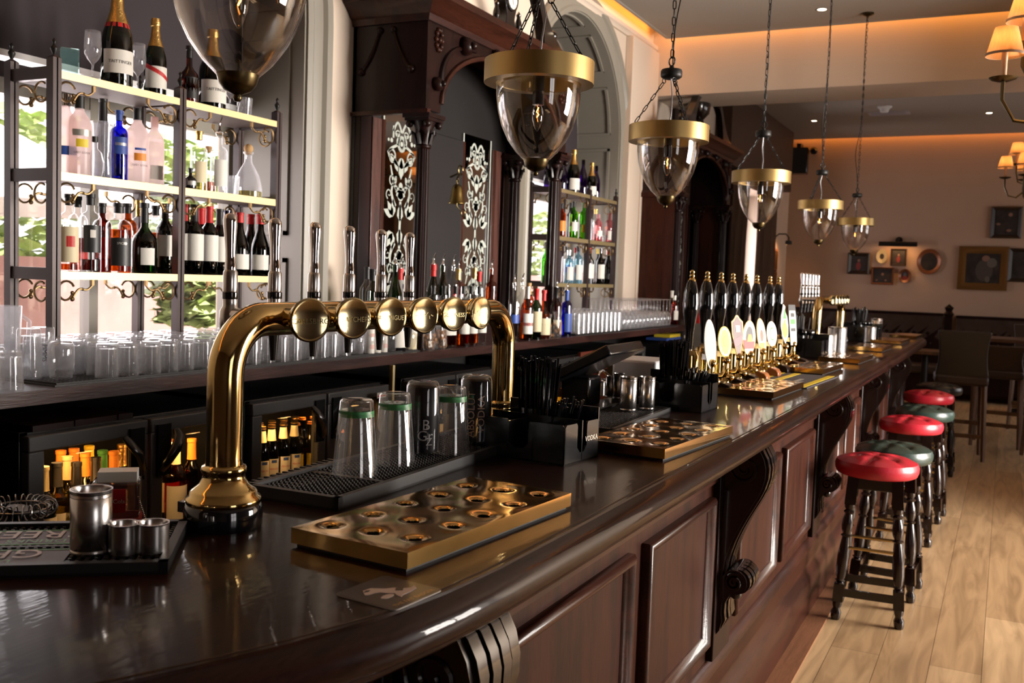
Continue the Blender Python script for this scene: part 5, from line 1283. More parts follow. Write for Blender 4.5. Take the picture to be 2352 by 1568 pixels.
def column_mesh(h):
    mb = MB(); r = .037
    mb.box(-.055, .055, -.055, .055, 0, .10); mb.lathe([(.052, .10), (.054, .112), (.046, .122), (.048, .132), (.040, .142)], 24)
    n = 14; z0, z1 = .142, h - .17
    ring = []
    for k in range(n * 4):
        a = 2 * PI * k / (n * 4); rr = r * (1 - .10 * max(0, math.cos(a * n)) ) ; ring.append((rr * math.cos(a), rr * math.sin(a)))
    vs = [(x * s, y * s, z) for z, s in ((z0, 1.0), ((z0 + z1) / 2, .97), (z1, .88)) for x, y in ring]; N = n * 4
    mb.add(vs, [(j * N + k, j * N + (k + 1) % N, (j + 1) * N + (k + 1) % N, (j + 1) * N + k) for j in range(2) for k in range(N)])
    mb.lathe([(.033, z1), (.040, z1 + .008), (.040, z1 + .016), (.034, z1 + .022), (.036, z1 + .05), (.046, z1 + .10), (.060, z1 + .135)], 20)
    for k in range(8):
        a = 2 * PI * k / 8; mb.tube([(.034 * math.cos(a), .034 * math.sin(a), z1 + .025), (.050 * math.cos(a), .050 * math.sin(a), z1 + .075), (.062 * math.cos(a), .062 * math.sin(a), z1 + .085), (.060 * math.cos(a), .060 * math.sin(a), z1 + .07)], [.012, .010, .008, .006], 6)
    for sx in (1, -1):
        for sy in (1, -1):
            mb.sphere(.020, (sx * .052, sy * .052, z1 + .122), 10, 7)
    mb.box(-.07, .07, -.07, .07, z1 + .135, z1 + .15); mb.box(-.078, .078, -.078, .078, z1 + .15, h)
    return mb.mesh('column', M['mahogdark'], 35)
def back_bar(y0, y1, label, closed, top):
    """mahogany overmantel: front at x=-2.62, back on the wall, carried on fluted columns"""
    t = thing('carved_back_bar', label, 'back bar', (-2.85, (y0 + y1) / 2, KZ), 0, 'carved mahogany back bars')
    F, B = .23, -.215; hw = (y1 - y0) / 2; zb, zt_ = 2.31 - KZ, 2.79 - KZ
    dk = M['mahogdark']
    # back panel with two mirrors
    mb = MB(); mb.box(B, B + .02, -hw, hw, 0, zt_); part('back_panel', mb, pbr('shade_black_wood', (.004, .002, .0018), .5), t)  # near-black: shade inside the arch is put into the wood colour
    for s in (-1, 1):
        mb = MB(); mb.box(B + .02, B + .055, s * hw - (.0 if s < 0 else .10), s * hw + (.10 if s < 0 else .0), .0, zb); part('pilaster', mb, dk, t, bev=.004)
        mb = MB(); a = s * (hw - .185); mb.box(B + .02, B + .045, a - .06, a + .06, .0, zb); part('figured_stile', mb, M['figwood'], t, bev=.003)
        mc = s * .43; mw, mh = .375, 1.24 - .0
        mb = MB(); mb.box(B + .02, B + .028, mc - mw / 2, mc + mw / 2, .03, 2.385 - KZ - .02); m_ = part('mirror', mb, M['mirror'], t)
        e = MB(); etched(e, mw * .86, 1.13); part('etched_scrollwork', e, M['etch'], m_, (B + .0292, mc, .075), ang=180)
        mb = MB()
        for q in (-1, 1): mb.box(B + .028, B + .0295, mc + q * (mw / 2 - .012) - .006, mc + q * (mw / 2 - .012) + .006, .03, 2.385 - KZ - .02)
        part('bevelled_border', mb, M['etch'], m_)
        mb = MB()
        for q in (-1, 1): mb.box(B + .02, B + .05, mc + q * (mw / 2 + .015) - .015, mc + q * (mw / 2 + .015) + .015, .0, zb)
        part('mirror_frame', mb, M['mahog'], t, bev=.004)
    mb = MB(); mb.box(B + .02, B + .06, -.20, .20, 0, zb); part('centre_panel', mb, bpy.data.materials['shade_black_wood'], t, bev=.004)  # same colour with the niche shade in it
    # upper box with arched front
    mb = MB(); n = 24; aw = hw - .14; z0 = zb
    pts = [(-aw * math.cos(PI * k / n), z0 + .04 + .345 * math.sin(PI * k / n)) for k in range(n + 1)]
    X0, X1 = F - .035, F
    def slab(poly):
        mb.prism(poly, X1, FX, X0)
    slab([(-hw, z0), (-aw, z0), (-aw, zt_), (-hw, zt_)]); slab([(aw, z0), (hw, z0), (hw, zt_), (aw, zt_)])
    for p, q in zip(pts, pts[1:]): slab([p, q, (q[0], zt_), (p[0], zt_)])
    part('arched_front', mb, M['mahog'] if False else dk, t, ang=30)
    for s in (-1, 1):
        mb = MB(); mb.box(B, F - .035, s * hw - (.0 if s < 0 else .03), s * hw + (.03 if s < 0 else .0), zb, zt_)
        sd = part('side_panel', mb, dk, t)
        mb = MB()
        for (xa, fl) in ((-.10, 1), (.08, -1)):   # carved swags on the cheeks
            pts2 = [(xa + fl * (.05 - .11 * u) , s * (hw + .003), zb + .40 - .20 * u - .03 * math.sin(u * PI)) for u in [k / 14 for k in range(15)]]
            mb.tube(pts2, [.011 * (1 - .3 * abs(2 * k / 14 - 1)) for k in range(15)], 7); mb.sphere(.02, pts2[-1], 10, 7); mb.sphere(.018, pts2[0], 10, 7)
        part('carved_swag', mb, dk, sd)
        mb = MB(); mb.box(B - .0, F + .02, s * hw - .015, s * hw + .015, zb - .02, zb); part('lower_moulding', mb, M['mahoglong'], t)
        if closed:
            mb = MB(); mb.box(B, F - .06, s * hw - .02 * (s > 0), s * hw + .02 * (s < 0), 0, zb - .02); mb.box(B, F - .05, s * hw - .03, s * hw + .03, zb - .06, zb - .02); part('lower_side_panel', mb, M['mahog'], t)
    # arch archivolt, bosses, rosettes
    mb = MB(); mb.tube([(F + .004, y, z + .006) for y, z in pts], .014, 8); part('arch_moulding', mb, M['mahoglong'], t)
    for (yy, zz, r) in ((-hw + .085, 2.445 - KZ, .035), (hw - .085, 2.445 - KZ, .035), (-.50, 2.69 - KZ, .048), (.50, 2.69 - KZ, .048), (-.16, 2.715 - KZ, .034), (.16, 2.715 - KZ, .034)):
        mb = MB(); mb.sphere(r, (F + .012, yy, zz), 16, 10); mb.sphere(r * .45, (F + .012 + r, yy, zz), 10, 7); part('turned_boss', mb, dk, t)
    for s in (-1, 1):
        mb = MB(); yy, zz = s * (hw - .10), 2.665 - KZ
        for k in range(10):
            a = 2 * PI * k / 10; mb.sphere(.014, (F + .004, yy + .027 * math.cos(a), zz + .050 * math.sin(a)), 8, 6)
        mb.sphere(.018, (F + .006, yy, zz), 10, 7); part('carved_rosette', mb, M['mahog'], t)
        mb = MB(); pts3 = [(F + .003, s * (hw - .13 - .35 * u * u), 2.47 - KZ + .22 * math.sin(u * PI / 2)) for u in [k / 12 for k in range(13)]]; mb.tube(pts3, [.018 - .008 * k / 12 for k in range(13)], 8); part('carved_scroll', mb, dk, t)
    # cornice
    mb = MB(); mb.sweep([(B, -hw), (F, -hw), (F, hw), (B, hw)], [(0, zt_ - .05), (.012, zt_ - .05), (.02, zt_ - .02), (.035, zt_ - .01), (.05, zt_ + .01), (.085, zt_ + .045), (.095, zt_ + .05), (.095, zt_ + .085), (.0, zt_ + .09)]); mb.box(B, F, -hw, hw, zt_, zt_ + .089); part('cornice', mb, M['mahoglong'], t, ang=25)
    # columns
    cmesh = cached(('col',), lambda: column_mesh(zb - .02))
    for s in (-1, 1):
        part('front_column', cmesh, None, t, (F - .045, s * (hw - .06), 0))
        if s > 0: part('rear_column', cmesh, None, t, (B + .115, s * (hw - .06), 0))
    # broken pediment
    zc = zt_ + .088
    for s in (-1, 1):
        mb = MB(); sil = [(hw - .02, 0), (hw - .02, .055), (hw - .10, .075), (hw - .22, .13), (hw - .32, .22), (hw - .40, .32), (hw - .47, .38), (hw - .535, .40), (hw - .56, .355), (hw - .52, .33), (hw - .46, .29), (hw - .40, .20), (hw - .36, .10), (hw - .34, 0)]
        mb.prism([(s * a, b) for a, b in sil], .03, T(F - .04, 0, zc) @ FX, -.03); mb.sphere(.045, (F - .04, s * (hw - .525), zc + .37), 12, 8); mb.sphere(.03, (F - .07, s * (hw - .11), zc + .16), 12, 8); mb.lathe([(.02, .06), (.028, .09), (.015, .12), (.022, .135)], 12, (F - .07, s * (hw - .11), zc)); part('swan_neck_scroll', mb, M['blackwood'], t, ang=35)
    mb = MB()
    for k in range(-6, 7):
        if abs(k) < 2: continue
        if abs(k) < 6: mb.sphere(.021, (F - .03, k * .082, zc + .03), 10, 7)
    part('bead_row', mb, M['blackwood'], t)
    if top == 'bust':
        mb = MB(); mb.box(F - .20, F - .04, -.12, .12, zc, zc + .10); part('pedestal', mb, M['blackwood'], t, bev=.006)
    return t, zc + .10 + KZ
t1, pz = back_bar(4.15, 5.86, 'carved mahogany back bar with etched mirrors and a clock between the two arched windows', False, 'clock')
t2, pz = back_bar(8.40, 10.08, 'second carved mahogany back bar past the far arched window under the beam', True, 'bust')
# clock on the first back bar
yc = (4.15 + 5.86) / 2
t = thing('mantel_clock', 'dark carved clock with a white dial on top of the near carved back bar', 'clock', (-2.66, yc + .03, pz - .10))
t.scale = (.78, .78, .78)
mb = MB(); mb.prism([(-.13, 0), (.13, 0), (.12, .03), (.075, .06), (.06, .12), (.085, .19), (.11, .26), (.085, .34), (.03, .38), (0, .43), (-.03, .38), (-.085, .34), (-.11, .26), (-.085, .19), (-.06, .12), (-.075, .06), (-.12, .03)], .05, FX, -.05); part('case', mb, M['blackwood'], t, bev=.008)
mb = MB(); mb.lathe([(.088, .05), (.092, .058), (.078, .062)], 28, M=T(0, 0, .255) @ FX); part('bezel', mb, M['blackwood'], t)
mb = MB(); mb.lathe([(0, .056), (.079, .056)], 28, M=T(0, 0, .255) @ FX); part('dial', mb, M['paper'], t)
mb = MB(); mb.prism([(-.003, -.01), (.003, -.01), (.002, .06), (-.002, .06)], .0585, T(0, 0, .255) @ FX @ RZ(.35), .057); mb.prism([(-.003, -.01), (.003, -.01), (.002, .045), (-.002, .045)], .0590, T(0, 0, .255) @ FX @ RZ(-2.8), .0575)
for k in range(12): mb.prism([(-.002, .062), (.002, .062), (.002, .072), (-.002, .072)], .0572, T(0, 0, .255) @ FX @ RZ(k * PI / 6), .0565)
part('hands_and_marks', mb, M['inktext'], t)
for s in (-1, 1):
    mb = MB(); mb.lathe([(.012, 0), (.02, .03), (.012, .07), (.026, .11), (.026, .14), (.014, .18), (.02, .2), (0, .23)], 14); part('turned_finial', mb, M['blackwood'], t, (.02, s * .175, -.02))
# carved figure on the second
yc2 = 9.537
t = thing('carved_bust', 'dark carved bust on top of the far carved back bar', 'bust', (-2.74, (8.40 + 10.08) / 2, pz))
mb = MB(); mb.lathe([(0, 0), (.09, 0), (.09, .03), (.06, .05), (.05, .08), (.12, .14), (.135, .22), (.12, .30), (.075, .345), (.045, .36), (.042, .385), (.062, .42), (.070, .465), (.062, .515), (.03, .55), (0, .56)], 18); mb.v = [(x * .75, y, z) for x, y, z in mb.v]; part('torso_and_head', mb, M['blackwood'], t)
mb = MB(); mb.sphere(.05, (.0, 0, .525), 12, 8); mb.prism([(-.02, 0), (.02, 0), (0, .05)], .03, T(.03, 0, .44) @ FX); part('hair_and_face', mb, M['blackwood'], t)
# brass ship's bell on a bracket inside the near back bar
by = 4.758; bz_ = 1.893
t = thing('brass_bell', 'old brass bell hanging on a scrolled bracket before the second etched mirror', 'bell', (-2.78, by, bz_))
mb = MB(); mb.lathe([(.046, 0), (.047, .004), (.040, .015), (.034, .05), (.030, .085), (.018, .105), (0, .112)], 24); mb.lathe([(0, .09), (.028, .08), (.040, .006)], 24); part('bell_body', mb, pbr('tarnished_brass', (.22, .15, .05), .35, 1), t)
mb = MB(); mb.tube([(0, 0, .108), (0, .012, .13), (0, 0, .145), (0, -.012, .13), (0, 0, .108)], .004, 6); mb.tube([(0, 0, .145), (0, .03, .17), (-.04, .07, .175), (-.10, .09, .16)], .006, 8); mb.tube([(0, .03 + .025 * math.cos(a), .19 + .025 * math.sin(a)) for a in [k * .5 for k in range(12)]], .005, 6); part('bracket', mb, M['bronze'], t)
mb = MB(); mb.tube([(0, 0, .06), (.0, .0, -.01), (.005, .05, -.045)], .003, 6); mb.tube([(.005, .065 + .02 * math.cos(a), -.045 + .02 * math.sin(a)) for a in [2 * PI * k / 16 for k in range(16)]], .003, 6, True); part('bell_pull', mb, M['bronze'], t)

# ------------------------------------------------------------------ under-counter bottle fridges
FXX = -2.45
def fridge(y0, y1, doors, label, z1=1.005):
    t = thing('bottle_fridge', label, 'fridge', ((FXX - .50), (y0 + y1) / 2, 0), 0, 'black bottle fridges under the back counter')
    hw = (y1 - y0) / 2; fx = .50 - .04; b = -.04
    mb = MB(); mb.box(b, fx, -hw, -hw + .03, .05, z1); mb.box(b, fx, hw - .03, hw, .05, z1); mb.box(b, fx, -hw, hw, z1 - .03, z1); mb.box(b, fx, -hw, hw, .05, .16); mb.box(b, b + .02, -hw, hw, .05, z1); mb.box(.0, fx - .04, -hw, hw, 0, .05); part('cabinet_body', mb, M['black'], t, bev=.003)
    mb = MB(); mb.box(b + .02, fx - .04, -hw + .03, hw - .03, .555, .567); mb.box(b + .02, fx - .04, -hw + .03, hw - .03, .30, .31); part('wire_shelf', mb, M['steeldark'], t)
    dn = len(doors)
    for i, side in enumerate(doors):
        a = -hw + 2 * hw * i / dn + .006; c = -hw + 2 * hw * (i + 1) / dn - .006
        mb = MB(); fw = .052
        mb.box(fx, fx + .035, a, c, z1 - .056, z1 - .010); mb.box(fx, fx + .035, a, c, .16, .22); mb.box(fx, fx + .035, a, a + fw, .22, z1 - .056); mb.box(fx, fx + .035, c - fw, c, .22, z1 - .056)
        d = part('door_frame', mb, M['fridge'], t, bev=.004)
        mb = MB(); mb.box(fx + .012, fx + .016, a + fw, c - fw, .22, z1 - .056); part('door_glass', mb, M['glassdark'], d)
        yh = c - .05 if side == 'r' else a + .05; sg = -1 if side == 'r' else 1
        mb = MB(); mb.box(fx + .035, fx + .045, yh - .028, yh + .028, z1 - .20, z1 - .03); mb.tube([(fx + .045, yh + sg * .05, z1 - .055), (fx + .065, yh + sg * .045, z1 - .075), (fx + .075, yh + sg * .02, z1 - .11), (fx + .06, yh - sg * .01, z1 - .16), (fx + .045, yh - sg * .015, z1 - .18)], [.010, .012, .013, .011, .009], 10, flat=1.4)
        part('door_handle', mb, M['black'], d)
    return t
fr_y = [(1.83, 2.72), (2.755, 3.655), (3.80, 4.70), (5.30, 6.20), (6.25, 7.15)]
fl_ = ['black two-door bottle fridge nearest the end, white wine behind its glass', 'black two-door bottle fridge behind the pint glasses, full of blue-necked lagers', 'black two-door bottle fridge behind the far brass column', 'black two-door bottle fridge behind the till terminal', 'black two-door bottle fridge behind the second straw caddy']
for (a, b), lab in zip(fr_y, fl_):
    f_ = fridge(a, b, ['r', 'l'], lab)
    for q in (.25, .75):
        ld = bpy.data.lights.new('fridge_lamp', 'AREA'); ld.energy = 4.5; ld.color = (1, .52, .16); ld.shape = 'RECTANGLE'; ld.size = .25; ld.size_y = .05
        lo = bpy.data.objects.new('fridge_lamp', ld); COL.objects.link(lo); lo.location = (FXX - .12, a + (b - a) * q, .945); lo.rotation_euler = (0, .25, 0)
mb = MB(); mb.box(-2.49, -2.47, 3.700, 3.716, .1, 1.077); solo('brass_strip', mb, M['brassedge'], 'upright brass strip between two fridges under the back counter', 'trim strip')
for y, z, lab in ((3.530, .962, 'small silver and red maker plate at the corner of the second fridge'), (5.621, .962, 'small silver and red maker plate on the fridge behind the first straw caddy')):
    mb = MB(); mb.box(0, .002, -.034, .034, -.012, .012); t = thing('maker_plate', lab, 'plate', (-2.4135, y, z)); part('plate', mb, M['silvertext'], t); mb = MB(); mb.box(.002, .0025, -.03, .03, -.006, .0); part('red_line', mb, M['redlabel'], t)
mb = MB(); mb.box(-2.80, -2.56, 1.86, 2.22, 1.005, 1.022); mb.box(-2.562, -2.556, 2.0, 2.03, 1.005, 1.024); mb.box(-2.562, -2.556, 2.16, 2.19, 1.005, 1.024)
solo('menu_folder', mb, [M['mahogdark']], 'dark menu folder lying on top of the nearest fridge', 'folder', (.09, 0, 0))
t = thing('paper_pile', 'blue and yellow papers on the shelf below the far back counter', 'papers', (-2.62, 8.154, 1.005)); 
mb = MB(); mb.box(-.08, .10, -.30, .10, 0, .02); part('blue_folder', mb, M['bluelabel'], t); mb = MB(); mb.box(-.06, .08, -.15, .25, .02, .045); part('yellow_pad', mb, M['yellow'], t); mb = MB(); mb.box(-.05, .08, .1, .4, 0, .02); part('white_sheets', mb, M['paper'], t)
mb = MB(); mb.box(-2.47, -2.45, 5.847, 6.330, .60, 1.02); solo('wooden_panel', mb, pbr('red_brown_panel', (.16, .035, .018), .4), 'red-brown wooden panel between two fridges behind the till', 'panel')
t = thing('chrome_lever', 'chrome lever tap before the red-brown panel', 'tap', (-2.40, 5.992, .0))
zz = 0.841
mb = MB(); mb.tube([(0, 0, zz - .30), (0, 0, zz), (.02, .05, zz + .06), (.04, .12, zz + .02), (.04, .13, zz - .10)], .014, 10); mb.sphere(.02, (0, -.02, zz + .08), 10, 8); mb.box(-.02, .02, -.10, .16, zz + .045, zz + .06); part('lever_body', mb, M['chrome'], t); mb = MB(); mb.lathe([(.03, 0), (.02, .02), (.016, zz - .2)], 14); part('stand', mb, M['steeldark'], t)
# bottles in the fridges
def wine_at(px, X, ztop, k, b, cap, lab, L=('paper', .10, .48, 1.2), h=.31, **kw):
    return bottle(k, h, .038, b, (X, px, ztop - h), lab, L, cap, capz=.80, seg=14, **kw)
SHZ = .567
w1 = [(1.980, -2.58, 'wine', 'green', 'brassedge', 'white wine at the near edge of the first fridge door'), (2.043, -2.60, 'wine', 'whitewine', 'blacklabel', 'white wine with a broad black capsule in the first fridge'), (2.082, -2.56, 'burgundy', 'whitewine', 'steel', 'white wine with a silver screw cap, front of the first fridge'), (2.171, -2.58, 'wine', 'whitewine', 'steel', 'white wine with a pinkish screw cap in the front row of the first fridge'), (2.129, -2.66, 'wine', 'whitewine', 'cork', 'white wine with a copper screw cap in the second row of the first fridge'), (2.197, -2.66, 'wine', 'whitewine', 'orange', 'white wine with an orange cap, middle of the second row in the first fridge'), (2.266, -2.66, 'wine', 'green', 'greenprint', 'green-capped white wine in the second row of the first fridge'), (2.277, -2.62, 'wine', 'green', 'orange', 'tall orange-capped white wine behind the napkin box'), (2.380, -2.70, 'wine', 'green', 'goldfoil', 'yellow-green capped wine by the door edge of the first fridge'), (2.295, -2.76, 'wine', 'green', 'yellow', 'yellow-capped wine in the back row of the first fridge'), (2.234, -2.76, 'wine', 'whitewine', 'orange', 'orange-capped wine in the back row of the first fridge'), (2.183, -2.76, 'wine', 'whitewine', 'orange', 'short orange-capped wine at the near end of the back row')]
for y, X, k, b, c, lab in w1: bottle(k, .305, .0375, b, (X, y, SHZ), lab, ('paper', .10, .50, 1.2), c, capz=.76, liquid='whitewine' if b == 'whitewine' else None, fill=.66, seg=14)
for y, X, b, c, L, lab in ((2.511, -2.58, 'rosewine', 'cream_label', ('paper', .10, .52, 1.2), 'pale-capped rose wine behind the second door of the first fridge'), (2.606, -2.60, 'darkamber', 'orange', ('greenprint', .10, .22, 1.2), 'orange-capped red wine at the tap tower side of the first fridge'), (2.554, -2.66, 'amber', 'goldfoil', ('cream_label', .15, .5, 1.2), 'amber bottle behind the pale-capped rose')):
    bottle('wine', .305, .0375, b, (X, y, SHZ), lab, L, c, capz=.76, seg=14)
pe = [(2.957, 'lager bottle with a blue neck band nearest the fridge frame'), (3.013, 'second blue-necked lager bottle in the row'), (3.084, 'third blue-necked lager bottle in the row'), (3.152, 'fourth blue-necked lager bottle, next to the brown ones')]
PB = None
def lager(y, X, lab):
    t = bottle('beer', .235, .031, 'darkgreen', (X, y, .595 + .045), lab, ('paper', .10, .44, .72), 'goldfoil', .955, seg=18, second=('cream_label', .74, .93, 3.14), txt=('PERONI', .0105, .27), tm_=M['redlabel'])
    part('blue_band', cached(('pb',), lambda: MB().lathe([(.0205, .158), (.0150, .176)], 18).mesh('blue_band', M['bluelabel'], 50)), None, t)
    part('blue_crest', cached(('pc',), lambda: MB().lathe([(.0322, .088), (.0322, .100)], 8, a0=-.35, a1=.35).mesh('blue_crest', M['bluelabel'], 50)), None, t)
    return t
mb = MB(); mb.box(-2.72, -2.54, 2.80, 3.22, SHZ, SHZ + .072); solo('bottle_crate', mb, M['darkgap'], 'low dark step under the lager bottles in the second fridge', 'crate')
for y, lab in pe: lager(y, -2.58, lab)
for i in range(4):
    y = (3.139) + .073 * i - .11; bottle('beer', .235, .031, 'darkgreen', (-2.655, y, .64), 'gold-capped lager in the second row, %s from the fridge frame' % ORD[i], ('paper', .10, .44, .72), 'goldfoil', .955, seg=14)
for y, X, lab in ((3.216, -2.62, 'brown beer bottle right after the blue-necked lagers'), (3.282, -2.60, 'brown beer bottle in the middle of the brown ones'), (3.400, -2.68, 'brown beer bottle by the door edge'), (3.350, -2.70, 'brown beer bottle in the second row')):
    bottle('beer', .215, .030, 'brownglass', (X, y, .64), lab + ' in the second fridge', ('yellow', .12, .40, .9), 'orange', .955, seg=14)
def row(y0, n, X, z, b, cap, L, what, where, step=.068):
    for i in range(n): bottle('beer', .225, .030, b, (X, y0 + step * i, z), '%s, %s in %s' % (what, ORD[i], where), L, cap, .955, seg=12)
row(3.29, 4, -2.60, SHZ, 'brownglass', 'orange', ('paper', .12, .40, .9), 'brown beer bottle', 'the row behind the second door of the second fridge')
row(3.90, 5, -2.60, SHZ + .06, 'brownglass', 'orange', ('paper', .12, .42, .9), 'amber beer bottle', 'the row behind the first door of the third fridge')
row(4.36, 4, -2.60, SHZ + .06, 'brownglass', 'goldfoil', ('paper', .12, .42, .9), 'gold-capped beer bottle', 'the row behind the second door of the third fridge')
row(5.38, 5, -2.60, SHZ + .06, 'glass', 'orange', ('paper', .12, .42, .9), 'clear bottle with an orange cap', 'the row of the fridge behind the till')
row(5.84, 4, -2.60, SHZ + .06, 'amber', 'orange', ('yellow', .12, .42, .9), 'orange cider bottle', 'the row of the fridge behind the till')
row(6.33, 5, -2.60, SHZ + .06, 'amber', 'goldfoil', ('redlabel', .12, .42, .9), 'golden ale bottle', 'the row of the farthest fridge')
row(2.84, 5, -2.60, .31, 'glass', 'yellow', ('paper', .12, .42, .9), 'small mixer bottle with a yellow cap', 'the bottom row of the second fridge', .075)

# ------------------------------------------------------------------ pendant lanterns over the bar
def pendant_meshes():
    d = {}
    mb = MB(); mb.lathe([(.145, -.028), (.145, .030), (.1425, .030), (.1425, -.026), (.113, -.026), (.113, -.028), (.145, -.028)], 48); d['rim'] = mb.mesh('rim', M['brassdull'], 40)
    mb = MB(); pr = [(.1125, -.028), (.1115, -.06), (.106, -.10), (.095, -.14), (.078, -.175), (.056, -.205), (.032, -.228), (.018, -.236)]
    mb.lathe(pr, 48); mb.lathe([(r - .002, z + .001) for r, z in pr], 48); d['bell'] = mb.mesh('glass_bell', M['glasspend'], 80)
    mb = MB(); mb.lathe([(.034, -.224), (.033, -.229), (.030, -.240), (.022, -.250), (.010, -.255), (.006, -.257), (.0075, -.262), (.005, -.267), (0, -.268)], 24); mb.lathe([(0, -.226), (.033, -.225)], 24); d['finial'] = mb.mesh('bottom_finial', M['bronze'], 60)
    mb = MB(); mb.lathe([(0, .02), (.015, .02), (.0155, -.02), (.0155, -.082), (0, -.082)], 18); mb.box(-.11, .11, -.006, .006, .016, .022); d['holder'] = mb.mesh('lamp_holder', M['blackgloss'], 50)
    mb = MB(); mb.lathe([(.009, -.082), (.013, -.092), (.0155, -.105), (.014, -.122), (.008, -.140), (.002, -.150), (0, -.151)], 18); d['bulb'] = mb.mesh('bulb', M['glass'], 80)
    mb = MB(); mb.tube([(.002, 0, -.088), (-.003, 0, -.100), (.003, .001, -.106), (-.002, 0, -.114)], .0014, 5); d['filament'] = mb.mesh('filament', emit('filament_glow', (1, .32, .05), 22.0), 80)
    mb = MB(); mb.lathe([(0, .200), (.030, .200), (.038, .206), (.039, .212), (.039, .226), (.036, .232), (.010, .236), (.008, .246), (0, .246)], 28)
    mb.tube([(.0, .016 * math.cos(a), .262 + .016 * math.sin(a)) for a in [2 * PI * k / 18 for k in range(18)]], .0028, 6, True); d['boss'] = mb.mesh('chain_boss', M['iron'], 50)
    def links(mb, p, q, ll=.030, w=.008, r=.0019):
        p = Vector(p); q = Vector(q); L = (q - p).length; n = max(1, int(L / (ll * .80))); dr = (q - p).normalized()
        a = dr.orthogonal().normalized(); b = dr.cross(a)
        for i in range(n):
            c = p + (q - p) * ((i + .5) / n); s_ = a if i % 2 else b; h = ll / 2 - w / 2 * .5
            pts = [c + dr * (h * y_) + s_ * (w / 2 * x_) for x_, y_ in ((1, .6), (.7, .93), (0, 1.05), (-.7, .93), (-1, .6), (-1, -.6), (-.7, -.93), (0, -1.05), (.7, -.93), (1, -.6))]
            mb.tube(pts, r, 5, True)
    for k in range(3):
        a = 2 * PI * k / 3 + .25; mb = MB()
        mb.tube([(.026 * math.cos(a) + .008 * math.cos(t_), .026 * math.sin(a), .192 + .008 * math.sin(t_)) for t_ in [2 * PI * j / 12 for j in range(12)]], .0018, 5, True)
        links(mb, (.028 * math.cos(a), .028 * math.sin(a), .186), (.138 * math.cos(a), .138 * math.sin(a), .024)); d['ch%d' % k] = mb.mesh('support_chain', M['iron'], 60)
    mb = MB(); mb.tube([(.0, 0, .20), (.012, .006, .15), (.004, -.004, .09), (0, 0, .02)], .0028, 6); d['flex'] = mb.mesh('flex', M['steeldark'], 80)
    H = CZ - 2.035
    mb = MB(); links(mb, (0, 0, .275), (0, 0, H - .03), .036, .0105, .0022); d['chain'] = mb.mesh('hanging_chain', M['iron'], 60)
    mb = MB(); pts = []
    for k in range(40):
        u = k / 39; z = .25 + (H - .28) * u; amp = .004 + .035 * math.exp(-((u - .22) / .10) ** 2); pts.append((amp, .006 * math.sin(9 * u), z))
    mb.tube(pts, .0028, 6); d['cable'] = mb.mesh('cable', M['iron'], 80)
    mb = MB(); mb.lathe([(0, H), (.048, H), (.048, H - .012), (.03, H - .022), (.010, H - .028), (.008, H - .04), (0, H - .04)], 24); d['rose'] = mb.mesh('ceiling_rose', M['bronze'], 50)
    return d
pdm = pendant_meshes()
PN = [('chain_boss', 'boss'), ('brass_rim', 'rim'), ('glass_bell', 'bell'), ('bottom_finial', 'finial'), ('lamp_holder', 'holder'), ('bulb', 'bulb'), ('support_chain', 'ch0'), ('support_chain', 'ch1'), ('support_chain', 'ch2'), ('flex', 'flex'), ('hanging_chain', 'chain'), ('cable', 'cable'), ('ceiling_rose', 'rose')]
PY = [1.229, 2.354, 3.458, 4.953, 6.688, 8.363]
pl = ['huge glass bell pendant hanging nearest, cut off by the top of the picture', 'glass bell pendant hanging second in the row, before the carved back bar', 'glass bell pendant hanging third in the row, beside the far arched window', 'glass bell pendant hanging fourth in the row, before the bright curtain gap', 'glass bell pendant hanging fifth in the row', 'last and smallest-looking glass bell pendant in the row, its ceiling rose in view']
for i, (y, lab) in enumerate(zip(PY, pl)):
    t = thing('pendant_lantern', lab, 'pendant lamp', (-1.137, y, 2.035), .5 * i, 'glass bell pendants over the bar')
    for nm, key in PN:
        p = part(nm, pdm[key], None, t)
        if nm == 'bulb': part('filament', pdm['filament'], None, p)

# ------------------------------------------------------------------ bar stools
def stool_meshes(mat):
    mb = MB(); n = 48; R0 = .168
    prof = [(0, -.052), (.150, -.052), (.162, -.046), (.169, -.030), (.170, -.012), (.163, .004), (.150, .013), (.125, .018), (.095, .020), (.06, .021), (.03, .021), (0, .021)]
    mb.lathe(prof[:6], n)
    # tufted top with deep buttons
    vs = []; fs = []; rings = 14
    bt = [(0, 0)] + [(.085 * math.cos(2 * PI * k / 6 + .3), .085 * math.sin(2 * PI * k / 6 + .3)) for k in range(6)]
    for j in range(rings + 1):
        r = .163 * j / rings
        for k in range(n):
            a = 2 * PI * k / n; x, y = r * math.cos(a), r * math.sin(a)
            z = .004 + .026 * (1 - (r / .163) ** 3)
            for bx, by in bt: 
                d = math.hypot(x - bx, y - by); z -= .022 * math.exp(-(d / .018) ** 2)
            # pleats from the outer buttons to the edge and between buttons
            if r > .08: z -= .011 * max(0, math.cos(6 * (a - .3))) ** 10 * min(1, (r - .08) / .03)
            if r < .085: z -= .004 * max(0, math.cos(6 * (a - .3))) ** 14 * (1 if r > .012 else 0)
            vs.append((x, y, z))
    for j in range(rings):
        for k in range(n): fs.append((j * n + k, j * n + (k + 1) % n, (j + 1) * n + (k + 1) % n, (j + 1) * n + k))
    mb.add(vs, fs)
    return mb.mesh('cushion', mat, 80)
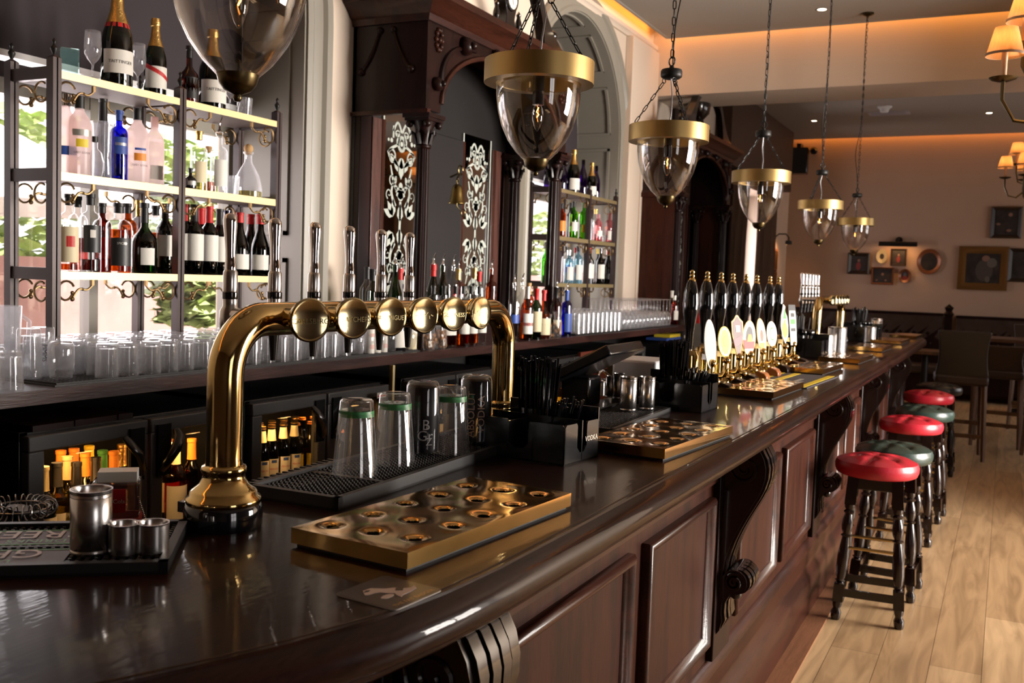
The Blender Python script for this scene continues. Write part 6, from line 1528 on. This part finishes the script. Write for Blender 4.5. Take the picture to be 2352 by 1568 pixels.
def leg_mesh(sx, sy, H=.66):
    mb = MB(); top = Vector((sx * .092, sy * .092, H)); bot = Vector((sx * .135, sy * .135, 0))
    def at(u): return bot.lerp(top, u)
    def sq(u0, u1, w):
        a, b = at(u0), at(u1); vs = [(p.x + dx * w, p.y + dy * w, p.z) for p in (a, b) for dx, dy in ((-1, -1), (1, -1), (1, 1), (-1, 1))]
        mb.add(vs, [(0, 3, 2, 1), (4, 5, 6, 7), (0, 1, 5, 4), (1, 2, 6, 5), (2, 3, 7, 6), (3, 0, 4, 7)])
    sq(.80, 1.0, .024); sq(.13, .25, .023)
    us = [(.25, .019), (.262, .013), (.272, .019), (.283, .013), (.30, .016), (.36, .021), (.44, .021), (.52, .0165), (.57, .013), (.582, .020), (.594, .0125), (.62, .018), (.65, .0205), (.69, .0185), (.73, .0135), (.745, .020), (.76, .013), (.775, .018), (.80, .0185)]
    mb.tube([at(u) for u, r in us], [r * 1.22 for u, r in us], 14)
    us = [(.0, .014), (.02, .0175), (.055, .019), (.08, .0125), (.10, .0165), (.13, .018)]
    mb.tube([at(u) for u, r in us], [r * 1.22 for u, r in us], 14)
    return mb.mesh('leg', M['legwood'], 45)
legm = [leg_mesh(a, b) for a in (-1, 1) for b in (-1, 1)]
mb = MB(); mb.box(-.115, .115, -.115, .115, .60, .665); apron = mb.mesh('apron', M['legwood'], 40)
def rail(z, k, kind):
    o = .135 + (.092 - .135) * z / .66; mb = MB()
    if kind == 'wood':
        mb.box(-o, o, -.008, .008, z - .017, z + .017)
    else: mb.tube([(-o, 0, z), (o, 0, z)], .0075, 10)
    return mb.mesh('stretcher', M['legwood'] if kind == 'wood' else M['brass'], 40)
rw, rb = rail(.125, 0, 'wood'), rail(.33, 0, 'brass')
cush = {k: stool_meshes(M[k]) for k in ('redleather', 'greenleather', 'blackleather')}
def stool(x, y, rot, mat, label):
    t = thing('bar_stool', label, 'stool', (x, y, 0), rot, 'round button-topped bar stools')
    c_ = part('cushion', cush[mat], None, t, (0, 0, .715)); c_.scale = (1.07, 1.07, 1.15)
    part('apron', apron, None, t, bev=.004)
    for l in legm: part('leg', l, None, t)
    ow = .135 + (.092 - .135) * .125 / .66; ob_ = .135 + (.092 - .135) * .33 / .66
    for s in (-1, 1):
        part('stretcher', rw, None, t, (0, s * ow, 0)); part('stretcher', rw, None, t, (s * ow, 0, 0), PI / 2)
        part('brass_foot_rail', rb, None, t, (0, s * ob_, 0))
for x, y, r, m_, lab in [(-.485, 4.70, .08, 'redleather', 'bar stool with a bright red buttoned leather top, nearest of all the stools'), (-.455, 5.14, -.05, 'greenleather', 'bar stool with a dark green buttoned leather top behind the nearest red one'), (-.470, 6.28, .05, 'redleather', 'second red leather bar stool along the bar, behind the green one'), (-.44, 6.95, -.06, 'greenleather', 'blackish green bar stool tucked behind the second red stool'), (-.490, 8.02, .03, 'redleather', 'third and farthest red leather bar stool'), (-.46, 8.75, .0, 'blackleather', 'black leather bar stool behind the farthest red one')]:
    stool(x, y, r, m_, lab)

# ------------------------------------------------------------------ far seating
def high_chair(loc, rot, label, backm, seat_z=.76, back_top=1.22, w=.44):
    t = thing('high_chair', label, 'chair', loc, rot, 'upholstered high chairs at the tall table')
    mb = MB(); mb.box(-w / 2, w / 2, -.21, .21, seat_z - .09, seat_z); part('seat', mb, M['brownleather'], t, bev=.025)
    mb = MB(); pts = []; n = 12; hh = back_top - seat_z
    vs = []
    for j in range(n + 1):
        u = j / n; z = seat_z - .02 + (hh + .02) * u; ww = w / 2 * (1.0 - .10 * math.sin(u * PI)); yo = -.19 - .05 * u
        vs += [(-ww, yo, z), (ww, yo, z), (ww, yo + .06, z), (-ww, yo + .06, z)]
    fs = [(0, 1, 2, 3), (n * 4 + 3, n * 4 + 2, n * 4 + 1, n * 4)]
    for j in range(n):
        for k in range(4): fs.append((j * 4 + k, j * 4 + (k + 1) % 4, (j + 1) * 4 + (k + 1) % 4, (j + 1) * 4 + k))
    mb.add(vs, fs); part('backrest', mb, backm, t, bev=.012)
    for sx in (-1, 1):
        for sy in (-1, 1):
            mb = MB(); mb.tube([(sx * (w / 2 - .03), sy * .17, seat_z - .08), (sx * (w / 2 - .01), sy * .20, 0)], [.024, .017], 4); part('leg', mb, M['oakdark'], t, ang=20)
    for z, sy in ((.30, 1), (.22, -1)):
        mb = MB(); mb.box(-w / 2 + .03, w / 2 - .03, sy * .185 - .012, sy * .185 + .012, z - .018, z + .018); part('stretcher', mb, M['oakdark'], t)
    return t
high_chair((-.34, 9.75, 0), .10, 'high chair with a worn leather back beside the end of the bar', M['chairleather'], .76, 1.157)
high_chair((-.02, 10.75, 0), -.05, 'dark high chair at the tall table beyond the stools', M['brownleather'], .76, 0.995)
high_chair((.47, 10.35, 0), -.35, 'dark high chair at the right edge of the view', M['brownleather'], .76, 1.119)
high_chair((.30, 12.3, 0), PI, 'dark high chair on the far side of the tall table', M['brownleather'], .76, 1.16)
t = thing('tall_table', 'tall wooden table among the high chairs at the far end', 'table', (.13, 11.5, 0))
mb = MB(); mb.box(-.42, .45, -.36, .36, 1.0, 1.035); part('table_top', mb, wood('table_wood', (.08, .035, .018), (.17, .085, .05), .35, .2, 'x', 1), t, bev=.006)
for sx in (-1, 1):
    for sy in (-1, 1):
        mb = MB(); mb.box(sx * .38 - .03, sx * .38 + .03, sy * .30 - .03, sy * .30 + .03, 0, 1.0); part('leg', mb, M['oakdark'], t)
for sx in (-1, 1):
    mb = MB(); mb.box(sx * .38 - .015, sx * .38 + .015, -.30, .30, .22, .26); part('stretcher', mb, M['oakdark'], t)
for (x, y, lab) in ((-.9, 13.6, 'low wooden table before the far buttoned bench'), (.35, 13.9, 'second low wooden table before the far buttoned bench')):
    t = thing('low_table', lab, 'table', (x, y, 0)); mb = MB(); mb.box(-.40, .40, -.33, .33, .70, .74); part('table_top', mb, M['oakdark'], t, bev=.005)
    mb = MB(); mb.lathe([(.26, 0), (.26, .03), (.05, .06), (.04, .68), (.14, .70)], 16); part('pedestal', mb, M['iron'], t)
def banquette(x0, x1, label, h):
    t = thing('banquette', label, 'bench', ((x0 + x1) / 2, 14.95, 0)); w = (x1 - x0) / 2
    mb = MB(); mb.box(-w, w, -.32, .30, .12, .36); part('base', mb, M['mahogdark'], t)
    mb = MB(); mb.box(-w, w, -.36, .15, .36, .48); part('seat_cushion', mb, M['brownleather'], t, bev=.03)
    mb = MB(); nx = int(w * 2 / .045); nz = int((h - .55) / .045)
    vs = [(-w + 2 * w * i / nx, .14 - .05 * j / nz - .022 * (abs(math.sin(PI * (i / 4 + j / 4))) * abs(math.sin(PI * (i / 4 - j / 4)))) , .46 + (h - .50) * j / nz) for j in range(nz + 1) for i in range(nx + 1)]
    mb.add(vs, [(j * (nx + 1) + i, j * (nx + 1) + i + 1, (j + 1) * (nx + 1) + i + 1, (j + 1) * (nx + 1) + i) for j in range(nz) for i in range(nx)])
    for j in range(1, nz, 2):
        for i in range(2 * ((j // 2) % 2) + 1, nx, 4): mb.sphere(.012, (-w + 2 * w * i / nx, .12, .46 + (h - .50) * j / nz), 6, 4)
    part('buttoned_back', mb, M['brownleather'], t)
    mb = MB(); mb.box(-w, w, .10, .32, .46, h - .03); mb.box(-w - .01, w + .01, .08, .34, h - .04, h); part('back_frame', mb, M['mahogdark'], t)
banquette(-2.95, -.80, 'long brown buttoned leather bench along the far wall behind the bar end', 1.19)
banquette(-.62, 3.4, 'brown buttoned leather bench along the far wall behind the tall table', 1.17)
t = thing('bench_post', 'dark turned post at the gap between the two far benches', 'post', (-.71, 14.75, 0)); mb = MB(); mb.box(-.05, .05, -.05, .05, 0, 1.16); mb.lathe([(.05, 1.16), (.07, 1.19), (.04, 1.23), (.06, 1.28), (0, 1.33)], 14); part('post_body', mb, M['mahogdark'], t)

# ------------------------------------------------------------------ pictures on the far wall
def picture(x0, x1, z0, z1, label, frame, fw=.035, oval=False, motif=0):
    t = thing('framed_picture', label, 'picture', ((x0 + x1) / 2, 15.29, (z0 + z1) / 2), 0, 'framed pictures on the far wall'); a, b = (x1 - x0) / 2, (z1 - z0) / 2
    if oval:
        n = 32; mb = MB(); vs = []; prof = [(1, 0), (1, .03), (.96, .04), (.9, .035), (1 - fw * 1.6 / a, .015), (1 - fw * 1.6 / a, 0)]
        for k in range(n):
            an = 2 * PI * k / n
            vs += [(a * s * math.cos(an), -d, b * s * math.sin(an)) for s, d in prof]
        mb.add(vs, [(k * 6 + j, k * 6 + j + 1, ((k + 1) % n) * 6 + j + 1, ((k + 1) % n) * 6 + j) for k in range(n) for j in range(5)]); part('frame', mb, frame, t)
        mb = MB(); mb.prism([(a * .92 * math.cos(2 * PI * k / n), b * .92 * math.sin(2 * PI * k / n)) for k in range(n)], .012, FY); cv = part('canvas', mb, M['canvas'], t)
    else:
        mb = MB(); vs = []; prof = [(0, 0), (0, .035), (fw * .3, .045), (fw * .7, .03), (fw, .018), (fw, 0)]
        for sx, sz in ((-1, -1), (1, -1), (1, 1), (-1, 1)): vs += [(sx * (a - q), -d, sz * (b - q)) for q, d in prof]
        mb.add(vs, [(i * 6 + j, i * 6 + j + 1, ((i + 1) % 4) * 6 + j + 1, ((i + 1) % 4) * 6 + j) for i in range(4) for j in range(5)]); part('frame', mb, frame, t)
        mb = MB(); mb.box(-a + fw * .8, a - fw * .8, -.014, 0, -b + fw * .8, b - fw * .8); cv = part('canvas', mb, M['canvas'], t)
    def blob(cx, cz, rx, rz, m_, d=.0148):
        mb = MB(); mb.prism([(cx * a + rx * a * math.cos(2 * PI * k / 14), cz * b + rz * b * math.sin(2 * PI * k / 14)) for k in range(14)], d + .001, FY, d); part('painted_figure', mb, m_, cv)
    if motif == 1: blob(0, -.25, .22, .38, M['paintred']); blob(.02, .28, .12, .14, M['skin'], .0152)
    if motif == 2: blob(.3, -.5, .10, .10, M['skin']); blob(-.5, -.5, .10, .08, M['skin']); blob(0, .2, .12, .16, M['skin'])
    if motif == 3: blob(.05, -.1, .35, .5, pbr('grey_brown_paint', (.07, .05, .04), .6)); blob(.1, .45, .16, .14, M['skin'], .0152); blob(.35, .25, .2, .22, pbr('grey_paint', (.13, .11, .09), .6), .0156); blob(.2, -.5, .1, .14, pbr('grey_paint_b', (.12, .10, .08), .6), .0152)
    if motif == 4: blob(0, -.35, .45, .45, M['paintred']); blob(0, .25, .3, .3, pbr('slate_paint', (.08, .08, .09), .6), .0152)
    if motif == 5: blob(.25, .5, .14, .12, M['skin']); blob(-.5, -.1, .14, .08, M['skin']); blob(.2, -.5, .16, .09, M['skin'])
    if motif == 6: blob(.3, .25, .3, .3, pbr('pale_paint', (.30, .26, .22), .6))
dk = pbr('dark_frame', (.028, .015, .009), .4); cg = pbr('cream_gilt_frame', (.45, .36, .20), .45); cp = pbr('copper_frame', (.22, .075, .03), .35, .3)
picture(-2.157, -1.849, 1.713, 2.028, 'dark square framed portrait, lowest-hung at the left end of the far wall group', dk, .05, False, 1)
picture(-1.761, -1.604, 1.873, 2.087, 'small oval picture in a cream frame under the wall lamp', cg, .03, True, 0)
picture(-1.563, -1.346, 1.848, 2.097, 'small upright dark portrait right under the brass picture lamp', dk, .025, False, 1)
picture(-1.813, -1.503, 1.57, 1.823, 'landscape-shaped dark picture of two figures below the cream oval', cp, .025, False, 2)
picture(-1.439, -1.267, 1.604, 1.808, 'tiny oval red picture beside the landscape-shaped one', cp, .022, True, 4)
picture(-1.203, -.874, 1.736, 2.104, 'larger oval picture in a copper frame', cp, .032, True, 0)
picture(-.654, -.018, 1.538, 2.151, 'largest picture on the far wall, in a broad ornate gilt frame', M['gold'], .10, False, 3)
picture(-.276, .115, 2.267, 2.705, 'dark framed portrait hung highest, above the ornate gilt one', dk, .05, False, 5)
picture(-.044 + .02, .47, 1.669, 2.131, 'dark picture cut by the right edge of the view next to the ornate gilt one', dk, .05, False, 6)
t = thing('picture_lamp', 'dark bar-shaped picture lamp glowing above the small portraits', 'lamp', (-1.46, 15.29, 2.16)); mb = MB(); mb.tube([(-.26, -.14, 0), (.26, -.14, 0)], .035, 12); part('shade_bar', mb, M['iron'], t); mb = MB(); mb.tube([(0, 0, .06), (0, -.1, .09), (0, -.14, .03)], .012, 8); mb.lathe([(.05, 0), (.05, .02), (0, .03)], 14, M=T(0, 0, .06) @ RX(PI / 2)); part('arm', mb, M['iron'], t)
def arealight(name, loc, rot, sx, sy, e, col, spread=None):
    ld = bpy.data.lights.new(name, 'AREA'); ld.shape = 'RECTANGLE'; ld.size = sx; ld.size_y = sy; ld.energy = e; ld.color = col
    if spread: ld.spread = spread
    o = bpy.data.objects.new(name, ld); COL.objects.link(o); o.location = loc; o.rotation_euler = rot; return o
arealight('picture_lamp_light', (-1.46, 15.13, 2.115), (.35, 0, 0), .45, .03, 1.6, (1, .55, .22))
t = thing('wall_speaker', 'black box loudspeaker high in the far corner', 'loudspeaker', (-2.924, 15.28, 3.174)); mb = MB(); mb.box(-.13, .13, -.36, -.12, 0, .38); part('cabinet', mb, M['black'], t, (0, 0, 0), .10, bev=.015); mb = MB(); mb.box(-.03, .03, -.2, 0, .36, .46); part('wall_bracket', mb, M['black'], t); mb = MB(); mb.box(-.11, .11, -.365, -.36, .02, .36); part('grille', mb, M['rubber'], t, (0, 0, 0), .10)
t = thing('wall_sensor', 'small round black sensor on the far wall beside the loudspeaker', 'sensor', (-2.735, 15.29, 3.542)); mb = MB(); mb.lathe([(.05, 0), (.055, .04), (.03, .07), (0, .075)], 16, M=RX(PI / 2)); part('dome', mb, M['black'], t)
# sconce and gilt panels on the left wall
sy = 14.428; sz = 2.197
t = thing('wall_light', 'small black swan-neck wall light glowing on the far left wall', 'lamp', (WX, sy, sz)); mb = MB(); mb.lathe([(.03, 0), (.03, .015), (0, .02)], 12, M=FX); mb.tube([(.0, 0, 0), (.06, 0, .05), (.16, 0, .05), (.20, 0, 0), (.20, 0, -.05)], .010, 8); part('arm', mb, M['iron'], t); mb = MB(); mb.lathe([(.05, -.10), (.045, -.05), (.02, -.04), (0, -.04)], 14, (.20, 0, 0)); part('lamp_shade', mb, M['iron'], t)
arealight('wall_light_lamp', (WX + .17, sy, sz - .09), (0, .6, 0), .05, .05, 2.5, (1, .5, .2))
for zc, lab in ((1.864, 'upper gilt carved panel under the swan-neck wall light'), (1.563, 'lower dark gilt panel under the wall light')):
    t = thing('carved_plaque', lab, 'wall plaque', (WX, sy - .15, zc)); mb = MB(); mb.box(0, .05, -.19, .19, -.17, .17); part('panel_board', mb, cp, t, bev=.01); mb = MB()
    for q in (-.1, 0, .1): mb.box(.05, .065, q - .03, q + .03, -.13, .13)
    part('carving', mb, M['gold'], t)
# curtains of the far window and its pelmet
def curtain(y0, y1, z0, z1, label, tie):
    t = thing('curtain', label, 'curtain', (-2.97, (y0 + y1) / 2, z0)); n = 60; m = 14; w = (y1 - y0) / 2; vs = []
    for j in range(m + 1):
        u = j / m
        for i in range(n + 1):
            v = i / n * 2 - 1; y = v * w
            if tie: y += tie * (1 - u) * .30 * (v * tie + 1) / 2 * -1 * 1.0
            vs.append((.035 * math.sin(v * 26 + u) , y, (z1 - z0) * u))
    mb = MB(); mb.add(vs, [(j * (n + 1) + i, j * (n + 1) + i + 1, (j + 1) * (n + 1) + i + 1, (j + 1) * (n + 1) + i) for j in range(m) for i in range(n)])
    o = part('cloth', mb, M['curtain'], t); so = o.modifiers.new('thick', 'SOLIDIFY'); so.thickness = .006
curtain(11.460, 12.254, .15, 3.0, 'brown curtain drawn back on the near side of the bright far window', 1)
curtain(12.880, 13.851, .15, 3.0, 'brown curtain on the far side of the bright far window', 0)
mb = MB(); mb.box(WX, -2.88, 10.990, 14.45, 2.85, 3.695); struct('trim_10', mb, M['darkpaint'])
mb = MB(); mb.box(WX, WX + .05, 10.15, 10.9, 0, 2.85); mb.box(WX + .05, WX + .07, 10.3, 10.75, .9, 2.7); struct('trim_11', mb, M['olive'])
mb = MB(); mb.box(WX, WX + .03, 9.42, 10.15, 0, 3.69); mb.box(WX, WX + .03, 10.9, 12.58, 0, 2.85); struct('trim_12', mb, M['darkpaint'])

# ------------------------------------------------------------------ ceiling fittings
SP = emit('downlight_glow', (1, .80, .55), 14.0)
for i, (x, y, lab) in enumerate(((-1.454, 8.127, 'small round downlight in the near ceiling by the pendant chains'), (-2.433, 13.481, 'small round downlight in the far ceiling near the left wall'), (-.34, 13.406, 'small round downlight in the far ceiling towards the chandelier'))):
    t = thing('downlight', lab, 'downlight', (x, y, CZ), 0, 'ceiling downlights'); mb = MB(); mb.lathe([(.045, -.002), (.042, -.006), (.034, -.004), (.034, .0)], 20); part('ring', mb, M['ceil'], t); mb = MB(); mb.lathe([(0, -.003), (.034, -.003)], 20); part('lamp_face', mb, SP, t)
    ld = bpy.data.lights.new('downlight_lamp', 'SPOT'); ld.energy = 25; ld.color = (1, .72, .45); ld.spot_size = 1.3; ld.spot_blend = .6; ld.shadow_soft_size = .04
    o = bpy.data.objects.new('downlight_lamp', ld); COL.objects.link(o); o.location = (x, y, CZ - .012)
x, y, z = (-1.462, 12.631, 3.700)
t = thing('smoke_detector', 'white round smoke detector on the far ceiling', 'smoke detector', (x, y, CZ)); mb = MB(); mb.lathe([(.085, 0), (.085, -.015), (.06, -.03), (.045, -.07), (0, -.075)], 20); part('housing', mb, M['whiteplastic'], t)
x, y, z = (-1.462, 13.108, 3.700)
t = thing('ceiling_vent', 'pale slotted vent on the far ceiling behind the smoke detector', 'vent', (x, y, CZ)); mb = MB(); mb.box(-.24, .24, -.11, .11, -.012, 0)
for k in range(7): mb.box(-.20, .20, -.09 + k * .027, -.078 + k * .027, -.02, -.012)
part('grille', mb, pbr('pale_violet_metal', (.50, .47, .52), .5), t)
# chandeliers
def shade_mat():
    m, nt, b = _new('pleated_shade'); tc = nt.nodes.new('ShaderNodeTexCoord'); w = nt.nodes.new('ShaderNodeTexNoise'); mp = nt.nodes.new('ShaderNodeMapping'); mp.inputs['Scale'].default_value = (60, 60, 1)
    nt.links.new(tc.outputs['Object'], mp.inputs[0]); nt.links.new(mp.outputs[0], w.inputs['Vector']); w.inputs['Scale'].default_value = 2
    r = nt.nodes.new('ShaderNodeValToRGB'); r.color_ramp.elements[0].color = (.42, .20, .09, 1); r.color_ramp.elements[1].color = (.62, .32, .14, 1); nt.links.new(w.outputs['Fac'], r.inputs[0]); nt.links.new(r.outputs[0], b.inputs['Base Color'])
    b.inputs['Roughness'].default_value = .8; nt.nodes.remove(nt.nodes['Principled BSDF']) if False else None
    tl = nt.nodes.new('ShaderNodeBsdfTranslucent'); nt.links.new(r.outputs[0], tl.inputs[0]); mx = nt.nodes.new('ShaderNodeMixShader'); mx.inputs[0].default_value = .55
    nt.links.new(b.outputs[0], mx.inputs[1]); nt.links.new(tl.outputs[0], mx.inputs[2]); nt.links.new(mx.outputs[0], nt.nodes['Material Output'].inputs[0]); return m
SHM = shade_mat(); GLOW = emit('candle_bulb_glow', (1, .62, .22), 30.0)
mb = MB(); mb.lathe([(.068, 0), (.041, .105)], 30); shm = mb.mesh('lamp_shade', SHM, 80)
mb = MB(); mb.lathe([(.0685, -.002), (.0690, .008)], 30); sht = mb.mesh('shade_trim', pbr('shade_trim', (.30, .20, .13), .8), 80)
mb = MB(); mb.lathe([(.011, -.085), (.011, .02), (0, .02)], 12); cnd = mb.mesh('candle_tube', pbr('candle_tube', (.62, .42, .25), .5), 50)
mb = MB(); mb.lathe([(0, .02), (.009, .03), (.011, .045), (.004, .07), (0, .075)], 10); blb = mb.mesh('candle_bulb', GLOW, 80)
mb = MB(); mb.lathe([(0, -.10), (.02, -.10), (.045, -.092), (.052, -.084), (.046, -.088), (0, -.092)], 20); cup = mb.mesh('drip_cup', M['bronze'], 60)
def chandelier(loc, label, tiers, up):
    t = thing('chandelier', label, 'chandelier', loc, 0, 'shaded chandeliers')
    for (n, R, z, a0) in tiers:
        for k in range(n):
            a = a0 + 2 * PI * k / n; x, y = R * math.cos(a), R * math.sin(a)
            mb = MB(); mb.tube([(x, y, z - .10), (x * 1.0, y * 1.0, z - .17), (x * .86, y * .86, z - .25), (x * .55, y * .55, z - .27), (x * .2, y * .2, z - .2), (0, 0, z - .12)], .0075, 8); arm = part('arm', mb, M['bronze'], t)
            part('drip_cup', cup, None, arm, (x, y, z)); part('candle_tube', cnd, None, arm, (x, y, z)); part('lamp_shade', shm, None, arm, (x, y, z)); part('shade_trim', sht, None, arm, (x, y, z)); part('candle_bulb', blb, None, arm, (x, y, z))
            ld = bpy.data.lights.new('candle_lamp', 'POINT'); ld.energy = 1.3; ld.color = (1, .62, .28); ld.shadow_soft_size = .015
            o = bpy.data.objects.new('candle_lamp', ld); COL.objects.link(o); o.location = (loc[0] + x, loc[1] + y, loc[2] + z + .055)
    mb = MB(); mb.lathe([(0, -.30), (.02, -.29), (.045, -.22), (.02, -.16), (.015, .1), (.03, .14), (.012, .2), (0, up)], 16); part('stem', mb, M['bronze'], t)
    mb = MB(); mb.tube([(0, 0, .15), (0, 0, up)], .006, 6); mb.lathe([(.0, up), (.06, up), (.05, up - .03), (0, up - .04)], 16); part('hanging_rod', mb, M['bronze'], t)
x, y, z = (-0.067, 4.212, 2.416)
chandelier((x + .33, y + .05, z), 'two-tier chandelier with pleated lampshades, cut by the upper right edge of the view', [(6, .33, 0, PI), (3, .27, .135, PI * .95)], CZ - z)
x, y, z = (-0.088, 9.980, 2.643)
chandelier((x + .22, y + .05, z), 'smaller-looking chandelier with glowing shades beyond the beam', [(5, .22, 0, PI), (3, .14, .125, PI * .9)], CZ - z)

# ------------------------------------------------------------------ daylight and camera
w = bpy.data.worlds.new('sky'); SC.world = w; w.use_nodes = True
bg = w.node_tree.nodes['Background']; bg.inputs[0].default_value = (1.0, .95, .965, 1); bg.inputs[1].default_value = 2.6
for i, (ya, yb, s0, s1, _) in enumerate(RW):
    e = (7, 560, 24)[i]
    arealight('window_daylight', (4.62, (ya + yb) / 2, (s0 + s1) / 2), (0, PI / 2, 0), (s1 - s0), (yb - ya), e, (1.0, .92, .84), math.radians(120))
for wd, ee in ((W1, 24), (W2, 18), (W3, 60)):
    arealight('window_daylight', (-3.70, (wd[0] + wd[1]) / 2, 1.8), (0, -PI / 2, 0), 1.3, wd[1] - wd[0] - .1, ee, (1.0, .92, .95), math.radians(150))
sd = bpy.data.lights.new('sun', 'SUN'); sd.energy = 15; sd.color = (1, .95, .9); sd.angle = .02
so = bpy.data.objects.new('sun', sd); COL.objects.link(so); so.rotation_euler = Vector((-.42, -.18, -1)).to_track_quat('-Z', 'Y').to_euler()
cam = bpy.data.cameras.new('camera'); co = bpy.data.objects.new('camera', cam); COL.objects.link(co)
cam.sensor_width = 36; cam.sensor_fit = 'HORIZONTAL'; cam.lens = 2240.5 * 36 / 2352; cam.clip_start = .05; cam.clip_end = 100
R = [[0.890959, 0.452714, 0.035243], [0.061593, -0.043593, -0.997149], [-0.449887, 0.890589, -0.066724]]
mw = Matrix.Identity(4)
for r in range(3):
    mw[r][0] = R[0][r]; mw[r][1] = -R[1][r]; mw[r][2] = -R[2][r]
mw.translation = (0, 0, 1.5)
co.matrix_world = mw
cam.dof.use_dof = True; cam.dof.focus_distance = 2.1; cam.dof.aperture_fstop = 8.0
SC.camera = co
vs = SC.view_settings
vs.view_transform = 'Standard'; vs.look = 'None'; vs.gamma = 1; vs.use_curve_mapping = False; vs.exposure = 0.0
cy = SC.cycles
cy.max_bounces = 8; cy.diffuse_bounces = 3; cy.glossy_bounces = 4; cy.transmission_bounces = 6; cy.transparent_max_bounces = 40
cy.caustics_reflective = False; cy.caustics_refractive = False; cy.sample_clamp_indirect = 6.0
cy.use_denoising = True
